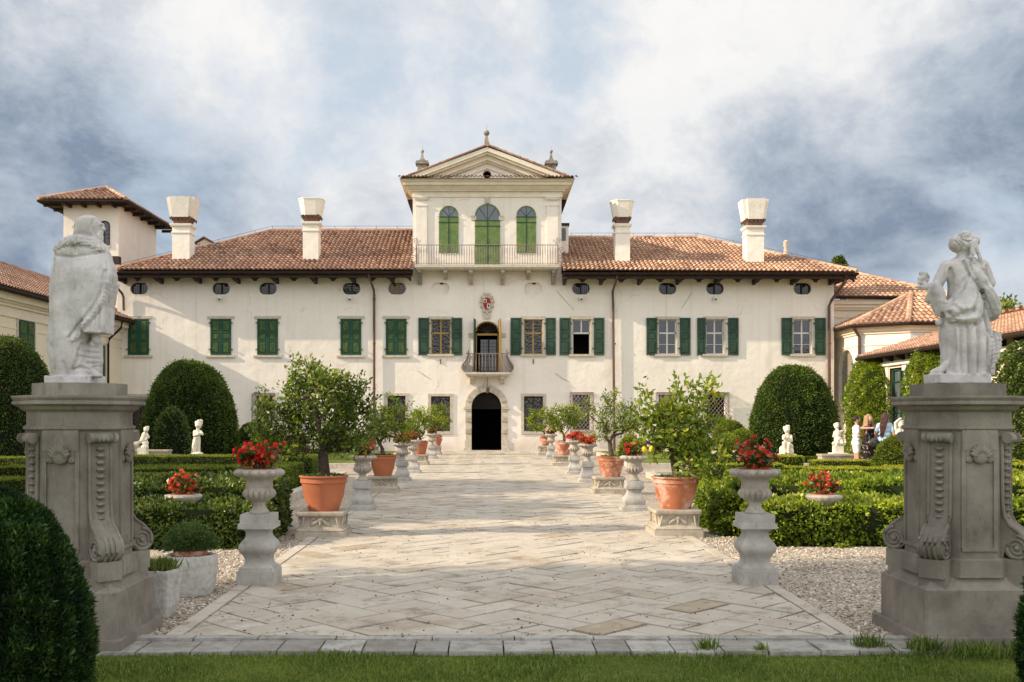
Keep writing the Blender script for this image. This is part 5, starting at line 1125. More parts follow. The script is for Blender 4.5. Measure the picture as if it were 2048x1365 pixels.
climber((15.6, 35.2), .6, 1.25, .8, 3.95, 9000, 'ivy', 'bright climber spilling from the low roof just left of the garland statue')
climber((15.3, 27.4), .9, 3.0, 0, 3.75, 24000, 'ivy_dark', 'dark wall of ivy behind and right of the garland statue')
climber((15.3, 22.6), .9, 1.8, 0, 3.9, 12000, 'ivy_dark', 'ivy clad corner at the right edge of the picture')
# ---- trees
def leaf_tree(name, base, trunk_h, tr, ells, ncl, lpc, lsz, mat, barkm, lbl, cat, parent_extra=None, seed=1, spread=.09, fruits=0, group=None, jit=.9):
    """trunk, forking limbs and leaf clusters that fill the given ellipsoids (centre, radii)"""
    rr = random.Random(seed); o = empty(name, base, lbl, cat, group); bx, by, bz = base; pts = []
    tot = sum(e[1][0]*e[1][1]*e[1][2] for e in ells)
    for (cx, cy, cz), (rx, ry, rz) in ells:
        for _ in range(max(3, int(ncl*rx*ry*rz/tot))):
            while True:
                v = Vector((rr.uniform(-1, 1), rr.uniform(-1, 1), rr.uniform(-1, 1)))
                if .55 < v.length < 1: break
            pts.append(Vector((cx+v.x*rx, cy+v.y*ry, cz+v.z*rz)))
    t0 = Vector(base); t1 = t0+Vector((rr.uniform(-.04, .04), rr.uniform(-.04, .04), trunk_h)); nodes = [t1]; par_ = [-1]; pts.sort(key=lambda p: (p-t1).length)
    for p in pts:
        best = min(range(len(nodes)), key=lambda i: (nodes[i]-p).length+.35*(nodes[i]-t1).length); q = nodes[best]; L = (p-q).length
        m_ = q.lerp(p, .5)+Vector((rr.gauss(0, .06), rr.gauss(0, .06), rr.gauss(0, .05)+.03))*L; nodes.append(m_); par_.append(best); nodes.append(p); par_.append(len(nodes)-2)
    wt = [0]*len(nodes)
    for i in range(len(nodes)-1, 0, -1): wt[i] += 1 if wt[i] == 0 else 0; wt[par_[i]] += wt[i]
    W0 = max(1, wt[0]); b = MB(); b.tube([t0-Vector((0, 0, .05)), t0.lerp(t1, .3)+Vector((.01, 0, 0)), t0.lerp(t1, .7), t1, t1+Vector((0, 0, tr*.5))], [tr*1.25, tr*1.02, tr*.95, tr*.95, tr*.4], 9)
    for i in range(1, len(nodes)):
        r0 = tr*.92*(wt[par_[i]]/W0)**.48 if par_[i] else tr*.7*(wt[i]/W0)**.3; r1 = tr*.92*(wt[i]/W0)**.48
        b.tube([nodes[par_[i]], nodes[i]], [max(min(r0, r1*1.5), .0035), max(r1, .003)], 5)
    b.build('trunk', barkm, o, smooth=True)
    C = np.array([n_[:] for n_ in nodes[2::2]]); m0 = np.array([n_[:] for n_ in nodes[1::2]]); n = len(C)*lpc
    idx = np.repeat(np.arange(len(C)), lpc); t = NR.uniform(.35, 1.15, n)[:, None]; P_ = m0[idx]*(1-t)+C[idx]*t+NR.normal(0, spread*.5, (n, 3)); N_ = P_-C[idx]+np.array([0, 0, .03]); N_ /= np.linalg.norm(N_, axis=1)[:, None]+1e-9
    V, F = leafV(P_, N_, NR.uniform(.6, 1.25, n)*lsz, .46, jit, .2, .15); ctone = NR.normal(0, .16, len(C))
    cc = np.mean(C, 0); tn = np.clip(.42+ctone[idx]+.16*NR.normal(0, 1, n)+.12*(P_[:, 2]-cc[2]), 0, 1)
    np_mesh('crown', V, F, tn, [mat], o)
    for k in range(fruits):
        c = C[rr.randrange(len(C))]; f = MB(); f.ell((c[0], c[1]-.05, c[2]-.06), (.032, .032, .042), 10, 8); f.build('lemon', 'lemon', o, smooth=True)
    return o
def pot(o, c, z0, r0, r1, h, mat, soil='soil', rim=.035, dec=False):
    b = MB(); k = h
    pr = [(0, z0), (r0, z0), (r0*1.03, z0+.02), (r0+(r1-r0)*.55, z0+.42*k), (r1*.90, z0+.74*k), (r1*.93, z0+.80*k), (r1*.97, z0+.805*k), (r1*.965, z0+.90*k), (r1*.95, z0+.905*k), (r1*.96, z0+.95*k), (r1*1.02, z0+.955*k), (r1*1.03, z0+.985*k), (r1, z0+k), (r1-rim, z0+k), (r1-rim-.01, z0+k-.06), (0, z0+k-.06)]
    if dec: pr = [(0, z0), (r0, z0), (r0*1.15, z0+.02), (r0*1.1, z0+.05), (r1*.86, z0+.35*k), (r1*.90, z0+.6*k), (r1*.84, z0+.78*k), (r1*.98, z0+.85*k), (r1*1.04, z0+.93*k), (r1, z0+k), (r1-rim, z0+k), (r1-rim, z0+k-.05), (0, z0+k-.05)]
    b.lathe(pr, 32, (c[0], c[1], 0))
    if dec:
        for t in [2*pi*q/8 for q in range(8)]: b.ell((c[0]+r1*.88*cos(t), c[1]+r1*.88*sin(t), z0+.62*k), (.035, .035, .05), 8, 6); b.tube([(c[0]+r1*.9*cos(t+q*.13), c[1]+r1*.9*sin(t+q*.13), z0+.62*k-.05*sin(pi*q/6)) for q in range(7)], .018, 5)
    p_ = b.build('pot', mat, o, smooth=True)
    b = MB(); b.lathe([(0, z0+k-.045), (r1-rim-.005, z0+k-.05), (r1-rim-.005, z0+k-.03), (r1*.5, z0+k-.01), (0, z0+k)], 20, (c[0], c[1], 0)); b.build('soil', soil, o, smooth=True)
def ground_cover(o, c, r, z, n, mat, h=.05):
    a = NR.uniform(0, 2*pi, n); q = np.sqrt(NR.uniform(0, 1, n))*r; P_ = np.stack([c[0]+np.cos(a)*q, c[1]+np.sin(a)*q, np.full(n, z)+NR.uniform(0, .02, n)], 1); V, F = leafV(P_, np.tile([0, 0, 1.], (n, 1)), NR.uniform(.5, 1.2, n)*h, .5, .9); np_mesh('ground_cover', V, F, NR.random(n), [mat], o)
citr = []
def citrus(side, Y, x, pyrim, pybot, rpx, ells_px, ncl, lpc, lsz, mat, lbl, seed, potm='terracotta', dec=False, trh=None, r0f=.62, fruits=0, tr=.045, spread=.09, dy=.8):
    s = Y/2000; zr, zb = Z_(pyrim, Y), Z_(pybot, Y); r1 = rpx*s
    E = [((X_(a, Y), Y+dd, Z_(c, Y)), (e*s, e*s*dy, f*s)) for a, c, e, f, dd in ells_px]
    trh = trh or .35; o = leaf_tree('potted_citrus', (x, Y, zr-.03), trh, tr, E, ncl, lpc, lsz, mat, 'bark_dark' if tr > .05 else 'bark', lbl, 'potted tree', seed=seed, spread=spread, fruits=fruits, group='citrus trees in terracotta pots')
    pot(o, (x, Y), zb, r1*r0f, r1, zr-zb, potm, dec=dec); ground_cover(o, (x, Y), r1-.05, zr-.03, 420, 'herb', .05)
    return zb
Z1 = citrus(0, 13.25, -2.15, 951, 1021, 48, [(640, 810, 80, 84, 0), (552, 850, 52, 46, .1), (714, 845, 52, 48, -.05), (592, 750, 24, 40, 0), (626, 738, 14, 34, .1), (660, 752, 24, 30, 0), (700, 785, 40, 36, 0), (600, 805, 46, 40, 0), (528, 800, 14, 28, .1), (740, 800, 16, 34, 0), (575, 890, 52, 28, 0), (705, 888, 44, 24, 0), (530, 845, 34, 36, -.1)], 340, 23, .066, 'citrus_dark', 'large dense citrus in a smooth terracotta pot, nearest on the left of the path', 11, 'terracotta_smooth', trh=.34, tr=.072)
Z2 = citrus(0, 20.75, X_(766, 20.75), 910, 952, 27.5, [(778, 850, 34, 34, 0), (748, 872, 22, 20, 0), (814, 866, 20, 22, 0), (772, 804, 13, 22, 0), (800, 818, 18, 22, 0)], 110, 17, .068, 'citrus', 'airy citrus with a crooked trunk, second on the left of the path', 12, 'terracotta_smooth', trh=.16, tr=.045)
Z3 = citrus(0, 32.1, X_(840, 32.1), 883, 909, 16.5, [(836, 848, 27, 27, 0), (822, 862, 18, 16, 0), (848, 828, 16, 16, 0)], 110, 18, .085, 'citrus', 'round citrus in a plain pot, third on the left of the path', 13, 'terracotta_smooth', trh=.18, tr=.04)
Z4 = citrus(0, 40.3, X_(873, 40.3), 871, 893, 11.5, [(876, 843, 26, 20, 0), (880, 822, 18, 13, 0)], 90, 18, .09, 'citrus', 'citrus in a garlanded pot, farthest on the left of the path', 14, dec=True, trh=.2, tr=.035)
Z5 = citrus(1, 13.4, 2.54, 953, 1017, 47, [(1350, 862, 52, 50, 0), (1400, 800, 22, 34, 0), (1355, 782, 18, 26, 0), (1300, 835, 38, 18, 0), (1422, 772, 18, 16, 0), (1395, 922, 46, 30, -.15), (1430, 850, 22, 30, .1), (1312, 885, 34, 26, -.1), (1286, 800, 12, 24, 0), (1380, 830, 30, 30, 0)], 120, 21, .095, 'citrus', 'sprawling large leaved lemon in a whitened terracotta pot, nearest on the right of the path', 15, trh=.30, tr=.05, fruits=7, spread=.12)
Z6 = citrus(1, 20.35, X_(1222, 20.35), 913, 954, 27.5, [(1235, 840, 46, 32, 0), (1180, 822, 22, 22, 0), (1285, 850, 22, 30, 0), (1225, 800, 26, 16, 0), (1190, 872, 24, 12, 0), (1270, 812, 18, 18, 0)], 125, 15, .066, 'citrus', 'wide spreading citrus, second on the right of the path', 16, trh=.30, tr=.05)
Z7 = citrus(1, 31.7, X_(1127.5, 31.7), 883, 911, 16.5, [(1122, 838, 30, 28, 0), (1145, 830, 20, 22, 0), (1110, 850, 16, 14, 0)], 140, 18, .08, 'citrus', 'leaning citrus in a chalky pot, third on the right of the path', 17, trh=.22, tr=.045)
Z8 = citrus(1, 39.8, X_(1090, 39.8), 873, 892, 11, [(1078, 843, 24, 22, 0), (1065, 832, 14, 14, 0), (1088, 826, 14, 12, 0)], 80, 18, .09, 'citrus', 'small citrus in a garlanded pot, farthest on the right of the path', 18, dec=True, trh=.2, tr=.035)
Z9 = citrus(1, 42.0, X_(1261, 42), 871, 897, 13, [(1262, 840, 22, 22, 0), (1250, 815, 14, 18, 0)], 60, 16, .08, 'citrus', 'citrus in a plain pot against the villa, right of the second right hand citrus', 19, trh=.25, tr=.035)
Z10 = citrus(0, 42.0, X_(742, 42), 871, 893, 12, [(742, 845, 16, 18, 0)], 40, 14, .08, 'citrus_dark', 'small citrus in a pot against the villa, behind the second left hand citrus', 20, trh=.25, tr=.03)
# trees beyond the roofs
def far_tree(lbl, px, Y, r, pyt, mat, sd, ls=.34): 
    zt_ = Z_(pyt, Y); x = X_(px, Y); leaf_tree('distant_tree', (x, Y, 0), zt_*.45, .25, [((x, Y, zt_-r*1.4), (r, r, r*1.4)), ((x+r*.6, Y, zt_-r*2.2), (r*.8, r*.8, r))], 150, 34, ls, mat, 'bark_dark', lbl, 'tree', seed=sd, spread=min(.5, r*.3))
far_tree('dark tree top just clearing the right end of the villa roof', 1678, 62, .34, 514, 'ivy_dark', 31, .16); far_tree('dark leafy tree behind the low roof, right of the garland statue', 1992, 62, 1.6, 596, 'ivy_dark', 32)
far_tree('bushy tree showing over the tiled roof at the far right', 2012, 58, 1.7, 612, 'ivy_dark', 33)
# trees of the avenue that stand outside the picture on the left and shade its foreground
def shade_tree(lbl, c, r, zc_, sd, n=420): leaf_tree('avenue_tree', (c[0], c[1], 0), zc_-r[2]*.8, .28, [((c[0], c[1], zc_), r)], n, 34, .36, 'ivy_dark', 'bark_dark', lbl, 'tree', seed=sd, spread=.62)
shade_tree('broad tree outside the left edge nearest the camera', (-13.5, 4.2), (3.2, 3.2, 4.6), 8.3, 41, 620)
shade_tree('tree outside the left edge beyond the nearest one', (-13.5, 14.6), (2.5, 2.6, 2.7), 4.7, 42, 300)
shade_tree('tree outside the left edge farther along', (-13.8, 19.6), (2.4, 2.6, 2.7), 4.9, 43, 300)
# ================================================= STONE URNS, PLINTHS, TROUGHS
def begonia(c, z, r, h, nl, nf, lbl, pet='petal', seed=0, rim=.13):
    o = empty('begonia', (c[0], c[1], z-.06), lbl, 'flowers', 'begonias in the stone urns'); x, y = c
    b = MB(); b.lathe([(rim*.8, z-.06), (rim, z-.005), (rim+.015, z+.012), (rim-.01, z+.012), (rim-.02, z-.02), (0, z-.02)], 22, (x, y, 0)); b.build('pot', 'orange', o, smooth=True)
    rr = random.Random(seed); b = MB(); tips = []
    for i in range(26):
        a, q, t = rr.uniform(0, 2*pi), sqrt(rr.random()), rr.uniform(.35, 1); X, Y = x+cos(a)*q*r, y+sin(a)*q*r; Z = z+h*t*(1-.25*q)
        p0 = Vector((x+cos(a)*.03, y+sin(a)*.03, z-.02)); p1 = Vector((x+cos(a)*q*r*.45, y+sin(a)*q*r*.45, z+(Z-z)*.6)); p2 = Vector((X, Y, Z)); b.tube([p0, p1, p2], [.005, .004, .002], 4); tips += [p1.lerp(p2, .3), p1.lerp(p2, .65), p2]
    b.build('stems', 'red' if seed % 2 else 'bark', o)
    T_ = np.array([t[:] for t in tips]); idx = NR.integers(0, len(T_), nl); P_ = T_[idx]+NR.normal(0, .018, (nl, 3))-np.array([0, 0, .02]); N_ = P_-np.array([x, y, z-.02]); N_ /= np.linalg.norm(N_, axis=1)[:, None]
    V, F = leafV(P_, N_, NR.uniform(.7, 1.4, nl)*.052, .65, .8, .2); np_mesh('leaves', V, F, NR.random(nl), ['begleaf'], o)
    # each bloom: petals round a centre, facing out
    idx = NR.integers(0, len(T_), nf); C = T_[idx]+NR.normal(0, .022, (nf, 3)); D_ = C-np.array([x, y, z+h*.25]); D_ /= np.linalg.norm(D_, axis=1)[:, None]; C += D_*.02
    k = 5; P_ = np.repeat(C, k, 0); U = np.cross(D_, NR.normal(0, 1, (nf, 3))); U /= np.linalg.norm(U, axis=1)[:, None]; Wv = np.cross(D_, U)
    ang = np.tile(np.arange(k)*2*pi/k, nf)[:, None]; Dp = np.repeat(U, k, 0)*np.cos(ang)+np.repeat(Wv, k, 0)*np.sin(ang)+.5*np.repeat(D_, k, 0)
    V, F = leafV(P_, Dp/np.linalg.norm(Dp, axis=1)[:, None], np.repeat(NR.uniform(.020, .036, nf), k), 1.0, .12, .25); np_mesh('blooms', V, F, np.repeat(NR.random(nf), k), [pet], o)
def lobes(n, z0, z1, amt):
    def f(t, z):
        if z0 <= z <= z1: return 1+amt*sin(pi*(z-z0)/(z1-z0))*(abs(cos(n*t/2))-.55)
        return 1
    return f
def urn(c, z0, k, lbl, mat='urn'):
    P = [(0, 0), (.092, 0), (.095, .012), (.085, .03), (.062, .06), (.056, .085), (.064, .11), (.10, .13), (.132, .155), (.147, .185), (.143, .215), (.128, .235), (.126, .245), (.128, .255), (.122, .29), (.128, .315), (.15, .335), (.20, .35), (.225, .368), (.232, .388), (.222, .408), (.205, .418), (.185, .42), (.15, .416), (.14, .38), (0, .38)]
    pr = []
    for i in range(len(P)-1):
        (r0, a0), (r1, a1) = P[i], P[i+1]; m_ = 3 if max(r0, r1) > .09 else 1
        for j in range(m_): pr.append((r0+(r1-r0)*j/m_, a0+(a1-a0)*j/m_))
    pr.append(P[-1]); nl = 16
    def f(t, z):
        z = z/k
        if .11 <= z <= .236: return 1+.11*sin(pi*(z-.11)/.126)*(abs(cos(nl*t/2))*2-1.2)
        if .335 <= z <= .421: return 1+.06*sin(pi*(z-.335)/.086)*(abs(cos(nl*t/2))*2-1.2)
        return 1
    b = MB(); b.lathe([(r*k, z*k) for r, z in pr], 96, (c[0], c[1], z0), fn=f)
    o = b.build('stone_urn', mat, None, smooth=True, org=Vector((c[0], c[1], z0))); o.location = (c[0], c[1], z0); tag(o, lbl, 'urn', 'gadrooned stone urns along the path'); return z0+.42*k
def baluster(c, tall, lbl):
    b = MB()
    if tall: pr = [(.178, 0), (.176, .158), (.160, .160), (.158, .187), (.145, .189), (.128, .205), (.116, .225), (.113, .25), (.118, .28), (.135, .31), (.155, .335), (.162, .365), (.158, .395), (.140, .425), (.115, .455), (.104, .485), (.104, .51), (.115, .53), (.138, .545), (.166, .548), (.166, .597), (.15, .599), (.15, .68)]
    else: pr = [(.225, 0), (.222, .085), (.195, .087), (.19, .115), (.158, .117), (.166, .15), (.172, .185), (.165, .22), (.142, .255), (.122, .29), (.112, .33), (.114, .36), (.135, .385), (.150, .388), (.155, .43), (.140, .432), (.140, .515)]
    b.sq(pr, (c[0], c[1], 0)); bm = bmesh.new(); me = b.mesh('x'); bm.from_mesh(me); bmesh.ops.recalc_face_normals(bm, faces=bm.faces)
    bmesh.ops.bevel(bm, geom=[e for e in bm.edges if len(e.link_faces) == 2 and abs(e.verts[0].co.z-e.verts[1].co.z) > .001], offset=.007, segments=2, affect='EDGES', profile=.6)
    bm.transform(Matrix.Translation((-c[0], -c[1], 0))); me2 = bpy.data.meshes.new('baluster_pedestal'); bm.to_mesh(me2); bm.free()
    o = link_mesh('baluster_pedestal', me2, ['urn_white'], None, True); me2.set_sharp_from_angle(angle=radians(35)); o.location = (c[0], c[1], 0); tag(o, lbl, 'pedestal', 'baluster shaped stone pedestals along the path'); return pr[-1][1]
ordn = ['nearest', 'second', 'third', 'fourth', 'farthest']
for side, row, sn in ((0, [(510, 1178, 1), (722, 1025, 0), (803, 965, 0), (825, 949, 0), (863, 919, 0)], 'left'), (1, [(1520, 1178, 1), (1272, 1026, 0), (1177, 968, 0), (1150, 951, 0), (1103, 921, 0)], 'right')):
    for i, (px, py, tall) in enumerate(row):
        Y0 = 3200/(py-832); hw = .178 if tall else .225; Y = Y0+hw; x = X_(px, Y0)
        zt4 = baluster((x, Y), tall, f'{ordn[i]} curved square stone pedestal on the {sn} side of the path, with a flowering urn')
        zu = urn((x, Y), zt4+.001, 1.0, f'{ordn[i]} gadrooned stone urn on the {sn} of the path, holding begonias')
        pk = (side, i) in ((0, 1), (1, 0), (1, 4))
        big = (side, i) in ((1, 2), (1, 3)); nf = [150, 60, 80, 70, 40][i] if side == 0 else [90, 55, 220, 200, 80][i]
        begonia((x, Y), zu-.005, .19 if not big else .25, .29 if i == 0 else .25, 380, int(nf*1.3), f'{"salmon pink" if pk else "red"} begonia in the {ordn[i]} urn on the {sn} of the path', 'petal_pink' if pk else 'petal', seed=60+i+side*7)
# citrus plinths
def plinth(x, Yf, hw, h, lbl):
    c = (x, Yf+hw); b = MB()
    b.sq([(hw, 0), (hw*.99, h*.27), (hw*.93, h*.275), (hw*.95, h*.32), (hw*.93, h*.36), (hw*.86, h*.38), (hw*.80, h*.45), (hw*.76, h*.55), (hw*.755, h*.65), (hw*.78, h*.75), (hw*.83, h*.82), (hw*.86, h*.84), (hw*.90, h*.86), (hw*.93, h*.93), (hw*.92, h)], (0, 0, 0), ch=.06)
    for a in (0, pi/2, pi, -pi/2):
        M_ = Matrix.Rotation(a, 3, 'Z')
        def e(p, r): b.ell(M_ @ Vector(p), r, 8, 6, M_)
        e((0, -hw*.78, h*.72), (.04, .03, .035)); e((0, -hw*.78, h*.60), (.022, .025, .05))
        for s in (-1, 1):
            for j in range(4): e((s*(.04+.022*j), -hw*.78, h*(.66-.04*j)), (.022, .02, .03))
            e((s*.09, -hw*.79, h*.74), (.018, .018, .02))
        for s in (-1, 1): b.tube([M_ @ Vector((s*hw*(.62+.1*q), -hw*(.80+.05*(1-q)), h*(.82-.45*q))) for q in (0, .5, 1)], .014, 6)
    o = b.build('carved_plinth', 'plinth', None, smooth=True, org=Vector((0, 0, 0))); o.location = (c[0], c[1], 0); tag(o, lbl, 'plinth', 'carved stone plinths under the citrus pots')
for (x, py, zt5, lbl) in [(-2.15, 1080, Z1, 'carved plinth under the largest citrus, nearest on the left'), (X_(762, 20.4), 989, Z2, 'carved plinth under the second citrus on the left'), (X_(836, 31.8), 932.5, Z3, 'carved plinth under the third citrus on the left'), (X_(868, 40), 912, Z4, 'carved plinth under the farthest citrus on the left'),
                          (2.52, 1077, Z5, 'carved plinth under the lemon nearest on the right'), (X_(1222, 20.0), 991, Z6, 'carved plinth under the second citrus on the right'), (X_(1126, 31.4), 934, Z7, 'carved plinth under the third citrus on the right'), (X_(1090, 39.6), 913, Z8, 'carved plinth under the farthest citrus on the right'),
                          (X_(1261, 41.7), 908.7, Z9, 'plinth of the citrus against the villa wall on the right'), (X_(742, 41.7), 908.7, Z10, 'plinth of the citrus against the villa wall on the left')]:
    plinth(x, 3200/(py-832), .335 if zt5 not in (Z4, Z8, Z9, Z10) else .3, zt5, lbl)
# low flower bowls rising out of the ivy hedges
for px, sn, pet in ((367, 'left', 'petal'), (1646, 'right', 'petal')):
    Y = 12.45; x = X_(px, Y); z = Z_(994, Y); b = MB(); b.lathe([(0, 0), (.16, 0), (.12, .04), (.07, .08), (.06, z-.22), (.07, z-.18), (.13, z-.12), (.20, z-.05), (.225, z-.02), (.232, z+.005), (.222, z+.025), (.17, z+.035), (.15, z+.02), (0, z+.02)], 64, (x, Y, 0), fn=lambda t, zz: 1+.025*sin(18*t) if zz > z-.06 else 1)
    o = b.build('stone_bowl', 'urn', None, smooth=True, org=Vector((x, Y, 0))); o.location = (x, Y, 0); tag(o, f'wide shallow stone bowl rising from the ivy hedge on the {sn}', 'bowl', 'shallow flower bowls in the hedges')
    begonia((x, Y), z+.03, .18, .30, 260, 100, f'red begonia in the shallow bowl above the {sn} ivy hedge', pet, seed=90+px % 2+(px > 900))
# rough stone troughs with plants behind the left pedestal
Y = 8.95; x = X_(381, Y); b = MB()
b.lathe([(0, 0), (.18, 0), (.205, .08), (.225, .22), (.232, .30), (.222, .355), (.20, .365), (.175, .35), (.165, .25), (0, .25)], 40, (x, Y, 0), fn=lambda t, z: 1+.03*sin(3*t+1)+.02*sin(7*t)); 
o = fuse(b, 'stone_trough', 'trough', None, .009, 2, .006, 22, org=Vector((x, Y, 0))); o.location = (x, Y, 0); tag(o, 'round rough hewn stone basin holding a terracotta bowl, beside the left pedestal', 'stone basin')
o = empty('potted_herb', (x, Y, .26), 'leafy green plant in a low terracotta bowl standing in the round stone basin', 'potted plant'); b = MB(); b.lathe([(0, .28), (.135, .28), (.14, .36), (.148, .363), (.15, .40), (.14, .40), (.13, .375), (0, .375)], 30, (x, Y, 0)); b.build('pot', 'terracotta', o, smooth=True)
n = 2600; u = NR.normal(0, 1, (n, 3)); u[:, 2] = np.abs(u[:, 2]); u /= np.linalg.norm(u, axis=1)[:, None]; P_ = u*NR.uniform(.35, 1, n)[:, None]*np.array([.25, .24, .25])+np.array([x, Y, .41]); V, F = leafV(P_, u, NR.uniform(.018, .042, n), .5, .7); np_mesh('leaves', V, F, np.clip(.35+.5*u[:, 2]*NR.random(n), 0, 1), ['herb'], o)
Y = 7.95; x = X_(318, Y); b = MB(); b.sq([(.10, 0), (.13, .1), (.155, .36), (.15, .385), (.12, .385), (.11, .30)], (x, Y, 0), ch=.25)
o = fuse(b, 'stone_trough', 'trough', None, .008, 2, .004, 30, org=Vector((x, Y, 0))); o.location = (x, Y, 0); tag(o, 'squarish rough stone planter half hidden behind the left pedestal', 'stone planter')
n = 700; P_ = np.stack([NR.normal(x+.0, .055, n), NR.normal(Y, .055, n), np.full(n, .36)], 1); V, F = leafV(P_, np.tile([.25, 0, 1.], (n, 1)), NR.uniform(.06, .14, n), .1, .35); q = np_mesh('grass_tuft', V, F, NR.uniform(.4, 1, n), ['grass']); tag(q, 'tuft of fresh grass growing in the squarish stone planter', 'grass tuft')
# ================================================= STATUE PEDESTALS
def pedestal(cx, cy, lbl):
    o = empty('statue_pedestal', (cx, cy, 0), lbl, 'pedestal'); c = (cx, cy, 0)
    b = MB(); b.sq([(.445, -.03), (.445, .085)], c); b.sq([(.40, .085), (.40, .40), (.385, .415), (.36, .43), (.335, .455), (.325, .48)], c, ch=.04); b.sq([(.36, .48), (.36, .60), (.33, .61)], c, ratio=.40)
    b.build('base', 'pedestal', o)
    b = MB(); b.sq([(.325, .60), (.318, 1.50)], c, ratio=.40)
    for a in (0, pi/2, pi, -pi/2):      # framed panels and shells on the main faces
        M_ = Matrix.Rotation(a, 3, 'Z'); C = Vector(c)
        def bx(x0, x1, z0, z1, y0, y1):
            vs = [M_ @ Vector((x, y, z))+C for z in (z0, z1) for (x, y) in ((x0, y0), (x1, y0), (x1, y1), (x0, y1))]; b.add(vs, [(0,3,2,1),(4,5,6,7),(0,1,5,4),(1,2,6,5),(2,3,7,6),(3,0,4,7)])
        yf = -.335; bx(-.125, -.098, .68, 1.42, yf, -.30); bx(.098, .125, .68, 1.42, yf, -.30); bx(-.125, .125, .66, .685, yf-.006, -.30); bx(-.122, .122, 1.36, 1.50, yf-.004, -.30)
        for s in (-1, 1): bx(s*.096-(.03 if s > 0 else 0), s*.096+(.03 if s < 0 else 0), 1.285, 1.359, yf-.002, -.30); b.ell(M_ @ Vector((s*.068, yf+.014, 1.30))+C, (.03, .022, .03), 10, 8, M_)
        for k in range(9):
            t = pi*(k+.5)/9; q0, q1 = Vector((0, yf-.012, 1.30)), Vector((.07*cos(t)*1.05, yf-.022, 1.33+.075*sin(t))); b.tube([M_ @ q0+C, M_ @ (q0.lerp(q1, .6)+Vector((0, -.012, 0)))+C, M_ @ q1+C], [.008, .013, .012], 6)
        b.ell(M_ @ Vector((0, yf-.01, 1.32))+C, (.055, .026, .055), 14, 8, M_)
    b.build('die', 'pedestal', o)
    for a in (pi/4, 3*pi/4, -pi/4, -3*pi/4):      # volute buttresses on the corners
        M_ = Matrix.Rotation(a+pi/2, 3, 'Z'); C = Vector(c); b = MB(); w = .075
        def T(x, r, z): return M_ @ Vector((x, -r, z))+C
        prof = [(.26, 1.43), (.325, 1.43), (.33, 1.0), (.34, .90), (.375, .84), (.43, .80), (.47, .76)]+[(.425+.085*cos(t), .685+.085*sin(t)) for t in [pi*.3-pi*k/10 for k in range(1, 13)]]+[(.33, .60), (.26, .60)]
        n = len(prof); vs = [T(-w, r, z) for r, z in prof]+[T(w, r, z) for r, z in prof]; tri = tessellate_polygon([[Vector((p[0], p[1], 0)) for p in prof]])
        b.add(vs, [tuple(t) for t in tri]+[tuple(i+n for i in reversed(t)) for t in tri]+[(i, (i+1) % n, (i+1) % n+n, i+n) for i in range(n)])
        for s in (-1, 1):      # the spiral itself on both cheeks
            b.tube([T(s*(w+.002), .425+(.085-.062*q)*cos(pi*.5-q*4.2*pi), .685+(.085-.062*q)*sin(pi*.5-q*4.2*pi)) for q in [k/44 for k in range(45)]], [.014-.006*k/44 for k in range(45)], 6)
            b.ell(T(s*(w+.002), .425, .685), .02, 8, 6); b.tube([T(s*w, r, z) for r, z in prof[1:7]], .012, 6)
        for k in range(11): z = 1.37-k*.048; b.ell(T(0, .325+.004, z), (.032, .032, .018), 10, 6, M_)
        for x_ in (-.035, 0, .035): b.tube([T(x_, .425+.088*cos(t), .685+.088*sin(t)) for t in [pi*.45-pi*k/10 for k in range(12)]], .012, 6)
        # ionic head of the buttress
        b.obox(T(0, .315, 1.47), (.19, .09, .025), M_); b.tube([T(-.085, .35, 1.445), T(.085, .35, 1.445)], .032, 10)
        for s in (-1, 1): b.tube([T(s*.075, .37, 1.445), T(s*.098, .37, 1.445)], .036, 10)
        for x_ in (-.03, 0, .03): b.ell(T(x_, .378, 1.438), (.016, .016, .022), 8, 6)
        b.sq([(.001, .4), (.001, .41)], c)
        b.build('volute', 'pedestal', o, smooth=True)
        b = MB(); q = Vector((0, -.40, .54)); b.obox(M_ @ q+C, (.17, .17, .13), M_); q = Vector((0, -.37, .42)); b.obox(M_ @ q+C, (.19, .19, .13), M_); b.build('corner_block', 'pedestal', o)
    b = MB(); b.sq([(.335, 1.50), (.345, 1.51), (.345, 1.525), (.325, 1.535), (.325, 1.62), (.33, 1.63), (.345, 1.635), (.36, 1.645), (.375, 1.665), (.40, 1.675), (.41, 1.68), (.41, 1.70), (.40, 1.705), (.405, 1.71), (.415, 1.725), (.415, 1.74)], c, ratio=.42); b.build('cornice', 'pedestal', o)
    b = MB(); b.sq([(.295, 1.741), (.295, 1.828)], c, ratio=.40); b.build('cap_slab', 'pedestal', o)
pedestal(-2.90, 7.15, 'tall carved stone pedestal with volutes on the left, under the cloaked statue')
pedestal(3.42, 7.26, 'tall carved stone pedestal with volutes on the right, under the garland statue')
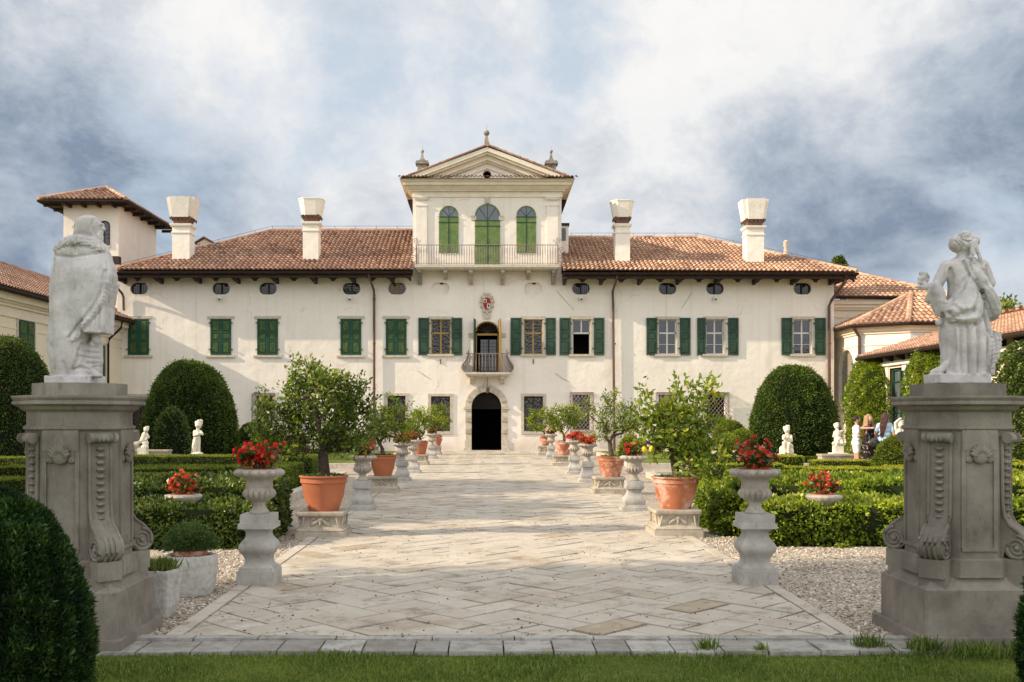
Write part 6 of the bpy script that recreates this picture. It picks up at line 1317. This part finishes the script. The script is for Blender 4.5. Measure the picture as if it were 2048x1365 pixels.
# ================================================= STATUES
def rows(mb, R_, n=40, fold=None, pw=2.3, yc=0):
    rings = []
    for r in R_:
        z, xl_, xr_, dp = r[:4]; y0 = r[4] if len(r) > 4 else 0; cx, hw = (xl_+xr_)/2, (xr_-xl_)/2; ring = []
        for j in range(n):
            a = 2*pi*j/n; ca, sa = cos(a), sin(a); q = (abs(ca)**pw+abs(sa)**pw)**(-1/pw); f = 1+(fold(a, z) if fold else 0)
            ring.append((cx+hw*ca*q*f, yc+y0+dp*sa*q*f, z))
        rings.append(ring)
    mb.loft(rings)
def chisel(strokes, U, Z, zoff):
    """cut creases (negative) and raise ridges (positive) along drawn lines, on the side that faces -y; plain folds on the other side"""
    def f(co, nr):
        d = np.zeros(len(co)); x, z = co[:, 0], co[:, 2]; wgt = np.clip(.25-nr[:, 1], 0, 1)
        for amp, wd, pts in strokes:
            P_ = [(U(a), Z(w)-zoff) for a, w in pts]; best = np.full(len(co), 9.)
            for (x0, z0), (x1, z1) in zip(P_[:-1], P_[1:]):
                dx, dz = x1-x0, z1-z0; L = dx*dx+dz*dz+1e-12; t = np.clip(((x-x0)*dx+(z-z0)*dz)/L, 0, 1); best = np.minimum(best, np.hypot(x-x0-t*dx, z-z0-t*dz))
            d += amp*np.exp(-(best/wd)**2)*wgt
        d += .008*np.sin(x*70+3*np.sin(z*6))*np.clip(nr[:, 1]-.1, 0, 1)
        return d
    return f
sL = 7.15/2000
def uL(u): return (u/3.5-161.0)*sL
def zL(w): return 1.6+(832-(410+w/3.5))*sL
b = MB(); f1 = lambda a, z: .008*sin(7*a+z*4)
R1 = [(1215, 378, 690, .125), (1180, 374, 665, .13), (1100, 358, 640, .15), (1020, 349, 630, .165), (950, 352, 625, .175), (900, 362, 640, .175), (820, 368, 690, .18), (740, 366, 735, .185), (660, 364, 775, .185), (580, 366, 798, .185), (520, 370, 806, .18), (470, 375, 800, .175), (420, 383, 788, .165), (380, 390, 775, .155), (345, 402, 762, .145), (310, 425, 745, .125), (280, 460, 725, .105), (255, 495, 705, .09)]
rows(b, [(zL(w), uL(a), uL(c), d) for w, a, c, d in R1], 48, f1, 2.4)
R2 = [(275, 512, 700, .085), (240, 516, 695, .085), (205, 522, 704, .095), (170, 531, 710, .10), (140, 538, 708, .10), (115, 553, 698, .095), (98, 575, 680, .075), (86, 600, 655, .04)]
rows(b, [(zL(w), uL(a), uL(c), d) for w, a, c, d in R2], 32, None, 2.1)
b.ell((uL(722), .0, zL(178)), (.016, .02, .016)); b.ell((uL(712), 0, zL(150)), (.018, .04, .014)); b.ell((uL(708), 0, zL(208)), (.018, .03, .014)); b.ell((uL(700), 0, zL(240)), (.024, .05, .04))
# rolled fur collar
for k in range(40):
    t = k/39; b.ell((uL(432+t*308), -.07-.055*sin(pi*t), zL(338-50*sin(pi*t)**.8+7*sin(k*2.1))), (.022, .04, .024))
for k in range(30):
    t = k/29; b.ell((uL(462+t*248), -.07-.045*sin(pi*t), zL(295-34*sin(pi*t)+6*sin(k*1.7))), (.022, .045, .022))
# the fold of the cloak hanging over the arm, the hip drapery behind it, the small figure and foot below
b.loft([[(uL(a), y, zL(w)) for a, y in ((640, -.17), (766, -.12), (764, .10), (650, .10))] for w in (915, 800, 720)]+[[(uL(a), y, zL(w)) for a, y in ((700, -.15), (800, -.11), (800, .10), (700, .10))] for w in (560,)])
rows(b, [(zL(w), uL(a), uL(c), d, .03) for w, a, c, d in [(1225, 560, 690, .11), (1170, 560, 700, .11), (1100, 580, 702, .10), (1020, 590, 700, .09), (970, 620, 698, .07), (940, 650, 690, .045), (930, 665, 682, .02)]], 24, lambda a, z: .05*sin(6*a+z*20), 2.2)
b.cap2((uL(640), -.06, zL(1165)), (uL(700), -.08, zL(1195)), .035, .024); b.ell((uL(718), -.09, zL(1210)), (.03, .05, .018)); b.ell((uL(686), -.02, zL(955)), (.03, .04, .04))
b.obox((uL(530), .0, zL(1237)), (.325, .30, .055))
zo = zL(1262)
for i, p in enumerate(b.v): b.v[i] = (p[0], p[1], p[2]-zo)
edge = [(800, 500), (790, 590), (770, 660), (735, 740), (690, 810), (640, 870), (605, 920), (570, 965)]
SL = [(.016, .016, edge), (-.018, .009, [(a-22, w-14) for a, w in edge]), (-.016, .008, [(a+22, w+12) for a, w in edge[2:]]), (-.022, .010, [(640, 950), (615, 1000), (590, 1100), (560, 1165)]), (-.022, .010, [(415, 372), (500, 392), (580, 396), (680, 375), (758, 352)]),
      (-.010, .018, [(420, 420), (405, 640), (410, 900)]), (.008, .03, [(480, 430), (470, 700), (480, 1000), (470, 1200)]), (-.008, .025, [(560, 420), (545, 700), (530, 900)]), (-.012, .010, [(430, 1205), (440, 1100), (425, 1000)]), (-.010, .010, [(520, 1215), (505, 1120)]),
      (-.016, .008, [(742, 740), (746, 900)]), (-.010, .006, [(715, 760), (722, 905)]), (-.012, .008, [(690, 110), (676, 170), (690, 230), (705, 260)]), (-.008, .02, [(560, 240), (600, 225), (650, 240)]),
      (-.014, .007, [(610, 985), (650, 1000), (690, 1015)]), (-.014, .007, [(600, 1030), (645, 1045), (695, 1050)]), (-.014, .007, [(600, 1075), (650, 1085), (697, 1090)]), (-.012, .007, [(640, 1120), (680, 1125), (698, 1120)]), (-.02, .009, [(560, 1170), (610, 1150), (660, 1160), (700, 1140)])]
cL = chisel(SL, uL, zL, zo)
def roughL(co, nr):
    d = cL(co, nr); x, z = co[:, 0], co[:, 2]; best = np.full(len(co), 9.); P_ = [(uL(a), zL(w)-zo) for a, w in edge]
    for (x0, z0), (x1, z1) in zip(P_[:-1], P_[1:]):
        dx, dz = x1-x0, z1-z0; t = np.clip(((x-x0)*dx+(z-z0)*dz)/(dx*dx+dz*dz), 0, 1); best = np.minimum(best, np.hypot(x-x0-t*dx, z-z0-t*dz))
    col = np.clip((z-(zL(385)-zo))/.02, 0, 1)*np.clip(((zL(262)-zo)-z)/.02, 0, 1)
    return d+(np.exp(-(best/.02)**2)+col)*.008*(nz(co, 70, 1)+nz(co, 120, 2))
o = empty('statue', (-2.9, 7.15, 1.829), 'aged white marble statue of a hooded figure in a long cloak, seen from behind', 'statue')
fuse(b, 'figure', 'marble', o, .0058, 2, .003, 14, org=Vector((0, 0, 0)), vfn=roughL)
# the woman on the right
sR = 7.26/2000
def uR(u): return (1780+u/3.25-1914.0)*sR
def zR(w): return 1.6+(832-(440+w/3.25))*sR
b = MB()
def rowsR(L, n=32, fold=None, pw=2.2): rows(b, [(zR(r[0]), uR(r[1]), uR(r[2]), r[3], r[4] if len(r) > 4 else 0) for r in L], n, fold, pw)
rowsR([(1070, 257, 613, .15), (1008, 258, 613, .15)], 24, None, 8)
rowsR([(1012, 340, 612, .15), (985, 345, 612, .15), (940, 348, 620, .15), (860, 346, 636, .155), (780, 338, 645, .155), (720, 336, 645, .15), (660, 340, 630, .14), (600, 350, 610, .13)], 56, lambda a, z: .02*sin(13*a), 2.4)
rowsR([(640, 352, 615, .13), (560, 366, 600, .12), (500, 380, 590, .11), (440, 384, 596, .105), (380, 374, 606, .105), (330, 362, 612, .10), (295, 355, 606, .09), (272, 378, 585, .075), (252, 412, 550, .058), (235, 434, 518, .048), (215, 436, 506, .046), (185, 436, 504, .046)], 36)
rowsR([(222, 442, 512, .045), (205, 410, 540, .07), (185, 394, 556, .085), (155, 388, 562, .09), (125, 394, 560, .085), (105, 412, 548, .07), (94, 430, 530, .045)], 28)
b.ell((uR(467), -.045, zR(113)), (.045, .05, .034)); b.ell((uR(408), -.03, zR(160)), (.034, .05, .045)); b.ell((uR(543), -.02, zR(142)), (.034, .05, .042))
def rib(pts, y, w, t=.010):
    for (a, w0), (c, w1) in zip(pts[:-1], pts[1:]): b.loft([[(uR(q)+sx*w, y+sy*t, zR(ww)) for sx, sy in ((-1, -1), (1, -1), (1, 1), (-1, 1))] for q, ww in ((a, w0), (c, w1))])
rib([(488, 145), (494, 200), (498, 245)], -.095, .016); rib([(498, 240), (482, 262), (508, 275), (500, 298)], -.09, .012); rib([(512, 145), (528, 215), (548, 270), (565, 300)], -.088, .015); rib([(560, 295), (578, 298), (562, 318), (574, 335)], -.085, .011)
b.cap2((uR(368), 0, zR(305)), (uR(312), .02, zR(430)), .046, .042); b.cap2((uR(312), .02, zR(430)), (uR(300), .10, zR(510)), .042, .038); b.cap2((uR(306), .06, zR(430)), (uR(266), .14, zR(425)), .034, .026)
rowsR([(635, 312, 338, .03), (600, 296, 345, .07), (540, 276, 352, .09), (480, 264, 345, .08), (430, 268, 325, .06), (410, 275, 310, .04)], 20, lambda a, z: .04*sin(5*a))
b.cap2((uR(600), 0, zR(300)), (uR(650), .0, zR(415)), .046, .040); b.cap2((uR(650), 0, zR(415)), (uR(622), .09, zR(470)), .040, .034)
for dx, dz, r in [(0, 0, .024), (-20, 10, .020), (15, -18, .022), (-8, -26, .020), (20, 20, .018), (-26, 34, .016), (5, 40, .018), (-38, 60, .012), (30, -2, .016), (-30, 62, .012)]: b.ell((uR(262+dx), .12, zR(362+dz)), r)
# the mantle: a strap from the shoulder, a full pouch at the left, a long fall at the right
rib([(452, 275), (470, 320), (495, 360), (520, 400)], -.098, .026, .014)
rowsR([(694, 430, 490, .03, -.10), (682, 352, 522, .06, -.105), (650, 326, 548, .075, -.105), (600, 313, 562, .085, -.095), (555, 318, 566, .082, -.085), (505, 372, 556, .07, -.08), (450, 412, 540, .06, -.075), (400, 440, 528, .048, -.075), (360, 462, 518, .035, -.075)], 32)
rowsR([(668, 632, 662, .035, -.03), (645, 606, 682, .065, -.04), (590, 575, 690, .085, -.05), (520, 548, 670, .085, -.06), (460, 522, 632, .075, -.065), (400, 498, 596, .06, -.075), (355, 478, 556, .045, -.08), (335, 484, 528, .03, -.08)], 32)
rowsR([(1010, 585, 655, .09), (960, 600, 656, .09), (900, 605, 690, .09), (840, 618, 694, .09), (780, 632, 700, .08), (740, 648, 694, .055), (725, 658, 680, .03)], 20, lambda a, z: .06*sin(7*a+z*30))
b.cap2((uR(352), -.02, zR(965)), (uR(285), .02, zR(994)), .034, .020); b.cap2((uR(350), -.05, zR(945)), (uR(305), -.04, zR(990)), .03, .022); b.ell((uR(318), .0, zR(675)), (.024, .04, .024))
zo2 = zR(1072)
for i, p in enumerate(b.v): b.v[i] = (p[0], p[1], p[2]-zo2)
SR = [(-.020, .009, [(372, 330), (386, 400), (382, 470), (350, 540)]), (-.020, .009, [(600, 310), (600, 370), (592, 440)]), (-.016, .007, [(432, 285), (458, 350), (480, 395), (520, 440), (560, 520), (600, 600), (632, 660)]), (-.020, .008, [(470, 370), (440, 415), (425, 470), (372, 520), (322, 560)]),
      (-.012, .008, [(512, 410), (522, 480), (508, 560), (470, 615), (405, 650), (350, 650)]), (-.030, .011, [(325, 620), (350, 672), (400, 700), (470, 704), (530, 672), (562, 620), (566, 560), (545, 480)]), (-.026, .016, [(372, 640), (430, 628), (478, 600)]),
      (.012, .016, [(360, 560), (400, 600), (450, 590), (490, 520)]), (.010, .015, [(345, 600), (400, 665), (480, 655)]), (.014, .02, [(590, 470), (630, 550), (645, 620)]), (-.012, .008, [(560, 430), (605, 500), (650, 580)]), (-.018, .008, [(690, 600), (660, 665), (636, 680)]),
      (-.026, .011, [(440, 710), (446, 850), (452, 1002)]), (-.020, .010, [(502, 690), (508, 850), (506, 1002)]), (-.028, .012, [(566, 640), (578, 760), (582, 1002)]), (-.024, .010, [(366, 700), (374, 860), (362, 985)]), (-.018, .009, [(404, 715), (400, 860), (408, 1000)]), (.014, .018, [(386, 720), (388, 990)]), (.014, .02, [(475, 720), (480, 1000)]), (.012, .02, [(540, 700), (545, 1000)]),
      (-.020, .009, [(590, 735), (615, 790), (640, 770), (655, 725)]), (-.020, .010, [(632, 690), (612, 800), (600, 900), (604, 1000)]), (-.014, .012, [(478, 290), (476, 350)]), (.008, .03, [(430, 320), (425, 400)]), (.008, .03, [(560, 330), (560, 400)]),
      (-.014, .006, [(424, 112), (436, 148), (470, 160), (508, 140), (514, 105)]), (-.012, .006, [(392, 150), (418, 176), (440, 208)]), (-.012, .006, [(404, 130), (426, 160), (446, 190)]), (-.012, .006, [(535, 100), (556, 140), (545, 190)]), (-.010, .005, [(440, 110), (470, 100), (500, 112)]), (-.012, .007, [(434, 214), (424, 248)]), (-.012, .007, [(514, 212), (524, 244)])]
cR = chisel(SR, uR, zR, zo2)
def roughR(co, nr):
    d = cR(co, nr); x, z = co[:, 0], co[:, 2]; st = np.clip((x-uR(612))/.01, 0, 1)*np.clip((zR(730)-zo2-z)/.02, 0, 1)
    return d+st*.010*(nz(co, 60, 1)+nz(co, 100, 2))
o = empty('statue', (3.42, 7.26, 1.829), 'white marble statue of a woman with ribboned hair and a wrapped mantle, seen from behind', 'statue')
fuse(b, 'figure', 'marble', o, .0058, 2, .0025, 16, org=Vector((0, 0, 0)), vfn=roughR)
# ---- little garden cherubs
def putto(px, Y, pyt, pyb, lbl, pose, plinth_h=0):
    x = X_(px, Y); zb, zt6 = Z_(pyb, Y), Z_(pyt, Y); H = zt6-zb-plinth_h; b = MB(); k = H/.8
    def e(c, r): b.ell([c[0]*k, c[1]*k, c[2]*k], [q*k for q in (r if isinstance(r, tuple) else (r, r, r))], 14, 10)
    def cp(a, c, r0, r1): b.cap2([q*k for q in a], [q*k for q in c], r0*k, r1*k)
    def head(c):
        e(c, (.085, .095, .105)); 
        for i in range(14): t = i*2.4; e((c[0]+.07*cos(t), c[1]+.03+.06*sin(t), c[2]+.05+.035*(i % 3)-.02), .03)
        e((c[0], c[1]-.095, c[2]-.01), .018); e((c[0]-.03, c[1]-.085, c[2]-.03), .02); e((c[0]+.03, c[1]-.085, c[2]-.03), .02)
    if pose == 'sit':
        for i in range(9): t = i*1.1; e((.10*cos(t), .05+.08*sin(t), .06+.02*(i % 4)), .11)
        e((.04, .04, .2), (.15, .13, .11)); e((.03, .03, .40), (.11, .10, .15)); e((0, -.02, .30), (.10, .09, .09)); head((-.01, -.01, .68)); cp((.02, .01, .5), (0, 0, .6), .06, .05)
        cp((.0, -.05, .24), (-.13, -.16, .30), .07, .06); cp((-.13, -.16, .30), (-.10, -.14, .08), .055, .04); cp((.06, -.06, .22), (.0, -.18, .27), .07, .06); cp((.0, -.18, .27), (-.02, -.16, .05), .055, .04); e((-.12, -.18, .05), (.04, .07, .03)); e((-.03, -.2, .04), (.04, .07, .03))
        cp((.11, .01, .50), (.10, -.08, .36), .045, .04); cp((.10, -.08, .36), (-.03, -.15, .47), .038, .03); cp((-.09, .01, .50), (-.13, -.1, .42), .045, .038); cp((-.13, -.1, .42), (-.06, -.13, .55), .035, .03)
    if pose == 'back':
        e((0, 0, .10), (.17, .14, .10)); e((.0, 0, .24), (.14, .12, .12)); e((-.01, 0, .42), (.115, .09, .16)); head((-.04, .03, .70)); cp((-.02, 0, .54), (-.03, .02, .62), .06, .05)
        for i in range(10): t = i*.7; e((.15*cos(t), .10*sin(t), .06+.03*(i % 3)), (.06, .06, .06))
        cp((.10, 0, .52), (.22, .06, .55), .045, .035); cp((.22, .06, .55), (.25, .12, .45), .035, .03); cp((-.11, 0, .50), (-.15, .02, .34), .045, .038); cp((.06, -.02, .25), (.12, -.12, .12), .07, .05); cp((-.06, -.02, .25), (-.08, -.14, .12), .07, .05)
    if pose == 'reach':
        e((0, 0, .14), (.16, .13, .14)); e((.01, 0, .38), (.11, .09, .17)); head((.05, -.02, .64)); cp((-.07, 0, .50), (-.10, -.03, .68), .045, .04); cp((-.10, -.03, .68), (.02, -.05, .80), .038, .03); e((.05, -.05, .81), (.035, .03, .025)); cp((.1, 0, .5), (.15, -.06, .36), .045, .035)
        cp((.04, -.04, .18), (.08, -.12, .04), .06, .05); cp((-.05, -.04, .18), (-.08, -.12, .04), .06, .05)
    if pose == 'stand':
        e((0, 0, .02), (.16, .13, .04)); cp((.04, .02, .05), (.03, .01, .24), .04, .05); cp((.03, .01, .24), (.02, 0, .40), .055, .07); cp((-.05, -.02, .04), (-.06, -.05, .22), .035, .045); cp((-.06, -.05, .22), (-.02, 0, .38), .05, .065)
        for i in range(6): cp((-.09+.02*i, .05, .36), (-.13+.02*i, .04, .04), .028, .03)
        e((.0, .0, .40), (.09, .08, .07)); e((.01, 0, .50), (.08, .065, .11)); head((.04, 0, .74)); cp((.02, 0, .58), (.03, 0, .66), .05, .04); e((.04, .0, .82), (.07, .07, .02))
        cp((.09, 0, .57), (.15, -.04, .50), .038, .032); cp((.15, -.04, .50), (.05, -.10, .53), .032, .026); cp((-.06, 0, .57), (-.05, -.07, .47), .038, .032); cp((-.05, -.07, .47), (.06, -.11, .50), .032, .026)
    if pose == 'crouch':
        e((.06, 0, .06), (.14, .13, .08)); e((.10, 0, .18), (.10, .11, .12)); e((.06, 0, .42), (.12, .10, .17)); e((.0, 0, .30), (.12, .11, .12)); head((.12, -.02, .66)); cp((.09, 0, .52), (.11, -.01, .60), .055, .05)
        cp((.1, .02, .55), (.20, -.02, .40), .05, .045); cp((.2, -.02, .4), (.13, -.08, .32), .04, .035); b.loft([[(q[0]*k, q[1]*k, q[2]*k) for q in r] for r in ([(-.10, -.09, .30), (-.10, .09, .30), (-.08, .09, .18), (-.08, -.09, .18)], [(-.32, -.10, .20), (-.32, .10, .20), (-.34, .10, .13), (-.34, -.10, .13)])]); cp((.0, 0, .3), (-.28, 0, .15), .09, .06); cp((.05, -.04, .2), (.16, -.08, .05), .07, .05)
    o = empty('cherub_statue', (x, Y, zb), lbl, 'statue', 'little cherub statues round the parterres'); fuse(b, 'figure', 'putto', o, .011, 2, .004, 25, org=Vector((0, 0, -plinth_h)))
    if plinth_h: p_ = MB(); p_.box(x-.15*k, x+.15*k, Y-.14*k, Y+.14*k, zb, zb+plinth_h+.02); p_.build('plinth', 'putto', o)
    s_ = MB(); s_.box(x-.24, x+.24, Y-.2, Y+.2, 0, zb); s_.build('foundation', 'putto', o)
putto(286, 32.5, 852, 911, 'small cherub bending over beside the left pedestal, in front of the dome', 'crouch', .22); putto(394, 32.8, 845, 909, 'small cherub standing upright with folded arms in front of the tall left dome', 'stand')
putto(1574, 31.5, 851, 908, 'small cherub seated with raised hands in front of the tall right dome', 'sit'); putto(1676, 31, 847, 906, 'small cherub seen from the back on a block, right of the tall right dome', 'back', .20)
putto(1797, 30.5, 838, 905, 'small cherub with an arm raised over its head beside the right pedestal', 'reach', .15)
for x0, x1, Y, s in ((X_(230, 33.5), X_(345, 33.5), 33.0, 'left'), (X_(1640, 29.5), X_(1712, 29.5), 29.3, 'right')):
    b = MB(); b.box(x0, x1, Y, Y+.4, 0, .42); b.box(x0-.03, x1+.03, Y-.03, Y+.43, .42, .47); q = b.build('low_wall', 'plinth', None, org=Vector(((x0+x1)/2, Y, 0))); q.location = ((x0+x1)/2, Y, 0); tag(q, f'low stone edge of the basin behind the {s} parterre', 'low wall')
# ================================================= PEOPLE
def hand(b, p, d, up, s=1.0, curl=.3):
    """a palm, four bent fingers of different length and a thumb"""
    d = Vector(d).normalized(); up = Vector(up).normalized(); sd = d.cross(up).normalized(); p = Vector(p)
    b.cap2(p, p+d*.05*s, .028*s, .036*s)
    for i, L in enumerate((.066, .074, .069, .054)):
        q0 = p+d*.075*s+sd*(i-1.5)*.019*s; q1 = q0+(d-up*curl).normalized()*L*.5*s; q2 = q1+(d-up*curl*2.4).normalized()*L*.5*s; b.cap2(q0-d*.02*s, q1, .0095*s, .009*s, 7); b.cap2(q1, q2, .009*s, .0075*s, 7)
    t0 = p+d*.02*s-sd*.03*s; t1 = t0+(d*.6-sd*.8).normalized()*.036*s; b.cap2(t0, t1, .012*s, .010*s, 7); b.cap2(t1, t1+(d-sd*.2).normalized()*.028*s, .010*s, .008*s, 7)
def person(loc, rz, H, lbl, legs, arms, hair, cloth):
    o = empty('person', loc, lbl, 'person', None, rz); k = H/1.68; b = MB()
    V3 = lambda p: Vector(p)*k
    def cp(a, c, r0, r1, t=b): t.cap2(V3(a), V3(c), r0*k, r1*k, 14)
    for s in (-1, 1):
        hip, knee, ank = (s*.09, 0, .86), (s*.095, -.02+legs*s*.03, .47), (s*.10, .02+legs*s*.06, .08); cp(hip, knee, .085, .056); cp(knee, ank, .056, .036); cp((s*.10, .03+legs*s*.06, .04), (s*.11, -.13+legs*s*.06, .03), .036, .028)
    b.ell(V3((0, .01, .90)), (.165*k, .12*k, .13*k)); b.ell(V3((0, 0, 1.05)), (.135*k, .10*k, .16*k)); b.ell(V3((0, 0, 1.24)), (.155*k, .105*k, .15*k)); cp((-.12, 0, 1.36), (.12, 0, 1.36), .058, .058); cp((0, .01, 1.38), (0, -.01, 1.50), .052, .048)
    b.ell(V3((0, -.015, 1.575)), (.073*k, .090*k, .11*k), 18, 14); b.ell(V3((0, -.045, 1.52)), (.05*k, .05*k, .05*k)); b.ell(V3((0, -.108, 1.565)), (.011*k, .018*k, .024*k)); b.ell(V3((0, -.09, 1.60)), (.05*k, .02*k, .012*k))
    for s in (-1, 1): b.ell(V3((s*.076, .0, 1.57)), (.012*k, .02*k, .03*k)); b.ell(V3((s*.035, -.085, 1.555)), (.022*k, .018*k, .02*k))
    for s, (el, wr, up) in zip((-1, 1), arms): cp((s*.165, 0, 1.355), el, .045, .038); cp(el, wr, .038, .026); e_, w_ = V3(el), V3(wr); hand(b, w_, w_-e_, up, k)
    body = fuse(b, 'body', 'skin', o, .0095*k, 2, org=Vector((0, 0, 0)))
    f = MB()
    for s in (-1, 1): f.ell(V3((s*.031, -.094, 1.583)), (.011*k, .006*k, .006*k), 8, 6)
    f.build('eyes', 'eye', body, org=Vector((0, 0, 0))); f = MB(); f.ell(V3((0, -.098, 1.527)), (.022*k, .008*k, .007*k), 8, 6); f.build('lips', 'lips', body, org=Vector((0, 0, 0)))
    for nm, m_, fn in cloth:
        c = MB(); fn(c, cp, V3, k); fuse(c, nm, m_, o, .011*k, 2, .004, 12, org=Vector((0, 0, 0)))
    c = MB(); hair[1](c, cp, V3, k); fuse(c, 'hair', hair[0], o, .010*k, 1, .006, 30, org=Vector((0, 0, 0)))
    return o
def cap_hair(c, V3, k): c.ell(V3((0, .012, 1.605)), (.086*k, .095*k, .098*k), 18, 12)
def hair_front(c, cp, V3, k):
    c.ell(V3((0, .03, 1.62)), (.088*k, .085*k, .092*k), 18, 12); c.ell(V3((0, -.03, 1.665)), (.07*k, .06*k, .03*k))
    for s in (-1, 1):
        for j in range(4): cp((s*(.07+.006*j), -.02+.03*j, 1.64), (s*(.105+.01*j), -.05+.04*j, 1.36-.02*j), .026, .024, c)
def hair_back(c, cp, V3, k):
    c.ell(V3((0, .02, 1.605)), (.090*k, .10*k, .10*k), 18, 12)
    for j in range(9): x = -.07+j*.0175; cp((x, .085, 1.60), (x*.9+.05, .13, 1.32), .030, .030, c); cp((x*.9+.05, .13, 1.32), (x*.35+.08, .125, 1.02+.03*(j % 3)), .028, .014, c)
def hair_short(c, cp, V3, k): cap_hair(c, V3, k)
def shirt(sl, hem=.84, flare=.0):
    def f(c, cp, V3, k):
        for z, rx, ry in ((1.32, .175, .125), (1.22, .170, .120), (1.10, .155+flare*.3, .118), (.98, .165+flare*.7, .128), (hem+.03, .175+flare, .138+flare*.5)): c.ell(V3((0, 0, z)), (rx*k, ry*k, .10*k), 20, 10)
        cp((-.13, 0, 1.365), (.13, 0, 1.365), .066, .066, c)
        for s, el in zip((-1, 1), sl): cp((s*.155, 0, 1.355), (Vector((s*.165, 0, 1.355)).lerp(Vector(el), .62)), .062, .058, c)
    return f
def dress(c, cp, V3, k):
    L = [(1.42, .10, .07), (1.34, .165, .11), (1.22, .165, .12), (1.08, .145, .115), (.92, .18, .15), (.70, .205, .17), (.45, .235, .20), (.18, .26, .22)]
    c.loft([[tuple(V3((rx*cos(a)*(1+.03*sin(7*a)*(z < 1)), ry*sin(a)*(1+.03*sin(7*a)*(z < 1)), z))) for a in [2*pi*q/36 for q in range(36)]] for z, rx, ry in L])
def trousers(len_=.10, r=.088):
    def f(c, cp, V3, k):
        c.ell(V3((0, .012, .90)), (.178*k, .135*k, .12*k), 18, 10)
        for s in (-1, 1):
            cp((s*.09, 0, .86), (s*.093, -.01, max(.47, len_)), r+.008, r-.010, c)
            if len_ < .4: cp((s*.095, -.02, .47), (s*.10, .02, len_), r-.018, .05, c)
    return f
Yp = 27.8
woman = person((X_(1738, Yp), Yp, 0), radians(22), 1.62, 'woman with long blond hair and a black floral dress, facing us, hugging her friend', .3,
    (((-.32, -.06, 1.30), (-.20, -.30, 1.31), (0, 0, 1)), ((.26, -.02, 1.08), (.20, -.16, .92), (0, 1, 0))), ('hair_blond', hair_front), [('dress', 'floral', dress)])
man = person((X_(1721, Yp), Yp+.30, 0), radians(80), 1.58, 'dark haired person in a white T-shirt and pale shorts, embraced by the blond woman', .4,
    (((-.22, -.04, 1.10), (-.14, -.22, 1.10), (0, 0, 1)), ((.22, -.02, 1.08), (.12, -.20, 1.10), (0, 0, 1))), ('hair_black', hair_short), [('t_shirt', 'cloth_white', shirt(((-.24, 0, 1.10), (.24, .02, 1.10)), .84, .02)), ('shorts', 'shorts', trousers(.64, .10))])
girl = person((X_(1765, Yp), Yp-.15, 0), radians(160), 1.66, 'woman with very long brown hair, pale blue blouse and slate trousers, her back to us', .4,
    (((-.24, .02, 1.10), (-.20, -.14, .92), (0, 0, 1)), ((.25, .02, 1.10), (.20, -.12, .92), (0, 0, 1))), ('hair_brown', hair_back), [('blouse', 'cloth_blue', shirt(((-.24, .02, 1.10), (.25, .02, 1.10)), .88, .05)), ('trousers', 'cloth_navy', trousers(.10))])
b = MB(); bx_, by_ = X_(1740, Yp), Yp-.28
b.ell((0, 0, 0), (.17, .07, .11)); b.ell((.02, 0, .05), (.12, .06, .09)); o = fuse(b, 'handbag', 'leather', None, .012, 2, .006, 18, org=Vector((0, 0, 0))); o.location = (bx_, by_, .86); tag(o, 'black leather handbag hanging from a strap in front of the floral dress', 'handbag')
b = MB(); b.tube([(-.10, 0, .08), (-.14, .08, .30), (-.10, .16, .52)], .008, 5); b.tube([(.10, 0, .08), (.08, .08, .30), (.0, .17, .52)], .008, 5); b.build('strap', 'leather', o, org=Vector((0, 0, 0)))
